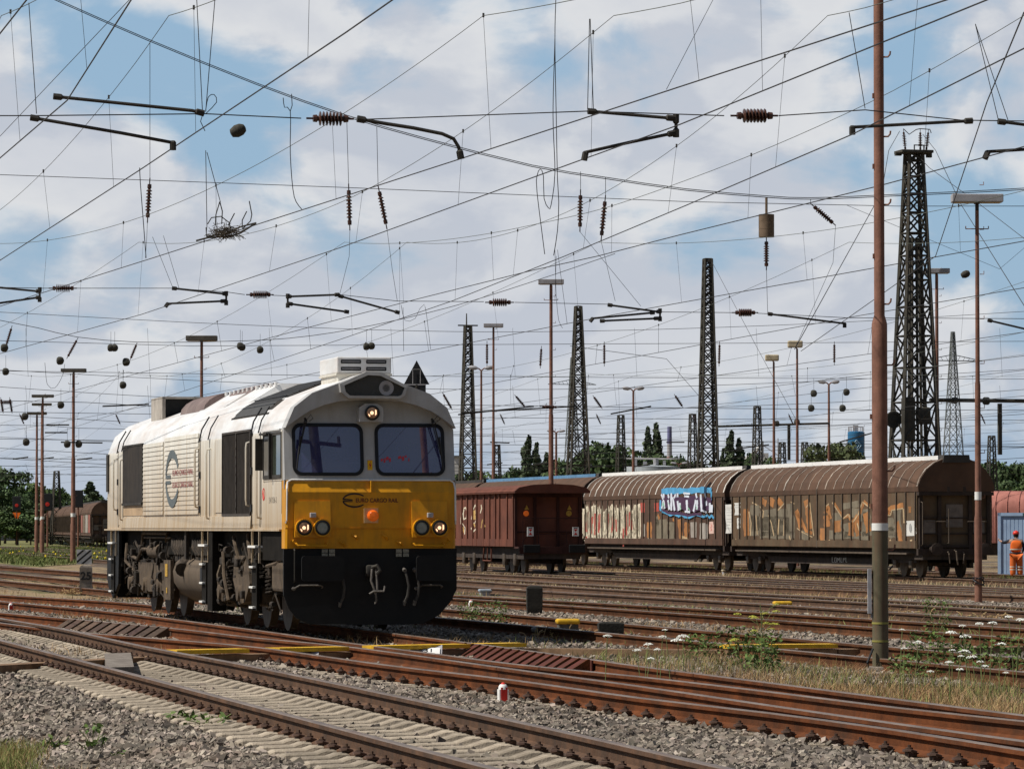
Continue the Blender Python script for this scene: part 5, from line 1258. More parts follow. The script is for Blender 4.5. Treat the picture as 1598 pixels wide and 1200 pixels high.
def insulator_mesh(L=.75,n=7,r=.062):
    mb=MB(); mb.cyl((0,0,0),(0,0,-L*.16),.012,.012,6); prof=[(L*.14,.0),(L*.14,.04),(L*.22,.045),(L*.24,.03)]
    for k in range(n):
        z=L*(.26+.5*k/n); d=L*.5/n; prof+=[(z,.03),(z+d*.35,r),(z+d*.55,r*.97),(z+d*.6,.03)]
    prof+=[(L*.78,.03),(L*.79,.045),(L*.88,.04),(L*.88,.0)]
    mb.lathe((0,0,0),(0,0,-1),prof,10); mb.cyl((0,0,-L*.87),(0,0,-L),.012,.012,6)
    return mb
_i=insulator_mesh().build('insulator',ins); INS=_i.data; bpy.data.objects.remove(_i)
_i=insulator_mesh(.95,7,.085).build('insulator',ins); INSB=_i.data; bpy.data.objects.remove(_i)
def place_between(mesh,name,parent,p,q,L0,inv):
    o=bpy.data.objects.new(name,mesh); link(o,parent); d=Vector(q)-Vector(p)
    o.location=Vector(p)-inv; o.rotation_mode='QUATERNION'; o.rotation_quaternion=(-d).to_track_quat('Z','Y'); o.scale=(1,1,d.length/L0); return o
tA,hA,WA=lattice_mast(1428,172,240,1.95,.56,'broad dark lattice mast with insulators on top, beside the near pole',rz=.25,th=1.75)
mb=MB().bbox(-.68,.68,-.5,.5,hA,hA+.12,.02).box(-.8,-.55,-.1,.1,hA-.1,hA+.02).box(.55,.75,-.1,.1,hA-.15,hA+.1); mb.box(-.1,.35,-.3,-.26,hA+.3,hA+.34).box(-.1,-.06,-.3,-.26,hA,hA+.34).box(.31,.35,-.3,-.26,hA,hA+.34); mb.build('head_platform',lattm,tA)
for x,tl in ((-.35,-.1),(.28,0),(.52,.12)):
    o=bpy.data.objects.new('insulator',INSB); link(o,tA); o.location=(x+tl,0,hA+1.0); o.rotation_euler=(0,tl,0)
MB().tube([(-.45,0,hA+1),(-.2,.0,hA+.78),(.1,0,hA+.98),(.28,0,hA+1.02),(.7,0,hA+1.0),(.75,0,hA+.85)],.02,5).build('jumper',wire,tA)
# inner columns and the winding gear with weights half way down
mb=MB()
for x,yy in ((-.14,0),(.16,0),(.45,.3),(-.42,-.3),(.0,.45)): mb.tube([(x,yy,0),(x*.6,yy*.6,hA*.8)],.06,4)
z=.5
while z<hA*.78: mb.tube([(-.12,0,z),(.13,0,z+.3)],.03,3); mb.tube([(.13,0,z+.3),(-.12,0,z+.6)],.03,3); z+=.6
mb.build('inner_column',lattm,tA)
zb=at_y(1428,655,172).z-tA.location.z
mb=MB().lathe((-.95,-.1,zb),(0,-1,0),[(0,.33),(.04,.36),(.06,.33),(.06,.25),(.02,.25)],16).cyl((-.95,-.16,zb),(-.95,.1,zb),.08,.08,8).bbox(-.75,-.2,-.7,-.4,zb-.9,zb+.9,.08).bbox(-.1,.5,-.6,-.3,zb-.2,zb+.5,.08)
mb.tube([(-.95,-.1,zb-.3),(-.95,-.1,zb-2.6)],.03,5); mb.build('tension_gear',lattm,tA)
zc=at_y(1428,624,172).z-tA.location.z
MB().tube([(.7,.1,zc),(12,2.2,zc+.05)],.09,6).tube([(6.1,1.2,zc),(6.1,1.2,zc-.5)],.03,5).lathe((3.2,.65,zc),(1,.18,0),[(0,.05),(.05,.16),(.25,.16),(.3,.05)],8).lathe((1.7,.3,zc),(1,.18,0),[(0,.05),(.05,.13),(.25,.13),(.3,.05)],8).box(3.9,4.05,.7,.85,zc-2.2,zc-.1).build('boom',lattm,tA)
tB,hB,_=lattice_mast(1105,243,404,1.2,.40,'dark lattice mast with a long boom, right of the white roof ridge start',rz=.2,th=1.7)
zb=at_y(1105,660,243).z-tB.location.z
MB().tube([(.5,0,zb-.2),(7.6,1.4,zb+.05)],.075,6).lathe((4.1,.75,zb),(1,.18,0),[(0,.05),(.05,.17),(.3,.17),(.35,.05)],8).lathe((5.4,1.0,zb+.1),(1,.18,0),[(0,.05),(.05,.15),(.3,.15),(.35,.05)],8).box(5.0,5.15,.9,1.05,zb-2.1,zb).build('boom',lattm,tB)
lattice_mast(902.5,295,478,1.75,.38,'dark lattice mast behind the slim pole and rusty wagon',rz=.2,th=1.8)
tD,hD,_=lattice_mast(730,315,508,1.4,.45,'dark lattice mast with a small top arm, just right of the locomotive',rz=.2,th=1.7)
MB().box(-.75,.75,-.05,.05,hD-.05,hD+.05).cyl((-.1,0,hD),(-.1,0,hD+.9),.06,.04,6).build('top_arm',lattm,tD)
for u,y,v,lab in ((1182,420,634,'distant thin lattice mast behind the two floodlight poles'),(1081,430,646,'distant thin lattice mast left of the boom mast'),(969,430,648,'distant thin lattice mast beside the twin lamp above the trees'),(1548,430,680,'distant short lattice mast near the right edge'),(1221,470,690,'distant short mast with a spiky head behind the brown wagon'),(775,430,694,'distant short lattice mast right of the thin light pole'),(1256,480,690,'distant short lattice mast between floodlight pole and twin lamp'),(88,480,735,'distant small lattice mast left of the locomotive')):
    lattice_mast(u,y,v,1.2,.5,lab,rz=.3,th=1.7,full=False)
def pylon_(u,y,vtop,varm,hw,label):
    r,h,W=lattice_mast(u,y,vtop,4.6,.5,label,rz=.3,name='pylon',m=pylon,th=2.6,cat='pylon',group='power line pylons',full=True)
    z=at_y(u,varm,y).z-r.location.z; mb=MB()
    for s in (-1,1):
        mb.tube([(0,0,z+1.2),(s*hw,0,z)],.09,3).tube([(0,.5,z),(s*hw,0,z)],.09,3).tube([(0,-.5,z),(s*hw,0,z)],.09,3)
        for k in range(6): mb.tube([(s*hw*k/6,0,z),(s*hw*(k+.5)/6,0,z+1.2*(1-(k+.5)/6))],.05,3)
    mb.build('cross_arm',pylon,r)
pylon_(1488,820,518,563,6.2,'grey power line pylon behind the pole at the right')
pylon_(893,1000,558,600,6.0,'pale power line pylon half hidden behind a lattice mast')
# triangular signal behind the locomotive
c=base_pt(650,112); r=empty('signal',c,0,'black triangular signal board on a post behind the locomotive roof','signal'); zt=at_y(650,600,112).z-c.z
MB().cyl((0,0,0),(0,0,zt),.05,.05,8).build('post',iron,r); MB().prism([(-.34,0,zt),(.34,0,zt),(0,0,zt+.64)],(0,.05,0)).build('board',blackp,r)
MB().box(-.30,.24,-.03,.2,zt-.24,zt-.02).build('lamp_case',blackp,r); MB().box(-.3,.25,-.04,-.03,zt-.02,zt+.01).tube([(-.1,-.03,zt+.02),(-.1,-.03,zt+.4),(.1,-.03,zt+.4),(.1,-.03,zt+.02)],.008,4).build('rim',lampm,r)
for u,v,lab in ((26,787,'red signal at the wood edge, left of the far train'),(74,785,'red signal above the far train between the lamp poles'),(122,780,'dark signal above the far train beside the nearest lamp pole')):
    y=390 if u>30 else 470; c=base_pt(u,y); r=empty('signal',c,0,lab,'signal','distant signals on the left'); h=at_y(u,v,y).z-c.z
    MB().cyl((0,0,0),(0,0,h),.09,.07,8).build('post',polem,r); MB().bbox(-.45,.45,-.1,.1,h-.7,h+.9,.05).build('board',blackp,r)
    if u<100: MB().lathe((0,-.1,h-.1),(0,-1,0),[(0,.2),(.02,.2),(.03,0)],10).build('red_light',redp,r)
    if u<30: MB().prism([(-.45,-.05,h-.9),(.45,-.05,h-.9),(0,-.05,h-1.9)],(0,.04,0)).build('speed_board',orangel,r)
# a tapered mast with a short cross arm stands to the right, outside the picture; the cab windows mirror it
c=Vector((11.75,30.5,-.2)); r=empty('mast',c,0,'dark mast with a short cross arm mirrored in the left cab window','mast')
MB().tube([(0,0,0),(0,0,13),(-.25,0,19.5)],[.24,.17,.09],10).build('pole',iron,r,True); MB().tube([(-.55,0,16.75),(.55,0,16.72)],.05,6).tube([(-.5,0,16.75),(-.5,0,16.95)],.04,5).tube([(.5,0,16.72),(.5,0,16.95)],.04,5).build('cross_arm',iron,r)
# ------------------------------------------------------------ headspans
def headspan(Y0,label,group='cross spans over the tracks'):
    r=empty('headspan',(0,Y0,gz(0,Y0)),0,label,'headspan',group); return r,Vector(r.location),(lambda u,v:at_hs(u,v,Y0))
def wirep(root,inv,pts,r,name,m=wire,n=5):
    if name in ('cross_wire','bearer_cable','upper_cross_wire'):     # spans run on past the picture to masts out of view
        pts=list(pts); px=lambda p:CX+F*p.x/p.y
        if px(pts[0])<0: pts.insert(0,pts[0]+(pts[0]-pts[1]).normalized()*10)
        if px(pts[-1])>1598: pts.append(pts[-1]+(pts[-1]-pts[-2]).normalized()*10)
    if name in ('dropper','cable_loop','bearer_cable') and len(pts)>3: pts=catmull(pts,.12 if name!='bearer_cable' else .8)
    return MB().tube([p-inv for p in pts],r,n).build(name,m,root)
def arm(root,inv,f,pts,r=.02,fit=True):
    P=[f(*p)-inv for p in pts]; mb=MB().tube(P,r,7)
    if fit:
        for q,d in ((P[0],P[1]-P[0]),(P[-1],P[-2]-P[-1])):
            d=d.normalized(); mb.lathe(q,d,[(-.02,.0),(-.02,r*1.9),(.07,r*1.9),(.09,r)],7)
    return mb.build('registration_arm',iron,root,True)
h1,i1,f1=headspan(49,'nearest cross span, its long arms and insulators high in the picture')
for seg in (((-60,181),(60,181),(320,178),(470,185)),((560,187),(590,186),(915,174),(1130,181)),((1215,181),(1350,172),(1500,188),(1700,191))): wirep(h1,i1,[f1(*p) for p in seg],.007,'cross_wire')
for pts in (((86,151),(300,173),(316,177)),((50,184),(190,208),(270,223),(270,232)),((920,174),(1050,185)),((1055,182),(1055,212)),((1052,208),(985,222),(914,238),(912,248)),((1330,208),(1330,199),(1515,189)),((1560,190),(1640,200)),((1538,246),(1542,237),(1640,231))): arm(h1,i1,f1,pts)
arm(h1,i1,f1,((560,186),(600,193),(645,200),(690,209),(708,217),(716,230),(719,246)),.022)
for a,b in (((478,185),(552,186)),((1140,181),(1214,181))): place_between(INSB,'insulator',h1,f1(*a),f1(*b),.95,i1)
for pts in (((45,5),(57,178)),((306,-20),(316,175)),((337,-20),(321,175)),((920,30),(917,171)),((921,30),(926,172)),((1325,20),(1350,170)),((1522,38),(1558,188)),((1522,38),(1573,188)),((868,-20),(866,60),(868,180),(870,280),(872,315),(870,360),(864,399)),((442,153),(444,168),(453,174),(453,240),(457,295),(462,315),(471,327)),((455,147),(456,165),(453,174)),((218,262),(219,285),(224,350),(228,403)),((866,60),(863,180),(866,270),(860,320),(856,325),(849,310),(848,275),(843,264),(838,275),(838,300),(850,397)),((321,178),(338,160),(334,148),(325,152),(321,172)),((320,205),(313,190),(316,180))): wirep(h1,i1,[f1(*p) for p in pts],.005,'dropper')
h2,i2,f2=headspan(88,'second cross span, sagging bearer cable with hanging insulators above the locomotive')
sp2=[(-120,-110),(0,-42),(90,0),(232,62),(400,130),(540,180),(660,215),(830,258),(945,277),(1070,295),(1196,306),(1265,309),(1370,305),(1598,294),(1750,280)]
def dense(P,k=4): return catmull(P,1e-3)[:] if False else P
wirep(h2,i2,[f2(*p) for p in sp2],.009,'bearer_cable'); wirep(h2,i2,[f2(u,v+2.4) for u,v in sp2],.009,'bearer_cable')
wirep(h2,i2,[f2(*p) for p in ((-60,270),(0,273),(540,293),(1070,315),(1400,322),(1700,322))],.007,'upper_cross_wire')
for seg in (((-60,447),(60,450),(80,450)),((118,450),(270,450),(355,456),(382,460)),((425,461),(450,462),(530,460),(620,470),(755,471)),((803,472),(950,475),(1035,487),(1142,488)),((1182,489),(1320,496),(1700,498))): wirep(h2,i2,[f2(*p) for p in seg],.007,'cross_wire')
for pts in (((-20,447),(62,455)),((62,450),(62,470)),((62,464),(-20,476)),((270,450),(353,459)),((353,456),(353,475)),((350,470),(262,474),(259,478)),((449,460),(449,479)),((449,463),(528,460)),((451,474),(543,487)),((530,462),(622,488)),((950,476),(1030,487)),((1030,483),(1030,500)),((1020,488),(925,497),(922,501)),((1026,497),(938,501)),((1200,490),(1318,505),(1318,510)),((1543,500),(1640,523))): arm(h2,i2,f2,pts,.022)
for a,b in (((76,450),(120,450)),((384,460),(427,460)),((757,472),(802,472)),((1142,488),(1183,488))): place_between(INSB,'insulator',h2,f2(*a),f2(*b),.95,i2)
for a,b,c in (((234,66),(234,278),(230,348)),((541,182),(544,287),(546,360)),((588,198),(590,290),(604,358)),((906,268),(906,296),(905,362)),((945,277),(945,305),(938,376)),((1265,311),(1265,318),(1304,352))):
    wirep(h2,i2,[f2(*a),f2(*b)],.006,'hanger'); place_between(INS,'insulator',h2,f2(*b),f2(*c),.75,i2)
P=f2(1196,335)-i2; wg=MB().lathe(P,(0,0,-1),[(0,.0),(0,.165),(.15,.165),(.155,.16),(.16,.165),(.31,.165),(.315,.16),(.32,.165),(.48,.165),(.48,0)],18).cyl(P+Vector((0,0,.35)),P,.03,.03,6).build('concrete_weight',mat('weight_concrete',(.17,.12,.08),.9,0,.3,5),h2,True)
place_between(INS,'insulator',h2,f2(1196,370),f2(1196,422),.75,i2); wirep(h2,i2,[f2(1196,420),f2(1198,490)],.005,'dropper')
for pts in (((230,348),(229,372),(227,403)),((546,360),(545,400),(530,460)),((604,358),(612,420),(620,470)),((238,370),(270,450)),((255,368),(280,452)),((938,376),(960,470)),((905,362),(1000,478)),((866,390),(868,460),(872,500),(878,512)),((868,400),(866,470)),((870,390),(885,505)),((1304,352),(1300,410),(1240,545)),((626,476),(632,500),(648,497),(662,475),(672,545)),((629,480),(630,548)),((1700,300),(1560,420),(1320,320))): wirep(h2,i2,[f2(*p) for p in pts],.0045,'dropper')
h3,i3,f3=headspan(160,'third cross span behind the locomotive with round weights on its insulators')
sp3=[(-60,486),(0,500),(60,512),(120,526),(215,534),(340,533),(450,528),(560,512),(700,480),(830,440),(960,396)]
wirep(h3,i3,[f3(*p) for p in sp3],.012,'bearer_cable')
wirep(h3,i3,[f3(*p) for p in ((-60,624),(135,628),(236,634),(560,634),(700,632),(900,634),(1016,636),(1400,640),(1700,640))],.011,'cross_wire')
wirep(h3,i3,[f3(*p) for p in ((-60,530),(300,540),(700,538),(1100,536),(1700,532))],.010,'upper_cross_wire')
ballm=mat('weight_dark',(.05,.047,.036),.8,0,.4,6,bump=.4)
_b=MB().lathe((0,0,0),(1,0,0),[(-.14,.03),(-.125,.105),(-.07,.15),(.035,.15),(.105,.115),(.14,.035)],12).build('weight',ballm,smooth=True); BALL=_b.data; bpy.data.objects.remove(_b)
def ball(root,inv,p,sc=1): 
    o=bpy.data.objects.new('weight',BALL); link(o,root); o.location=p-inv; o.scale=(sc,sc,sc)
for a,b,bl in (((19,508),(8,545),(7,543)),((122,527),(104,560),(94,563)),((214,535),(203,562),(197,565)),((690,612),(706,640),None),((803,616),(820,636),None),((845,540),(843,575),None),((760,532),(760,572),None),((943,533),(943,572),None),((1123,533),(1122,572),None),((1302,533),(1302,570),None),((925,617),(940,638),None),((1052,615),(1066,636),None),((1,620),(5,645),None),((15,620),(19,645),None)):
    place_between(INS,'insulator',h3,f3(*a),f3(*b),.75,i3)
    if bl: ball(h3,i3,f3(*bl))
for u,v in ((173,543),(179,543),(375,540),(378,542),(406,546),(572,541),(580,540),(192,601),(95,632),(9,580),(39,650),(105,693),(123,693),(41,690),(1270,614),(1266,637),(1321,612),(1315,637)):
    p=f3(u,v) ; ball(h3,i3,p,.9); wirep(h3,i3,[p,p+Vector((0,0,.6))],.006,'hanger')
for pts in (((565,629),(690,635)),((525,637),(690,631)),((715,647),(833,634)),((953,646),(1016,634)),((160,634),(232,631)),((720,724-80),(900,634))): arm(h3,i3,f3,pts,.028,False)
for a,b in (((842,634),(872,636)),((0,628),(20,628))): place_between(INSB,'insulator',h3,f3(*a),f3(*b),.95,i3)
wirep(h3,i3,[f3(*p) for p in ((70,566),(74,600),(86,605),(98,585),(101,568))],.008,'cable_loop')
h4,i4,f4=headspan(238,'fourth cross span, faint behind the lattice masts')
wirep(h4,i4,[f4(*p) for p in ((-60,663),(70,664),(120,668),(560,676),(900,684),(1400,694),(1700,698))],.014,'cross_wire'); wirep(h4,i4,[f4(*p) for p in ((-60,600),(300,622),(800,640),(1300,628),(1700,600))],.014,'bearer_cable')
for pts in (((72,663),(108,663)),((70,675),(105,675)),((95,690),(160,691)),((765,690),(795,691)),((1150,700),(1200,694)),((1310,690),(1360,676)),((1040,690),(1068,690))): arm(h4,i4,f4,pts,.04,False)
for k in range(11):
    u=30+150*k; place_between(INS,'insulator',h4,f4(u,645),f4(u+8,663),.75,i4)
h5,i5,f5=headspan(330,'farthest visible cross span near the horizon')
wirep(h5,i5,[f5(*p) for p in ((-60,714),(500,722),(1000,728),(1700,734))],.018,'cross_wire'); wirep(h5,i5,[f5(*p) for p in ((-60,680),(500,700),(1000,706),(1700,690))],.018,'bearer_cable')
for u in (20,60,120,760,830,900,990,1060,1130,1250): arm(h5,i5,f5,((u,716+u*.012),(u+24,713+u*.012)),.05,False)
# ------------------------------------------------------------ overhead lines along the tracks
HSY=[-26,11,49,88,160,238,330,430,530]
def mess_z(y):
    for a,b in zip(HSY,HSY[1:]):
        if a<=y<=b:
            t=(y-a)/(b-a); return 7.55-4*min(1.15,.0003*(b-a)**2+.35)*t*(1-t)
    return 7.3
def overhead(C,label,r=.0075,drop=True,phase=0):
    """C: contact wire polyline at z about 6; the carrier wire hangs over it"""
    C=[Vector(p) for p in C]; root=empty('overhead_line',(C[0].x,C[0].y,gz(C[0].x,C[0].y)),0,label,'overhead line','overhead lines along the tracks'); inv=Vector(root.location)
    MB().tube([p-inv for p in C],r,5).build('contact_wire',wire,root)
    ys_=[p.y for p in C]; xs_=[p.x for p in C]; o=np.argsort(ys_); ya=np.array(ys_)[o]; xa=np.array(xs_)[o]
    M=[]; y=ya[0]
    while y<ya[-1]:
        M.append(Vector((np.interp(y,ya,xa)+.12*math.sin(y*.05+phase),y,mess_z(y)))); y+=1 if y<90 else 4
    if len(M)>1: MB().tube([p-inv for p in M],r*.62,4).build('carrier_wire',wireg,root)
    if drop:
        y=ya[0]+4+phase; 
        while y<min(ya[-1],230):
            x=np.interp(y,ya,xa); x2=x+.12*math.sin(y*.05+phase); zt=mess_z(y)
            MB().tube([Vector((x,y,6.0))-inv,Vector((x2,y,zt))-inv],.0027 if y<100 else .0045,3).lathe(Vector((x2,y,zt+.03))-inv,(0,0,-1),[(0,.0),(0,.013),(.05,.013),(.05,0)],5).build('dropper',wire,root); y+=7.5 if y<110 else 12
    return root
def traced(pts,y0,y1,z=6.0):
    P=[at_z(u,v,z) for u,v in pts]; a=(P[0]-P[1]); b=(P[-1]-P[-2]); 
    if P[0].y>y0: P.insert(0,P[0]+a*((y0-P[0].y)/a.y))
    if P[-1].y<y1: P.append(P[-1]+b*((y1-P[-1].y)/b.y))
    return P
overhead(traced([(613,0),(540,51),(216,267),(10,400)],12,150),'overhead line over the near track, crossing the upper left',phase=1)
overhead(traced([(205,0),(105,157),(0,247)],12,90),'overhead line kinked at two arms in the top left corner',phase=2)
overhead(traced([(42,0),(0,53)],12,80),'short stretch of overhead line cutting the top left corner',drop=False)
overhead(traced([(1478,0),(1060,136),(722,247),(530,309),(247,400),(0,478)],12,140),'overhead line held by the curved arm, crossing above the locomotive',phase=3)
overhead(traced([(1541,0),(1060,195),(912,248),(530,387),(220,491),(61,535)],12,470),'overhead line held by the angled double arm in the upper middle',phase=4)
overhead(traced([(1598,76),(1330,210),(1070,321),(881,400),(705,470),(530,530),(348,590)],20,470),'overhead line passing under the arm left of the near pole top',phase=5)
overhead(traced([(1598,229),(1373,290),(1060,367),(932,400),(831,422),(658,465),(530,498),(348,547),(91,616)],20,470),'overhead line crossing the broad lattice mast below its head',phase=6)
labs=['overhead line meeting the broad lattice mast at mid height','overhead line just below the middle lamp boxes','overhead line above the track of the slim poles','overhead line above the low rusty wagon','overhead line above the empty track by the graffiti wagon','overhead line above the graffiti wagons','overhead line above the blue container']
for k,(A,Bq) in enumerate(LINES[1:]):
    C=[]
    c0=[(a+b)/2 for a,b in zip(A,Bq)]
    d=(c0[-1]-c0[0]); d.normalize(); p0=c0[0]
    for y in [26]+HSY[2:8]:
        q=p0+d*((y-p0.y)/d.y); C.append(Vector((q.x+.3*(-1)**HSY.index(y) if y in HSY else q.x,y,6.0)))
    overhead(C,labs[k],phase=k)
# lines over tracks whose rails are hidden: left beyond the locomotive and right beyond the container
for k,(x0,y0,ya,yb) in enumerate(((-27,160,95,470),(-32,160,110,470),(-38,200,120,470),(-43.5,200,130,470),(27,150,70,470),(32,150,80,470),(37,160,90,470))):
    C=[]
    for y in [ya]+[q for q in HSY if ya<q<yb]+[yb]: C.append(Vector((x0-math.tan(TH)*(y-y0)+.3*(-1)**int(y),y,6.0)))
    overhead(C,['overhead line over hidden tracks far to the left, low over the far train','overhead line over hidden tracks beyond the right edge','overhead line over the grass tracks left of the locomotive'][0 if k<4 else 1 if k<7 else 2],phase=k*.7)
for Y0,a,b in ((123,588,500),(200,652,590),(285,694,660),(400,736,712),(470,748,728)):
    hh,ii,ff_=headspan(Y0,'one of the faint cross spans between the nearer ones, without arms','faint cross spans')
    wirep(hh,ii,[ff_(*p) for p in ((-60,a-10),(500,a-2),(1100,a+2),(1700,a+4))],.00006*Y0,'cross_wire'); wirep(hh,ii,[ff_(*p) for p in ((-60,b-16),(400,b+8),(800,b+18),(1250,b+6),(1700,b-20))],.00006*Y0,'bearer_cable')
    for u in range(40,1600,190): wirep(hh,ii,[ff_(u,b+12),ff_(u+4,a)],.00003*Y0,'hanger')
# guy wires and feeders from the masts
def cable(pts,label,r=.012):
    P=[at_y(u,v,y) for u,v,y in pts]; o=empty('feeder_cable',(P[0].x,P[0].y,gz(P[0].x,P[0].y)),0,label,'cable','feeder and stay cables'); inv=Vector(o.location); MB().tube([p-inv for p in P],r,5).build('cable',wire,o)
cable([(1404,205,172),(1387,235,150),(1376,300,130),(1240,545,112)],'long stay cable from the broad mast head down to the left')
cable([(1440,210,172),(1460,235,160),(1500,320,140),(1600,480,110)],'feeder cable from the broad mast head down to the right')
cable([(1434,245,172),(1450,262,170),(1530,320,165),(1660,420,158)],'thin cable from the broad mast shoulder down to the right')
cable([(1598,20,60),(1540,160,80),(1460,400,120),(1250,548,150)],'slack cable crossing behind the right pole and lamp box')
cable([(1110,407,243),(1180,540,230),(1245,660,220)],'thin stay cable from the boom mast head')
cable([(1110,640,243),(1040,560,200),(890,540,160)],'pale thin cable left of the boom mast')
cable([(0,273-60,70),(240,-40,52)],'thin cable across the far top left sky',.005)
cable([(1118,-10,60),(1040,140,50)],'thin cable dropping from the top edge right of centre',.004)
# bird's nest on the wire and the two wire weights near the camera
c=f2(345,368); c=at_y(345,368,58); r=empty('nest',c,0,'tangled wire frame with a twig nest hanging on an overhead wire','nest')
random.seed(5); mb=MB()
for k in range(150):
    a=Vector((random.gauss(.06,.09),random.gauss(0,.07),random.gauss(.05,.04))); d=Vector((random.gauss(0,1),random.gauss(0,1),random.gauss(0,.5))).normalized()*random.uniform(.05,.13); mb.tube([a-d,a+d*.3+Vector((0,0,.01)),a+d],.004,3)
mb.build('twigs',mat('twig',(.12,.10,.075),.95,0,.4,8),r)
Q=lambda u,v:at_y(u,v,58)-c
mb=MB().tube([Q(306,376),Q(325,371),Q(360,369),Q(375,364),Q(400,348)],.014,6).tube([Q(322,355),Q(322,369),Q(350,366),Q(376,354),Q(400,348)],.012,6)
for pts in (((343,315),(337,335),(336,352)),((343,315),(347,330),(346,350)),((366,333),(356,352)),((385,330),(378,344),(378,356)),((389,314),(393,335),(391,345),(378,358)),((324,350),(330,340),(345,338),(358,348),(360,364))): mb.tube([Q(*p) for p in pts],.008,5)
mb.build('wire_frame',iron,r); MB().tube([Q(321,235),Q(323,355)],.005,4).tube([Q(323,238),Q(344,316)],.005,4).build('hanger',wire,r)
for u,v,y,lab in ((372,204,55,'dark egg shaped insulator on a wire in the upper left'),(1507,428,95,'dark egg shaped insulator beside the right pole')):
    p=at_y(u,v,y); o=MB().lathe((0,0,0),(.8,.1,.35),[(-.11,.02),(-.1,.055),(-.03,.085),(.04,.08),(.09,.05),(.1,.02)],14).build('wire_insulator',ballm,smooth=True); o.location=p; tag(o,lab,'insulator')
# ------------------------------------------------------------ trees
barkm=mat('bark',(.10,.075,.055),.9,0,.3,4,bump=.5)
def leafmat(n,c): 
    m=mat(n,c,.75,0,.3,.35,island=.45,spec=.3); return m
lf=[leafmat('leaves_dark',(.062,.098,.035)),leafmat('leaves_mid',(.07,.11,.032)),leafmat('leaves_poplar',(.07,.095,.045)),leafmat('leaves_pale',(.10,.125,.05))]
def tree_meshes(h,w,kind,seed,lm,n):
    g_=np.random.default_rng(seed); cl=[]
    if kind=='poplar':
        for k in range(16):
            t=(k+.5)/16; rr=w*.5*math.sin(math.pi*min(1,.12+t*.88))**.6*.95
            cl.append((g_.normal(0,w*.10),g_.normal(0,w*.1),h*(.14+.84*t),rr,h*.055))
    else:
        m_=int(13+8*w/h)
        for k in range(m_):
            a=g_.random()*6.283; t=g_.random(); zz=.28+.62*t; rad=w*.5*math.sqrt(max(.05,1-((zz-.5)/.52)**2))*(.35+.55*g_.random())
            cl.append((rad*math.cos(a),rad*math.sin(a),h*zz,w*(.13+.10*g_.random()),h*(.07+.06*g_.random())))
        cl.append((0,0,h*.9,w*.18,h*.09))
    cl=np.array(cl); idx=g_.integers(0,len(cl),n); d=g_.normal(size=(n,3)); d/=np.linalg.norm(d,axis=1)[:,None]
    rr=(.55+.5*g_.random(n))[:,None]
    C=cl[idx][:,:3]+d*rr*np.stack([cl[idx][:,3],cl[idx][:,3],cl[idx][:,4]],1)
    s=(.16+.16*g_.random(n))[:,None]*(h/11)**.5
    nrm=d+g_.normal(size=(n,3))*.6; nrm/=np.linalg.norm(nrm,axis=1)[:,None]
    a=np.cross(nrm,g_.normal(size=(n,3))); a/=np.linalg.norm(a,axis=1)[:,None]; b=np.cross(nrm,a)
    V=np.stack([C-a*s-b*s*.6,C+a*s-b*s*.6,C+a*s*.8+b*s*.7,C-a*s*.7+b*s*.8],1).reshape(-1,3); Fq=np.arange(4*n).reshape(-1,4)
    crown=np_mesh('crown',V,Fq,lm)
    mb=MB(); mb.tube([(0,0,-.3),(0,0,h*.3),(w*.02,0,h*.8)],[h*.022,h*.016,h*.004],7)
    for k in range(6):
        q=cl[k%len(cl)]; mb.tube([(0,0,h*(.22+.06*k)),(q[0]*.5,q[1]*.5,q[2]*.75),(q[0],q[1],q[2])],[h*.009,h*.006,h*.002],5)
    tr=mb.build('trunk',barkm,None,True)
    cm,tm=crown.data,tr.data; bpy.data.objects.remove(crown); bpy.data.objects.remove(tr); return cm,tm
VAR={}
def tree(u,vtop,wpx,kind,y,label,li=0,group='trees beyond the yard'):
    wpx*=1.5 if kind=='broad' else 1.3; vtop+=(6 if u<200 else -5)
    c=base_pt(u,y); h=at_y(u,vtop,y).z-c.z; w=wpx*y/F
    key=(kind,li,random.randrange(3)); hh,ww=(12,2.0) if kind=='poplar' else (9,8)
    if key not in VAR: VAR[key]=tree_meshes(hh,ww,kind,hash(key[2])+len(VAR)*7+3,lf[li],2600 if kind!='poplar' else 1700)
    cm,tm=VAR[key]; r=empty('poplar_tree' if kind=='poplar' else 'leafy_tree',c,random.random()*6,label,'tree',group)
    for nm,m in (('crown',cm),('trunk',tm)):
        o=bpy.data.objects.new(nm,m); link(o,r); o.scale=(w/ww,w/ww,h/hh)
random.seed(21)
gl='leafy tree in the dense wood at the left edge'
for u,v,w_,li,y in ((8,724,62,0,520),(42,745,52,1,560),(70,752,50,1,570),(96,760,44,0,600),(122,768,40,1,600),(150,765,46,1,590),(176,770,50,0,600),(26,768,66,0,500),(-14,742,60,0,500),(60,778,50,1,540),(0,790,46,1,470),(28,802,40,0,470),(48,796,36,1,480)): tree(u,v,w_,'broad',y,gl,li,'wood on the left')
tree(143,746,22,'poplar',560,'pointed tree rising above the far train beside the locomotive',2)
gm_='leafy tree in the green belt behind the wagon roofs'
for u,v,w_,li,y in ((706,742,50,0,520),(745,738,56,1,530),(778,744,50,1,540),(802,732,44,0,560),(866,742,44,1,520),(882,722,60,0,520),(912,708,56,1,500),(936,692,66,0,480),(966,698,66,1,480),(996,706,60,0,500),(1030,712,60,1,500),(1058,716,50,0,510),(1088,722,44,1,520),(1175,708,36,0,520),(1204,716,34,1,540),(1122,722,40,0,540),(1280,714,40,1,530),(1326,704,52,3,500),(1395,716,50,0,520),(1424,718,40,1,540)): tree(u,v,w_,'broad',y,gm_,li,'green belt behind the wagons')
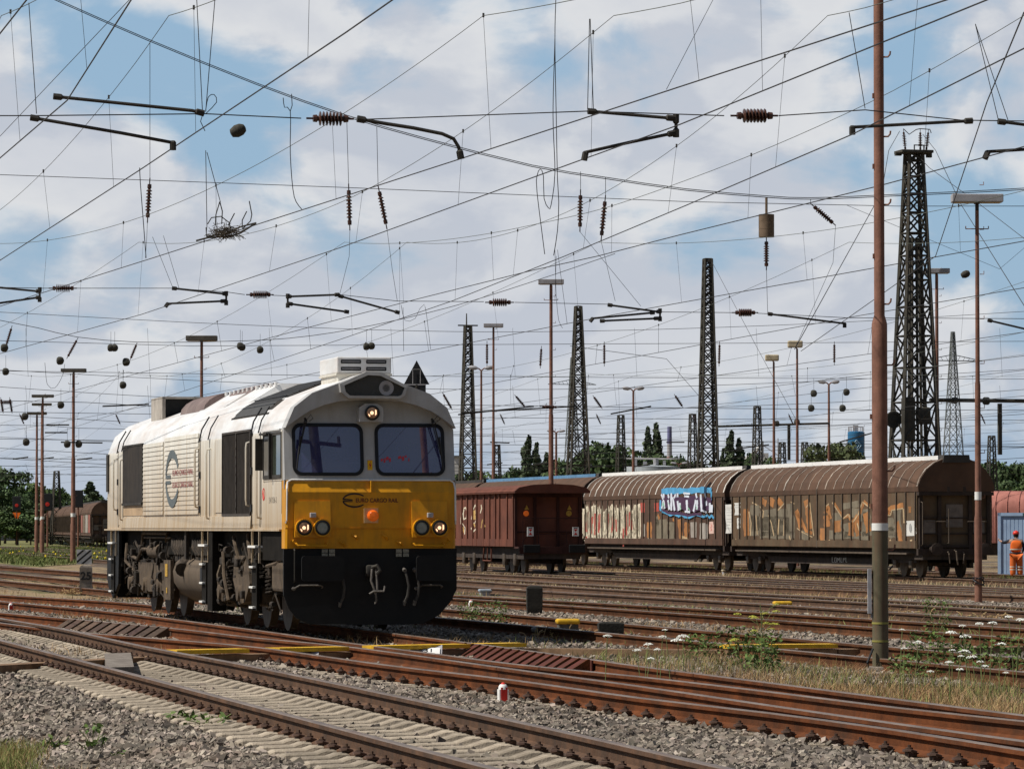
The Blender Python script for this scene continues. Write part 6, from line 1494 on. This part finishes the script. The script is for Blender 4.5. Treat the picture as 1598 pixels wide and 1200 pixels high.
tree(1302,692,66,'broad',470,'pale leafy tree in front of the blue tower',3)
gr='leafy tree at the right edge beyond the dark wagon end'
for u,v,w_,li,y in ((1450,716,46,0,500),(1480,722,50,0,500),(1508,728,56,1,480),(1536,726,60,0,480),(1562,724,60,0,470),(1588,724,56,0,470),(1612,730,60,1,470),(1520,748,60,1,440),(1570,752,64,0,440),(1600,756,60,1,430)): tree(u,v,w_,'broad',y,gr,li,'wood on the right')
for u,v,w_,lab in ((822,687,18,'left and taller poplar of the pair behind the slim pole'),(837,697,15,'right poplar of the pair behind the slim pole'),(853,712,16,'small pointed tree right of the poplar pair'),(1013,672,16,'left poplar of the pair left of the tall chimney'),(1026,666,18,'right poplar of the pair left of the tall chimney'),(1139,680,18,'left poplar of the pair behind the white roofed wagon'),(1154,690,17,'right poplar of the pair behind the white roofed wagon'),(1128,706,10,'thin pointed tree beside the boom mast')): tree(u,v,w_,'poplar',520,lab,2)
# ------------------------------------------------------------ far buildings
def simple(name,u,y,label,cat): 
    c=base_pt(u,y); return empty(name,c,0,label,cat)
r=simple('silo',1336,900,'blue round silo tower with a pale diamond mark and railing','silo'); h=at_y(1336,672,900).z
sb_=mat('silo_blue',(.03,.15,.30),.5,0,.2,.3); MB().lathe((0,0,0),(0,0,1),[(0,1.6),(h*.62,1.6),(h*.66,1.75),(h,1.75),(h+.2,1.3)],24).build('tank',sb_,r,True)
mb=MB()
for k in range(14): 
    a=k*.449; mb.tube([(1.6*math.cos(a),1.6*math.sin(a),h),(1.6*math.cos(a),1.6*math.sin(a),h+1.1)],.06,4)
mb.tube([(1.6*math.cos(k*.449),1.6*math.sin(k*.449),h+1.1) for k in range(15)],.06,4); mb.box(-.6,.5,-.5,.5,h+.2,h+1.5).box(1.7,1.85,-.1,.1,0,h); mb.build('railing',lampm,r)
mb=MB(); zc=at_y(1336,693,900).z
for a,b in (((-1,0),(0,1)),((0,1),(1,0)),((1,0),(0,-1)),((0,-1),(-1,0))):
    for q in (1.0,.55): mb.tube([(a[0]*q,-1.78,zc+a[1]*q*1.15),(b[0]*q,-1.78,zc+b[1]*q*1.15)],.09,4)
mb.build('diamond_mark',mat('mark_pale',(.25,.4,.5),.5,0,.1,2),r); MB().box(-2.6,-1.6,-.8,.8,h*.55,h*.78).build('side_cabin',mat('silo_grey',(.10,.14,.20),.6,0,.2,1),r)
r=simple('chimney',1045,1300,'tall thin chimney with red, white and violet bands beyond the trees','chimney'); H0=at_y(1045,664,1300).z
MB().lathe((0,0,0),(0,0,1),[(0,1.0),(H0*.72,.8)],14).build('red_shaft',mat('chimney_red',(.33,.17,.14),.8,0,.2,.2),r,True); MB().lathe((0,0,H0*.72),(0,0,1),[(0,.8),(H0*.12,.76)],14).build('pale_band',lampm,r,True); MB().lathe((0,0,H0*.84),(0,0,1),[(0,.76),(H0*.16,.7)],14).build('violet_top',mat('chimney_violet',(.16,.16,.30),.8,0,.2,.2),r,True)
r=simple('storage_tank',1018,470,'wide pale grey storage tank with a flat roof among the trees','storage tank'); h=at_y(1018,724,470).z
tkm=mat('tank_grey',(.42,.46,.48),.6,0,.15,.5,dirt=(.25,.26,.26),dirt_amt=.4); MB().lathe((0,0,0),(0,0,1),[(0,3.1),(h,3.1),(h+.25,0)],28).build('shell',tkm,r,True)
mb=MB().box(-2.2,-1.7,-.3,.3,h,h+1.1).box(-1,-.6,-.3,.3,h,h+.6).cyl((.4,0,h),(.4,0,h+.9),.3,.3,10).box(1.2,1.5,-.2,.2,h,h+.7); mb.tube([(3.1*math.cos(k*.3),3.1*math.sin(k*.3),h+.9) for k in range(22)],.05,4); mb.build('roof_gear',lampm,r)
whm=mat('wall_pale',(.58,.57,.54),.8,0,.12,.4,dirt=(.4,.37,.33),dirt_amt=.4); winm=mat('window_dark',(.05,.055,.06),.2,0,.2,1)
def block(u0,u1,vtop,y,label,m,dep=8,roof=None):
    c=base_pt((u0+u1)/2,y); r=empty('building',c,0,label,'building'); w_=(u1-u0)*y/F/2; h=at_y(u0,vtop,y).z-c.z
    MB().box(-w_,w_,0,dep,0,h).build('wall',m,r); MB().box(-w_-.2,w_+.2,-.2,dep+.2,h,h+.3).build('roof',roof or lampd,r)
    n=max(1,int(w_/1.2))
    for k in range(n):
        x=-w_+2*w_*(k+.5)/n
        for z in (h*.45,h*.75): 
            f_=MB().box(x-.45,x+.45,-.06,.0,z-.5,z+.5).build('window',white,r); MB().box(x-.38,x+.38,-.075,-.06,z-.43,z+.43).build('pane',winm,f_)
block(708,723,714,620,'white building half hidden beside the locomotive cab',whm)
block(1132,1162,722,640,'low pale works building behind the white roof ridge',whm); 
block(-10,42,786,640,'dark house at the edge of the left wood',mat('wall_dark',(.06,.065,.075),.8,0,.2,.5))
r=simple('works',1172,630,'pale plant with ducts and a small tower behind the brown wagon','industrial plant')
mb=MB(); h=at_y(1172,712,630).z
mb.cyl((-2.5,0,0),(-2.5,0,h+.2),1.3,1.3,14).cyl((0,0,0),(0,0,h-.3),.9,.9,14).box(.8,2.6,-.6,.6,0,h+.8).tube([(-1.5,-.5,h-.5),(.5,-.5,h+.8),(1.2,-.5,h+1.6)],.3,8).cyl((1.7,0,h),(1.7,0,h+2.6),.25,.2,8).box(3,5,-.5,.5,0,h-1); mb.build('plant',whm,r)
mb=MB(); mb.tube([(3,-.5,h+.1),(5,-.5,h+.1)],.06,4).tube([(4,-.5,h-1),(4,-.5,h+3)],.08,4).tube([(1.7,-.5,h+2),(4,-.5,h+.5)],.06,4); mb.build('pipework',lampm,r)
# ------------------------------------------------------------ grass, weeds and flowers
def blades(P,h,w,lean,name,m):
    n=len(P); a=rng.random(n)*6.283; hh=h*(.5+.8*rng.random(n)); ld=rng.random(n)*6.283; l=lean*hh*rng.random(n)
    dx=np.stack([np.cos(a),np.sin(a),0*a],1)*(w*(.6+.8*rng.random(n)))[:,None]
    mid=P+np.stack([np.cos(ld)*l*.4,np.sin(ld)*l*.4,hh*.6],1); tip=P+np.stack([np.cos(ld)*l,np.sin(ld)*l,hh],1)
    V=np.stack([P-dx,P+dx,mid+dx*.7,mid-dx*.7,tip+dx*.12,tip-dx*.12],1).reshape(-1,3)
    b=np.arange(n)[:,None]*6; Fq=np.concatenate([b+np.array([[0,1,2,3]]),b+np.array([[3,2,4,5]])]); o=np_mesh(name,V,Fq,m); o['kind']='stuff'; return o
strawm=mat('dry_grass',(.44,.31,.16),.9,0,.3,.8,col2=(.30,.18,.085),island=.35,spec=.2)
greeng=mat('green_grass',(.16,.19,.055),.85,0,.3,.8,col2=(.24,.25,.09),island=.35,spec=.2)
meadow=mat('meadow_grass',(.105,.14,.04),.9,0,.3,.12,col2=(.145,.15,.055),island=.4,spec=.2)
def zpts(n,test,y0,y1,pad=.4):
    x,y=scatter(n,y0,y1,pad,1.0); k=test(x,y); x,y=x[k],y[k]; return np.stack([x,y,gzv(x,y)],1)
pr7=straight(R7,30,120)
verge=lambda x,y:(x>seg_x(pr6,y)+.75)&(x<seg_x(pr7,y)-.5)&(x>-.2+.12*np.sin(y))&(y<57)
P=zpts(110000,verge,30,57)
nz=np.sin(P[:,0]*2.1+P[:,1]*.7)+np.sin(P[:,0]*.9-P[:,1]*1.3)+rng.normal(size=len(P))*.5
blades(P[(nz>-.1)|(rng.random(len(P))<.14)],.15,.003,1.1,'dry_grass',strawm); blades(P[(nz<.0)|((P[:,0]>5.0)&(P[:,1]<49))][::4],.17,.0042,.9,'green_grass',greeng)
corner=lambda x,y:(np.array([t1_dist(a,b) for a,b in zip(x,y)])>1.9+.15*np.sin(y*1.3))&(x<0)
P=zpts(150000,corner,33,46); blades(P,.10,.0032,1.0,'corner_grass',greeng); blades(P[::4]+np.array([.05,.03,0]),.12,.003,1.0,'corner_dry_grass',strawm)
# scattered tufts on the track bed farther off
P=zpts(60000,lambda x,y:(np.sin(x*.9+y*.33)+np.sin(y*.21-x*.4)+rng.normal(size=len(x))*.6>1.35),58,150,1); blades(P,.13,.007,1.1,'yard_grass',strawm)
P=zpts(26000,lambda x,y:(np.sin(x*.7-y*.29+1)+np.sin(y*.17+x*.5+2)+rng.normal(size=len(x))*.5>1.45),58,160,1); blades(P,.11,.008,1.1,'yard_green_grass',greeng)
# strips of dry and green growth between the far tracks
def strip(A,Bq,w0,y0,y1,n,h,nm,m):
    y=y0+(y1-y0)*rng.random(n); a=seg_x(A,y); b=seg_x(Bq,y); x=a+(b-a)*(.5+(rng.random(n)-.5)*w0)
    k=(np.sin(y*.21+a[0])+np.sin(y*.09+1.7)+rng.normal(size=n)*.5>-.9); k&=np.abs(x)<y*.13
    x,y=x[k],y[k]; blades(np.stack([x,y,gzv(x,y)],1),h,.009,1.0,nm,m)
pale=mat('pale_grass',(.50,.39,.23),.9,0,.3,.5,col2=(.38,.27,.14),island=.3,spec=.2)
strip(LINES[2][1],LINES[3][0],.7,62,190,9000,.17,'strip_dry_grass',pale); strip(LINES[3][1],LINES[4][0],.6,80,220,12000,.2,'strip_dry_grass',pale)
strip(LINES[5][1],LINES[6][0],.6,95,220,8000,.18,'strip_dry_grass',pale); strip(LINES[4][1],LINES[5][0],.5,90,220,5000,.16,'strip_green_grass',greeng)
strip(LINES[6][1],LINES[7][0],.7,110,220,9000,.2,'strip_green_grass',greeng); strip(LINES[1][1],LINES[2][0],.6,60,170,7000,.13,'strip_green_grass',greeng)
# meadow on the far left
mp=[at_z(u,v,-.315) for u,v in ((-80,839),(168,839),(176,866),(165,877),(60,884),(-80,872))]
o=MB().prism([(q.x,q.y,-.33) for q in mp],(0,0,.03)).build('meadow',mat('meadow_ground',(.10,.13,.035),.95,0,.4,.15,col2=(.22,.19,.08))); o['kind']='structure'
def inpoly(x,y,P):
    c=np.zeros(len(x),bool)
    for i in range(len(P)):
        a,b=P[i],P[i-1]; k=((a.y>y)!=(b.y>y))&(x<(b.x-a.x)*(y-a.y)/((b.y-a.y) or 1e-9)+a.x); c^=k
    return c
x=-45+42*rng.random(90000); y=160+330*rng.random(90000)**1.3; k=inpoly(x,y,mp); x,y=x[k],y[k]
P=np.stack([x,y,0*x-.31],1); blades(P,.22,.04,.8,'meadow_grass',meadow)
yf=mat('yellow_flower',(.62,.47,.03),.8,0,.2,5)
k=rng.random(len(P))<.004; Q_=P[k]+np.array([0,0,.22]); rocks(Q_,.07,yf,'meadow_flowers')
# low plants in the gravel and the tall weeds
leafm=mat('weed_leaf',(.10,.155,.035),.7,0,.3,4,island=.35); umbm=mat('white_umbel',(.78,.79,.72),.8,0,.1,10,island=.12); yumb=mat('yellow_umbel',(.42,.42,.06),.8,0,.2,10,island=.2); stemm=mat('weed_stem',(.17,.20,.07),.8,0,.3,6)
def plant_mesh(seed,h,n=40,s=.035,spread=.12):
    g_=random.Random(seed); mb=MB()
    for k in range(5):
        a=g_.random()*6.3; mb.tube([(0,0,0),(spread*.5*math.cos(a),spread*.5*math.sin(a),h*.5),(spread*math.cos(a),spread*math.sin(a),h*g_.uniform(.6,1))],.004,4,1)
    for k in range(n):
        a=g_.random()*6.3; rr=spread*g_.random()**.5; z=h*g_.uniform(.1,1); c=Vector((rr*math.cos(a),rr*math.sin(a),z)); d=Vector((g_.gauss(0,1),g_.gauss(0,1),g_.gauss(.2,.5))).normalized(); q=d.cross(Vector((g_.gauss(0,1),g_.gauss(0,1),g_.gauss(0,1)))).normalized(); L_=s*g_.uniform(.6,1.5)
        mb.add([c-d*L_,c+q*L_*.45,c+d*L_,c-q*L_*.45],[(0,1,2,3)])
    return mb
def weed(u,v,h,label,seed,n=45,s=.035,spread=.12):
    c=at_ground(u,v); o=plant_mesh(seed,h,n,s,spread).build('weed',[leafm,stemm]); o.location=c; tag(o,label,'weed','green weeds')
weed(145,1172,.24,'leafy weed in the gravel at the lower left',1); weed(88,1172,.14,'small weed in the gravel nearest the left corner',2,25)
weed(322,1140,.16,'spreading weed at the sleeper ends beside the near rail',3,60,.03,.22); weed(276,1130,.12,'little weed left of the spreading one by the near rail',4,25); weed(190,1184,.06,'flat tiny weed at the bottom of the gravel bank',5,20)
for i,(u,v,h,lab) in enumerate(((1150,1044,.55,'dark bushy weed in the dry grass left of the tall yellow one'),(1192,1050,.5,'leafy weed at the foot of the tall yellow umbel plant'),(1095,1030,.35,'low green weed behind the white flower clump'),(1445,1045,.5,'dense green weed right of the near pole base'),(1490,1062,.55,'broad green weed below the white flowers at the right'),(1540,1064,.5,'green weed among the white flowers, right of the broad one'),(1586,1066,.55,'green weed at the right edge of the picture'),(1462,1000,.7,'tall thin weed behind the white flowers'),(775,975,.45,'dark bush in the shade right of the locomotive'),(735,972,.4,'dark low bush beside the locomotive plough'),(1418,1062,.3,'small weed by the pole foot'))):
    weed(u,v,h,lab,20+i,230,.028,.26)
def umbel(mb,c,r,m,seed):
    g_=random.Random(seed)
    for k in range(46):
        a=g_.random()*6.3; rr=r*g_.random()**.5; p=Vector(c)+Vector((rr*math.cos(a),rr*math.sin(a),.35*r*(1-(rr/r)**2)+g_.uniform(-.1,.1)*r)); s=r*.16
        mb.add([p+Vector((s,0,-s*.3)),p+Vector((0,s,0)),p+Vector((-s,0,-s*.2)),p+Vector((0,-s,.0)),p+Vector((0,0,s*.7))],[(0,1,4),(1,2,4),(2,3,4),(3,0,4)],m)
fl=[(1038,983,.5),(1058,1000,1.5),(1066,994,1.3),(1034,994,.8),(1012,1006,1),(994,1015,.8),(1026,1014,.7),(1016,1028,.8),(948,993,.9),(1433,1003,1),(1484,988,1.1),(1506,994,1.2),(1486,1015,.6),(1505,1017,1.1),(1528,974,.9),(1549,973,.9),(1517,1026,1.1),(1530,1033,.7),(1498,1045,.8),(1537,1040,.8),(1562,1006,1.1),(1593,968,1),(1574,963,.8),(1481,1034,.8),(1452,1048,.6),(1408,983,.5),(1502,977,.6),(1500,1024,.6),(1570,1050,.5),(1411,1012,.5)]
for i,(u,v,s) in enumerate(fl):
    y=44.5+random.uniform(-2.,2.) if u>1300 else 47+random.uniform(-1,1); top=at_y(u,v,y); gx=top.x+random.uniform(-.06,.06); z0=gz(gx,y)
    r=empty('wild_carrot',(gx,y,z0),0,'wild carrot with a white flower head right of the near pole' if u>1390 else 'wild carrot with a white flower head in the dry grass left of the near pole','flower','white wild carrots right of the pole' if u>1390 else 'white wild carrots left of the pole')
    t=top-Vector((gx,y,z0)); MB().tube([(0,0,0),(t.x*.3,0,t.z*.5),(t.x,0,t.z)],.004,4).build('stem',stemm,r)
    mb=MB(); umbel(mb,t,.043*s+.012,0,i); mb.build('flower_head',umbm,r)
c=at_ground(1188,1052); r=empty('umbel_plant',c,0,'tall yellow green umbel plant rising from the dry grass','weed'); mb=MB(); hd=MB()
random.seed(9); mb.tube([(0,0,0),(.01,0,.5),(-.01,0,.86)],.006,5)
for k in range(13):
    z=random.uniform(.35,.8); a=random.random()*6.3; e=Vector((math.cos(a)*random.uniform(.1,.38),math.sin(a)*.15,z+random.uniform(.05,.16))); mb.tube([(0,0,z-.08),(e.x*.6,e.y*.6,e.z-.03),e],.003,4); umbel(hd,e,.05,0,k)
mb.build('stem',stemm,r); hd.build('flower_heads',yumb,r); plant_mesh(77,.45,120,.04,.25).build('leaves',[leafm,stemm],r)
def stalk_heap(u,v,w_,label,seed):
    c=at_ground(u,v); g_=random.Random(seed); mb=MB()
    for k in range(70):
        x=g_.gauss(0,w_*.4); y=g_.gauss(0,.15); d=Vector((g_.gauss(0,.6),g_.gauss(0,.5),abs(g_.gauss(0,.5)))).normalized()*g_.uniform(.1,.3); mb.tube([(x,y,.02),(x+d.x*.5,y+d.y*.5,d.z*.6+.03),(x+d.x,y+d.y,d.z*.8+.02)],.008,3)
    o=mb.build('stalk_heap',strawm); o.location=c; tag(o,label,'dead plants')
stalk_heap(1246,957,.5,'heap of pale dead stalks between rails left of the near pole',1); stalk_heap(1400,962,.7,'heap of pale dead stalks just right of the near pole',2); stalk_heap(1545,971,.6,'heap of dead stalks between rails at the right',3); stalk_heap(880,999,.7,'flat heap of dead stalks below the yellow lidded box',4)
stalk_heap(112,928,.6,'tan dry grass clump at the foot of the numbered stone',6)
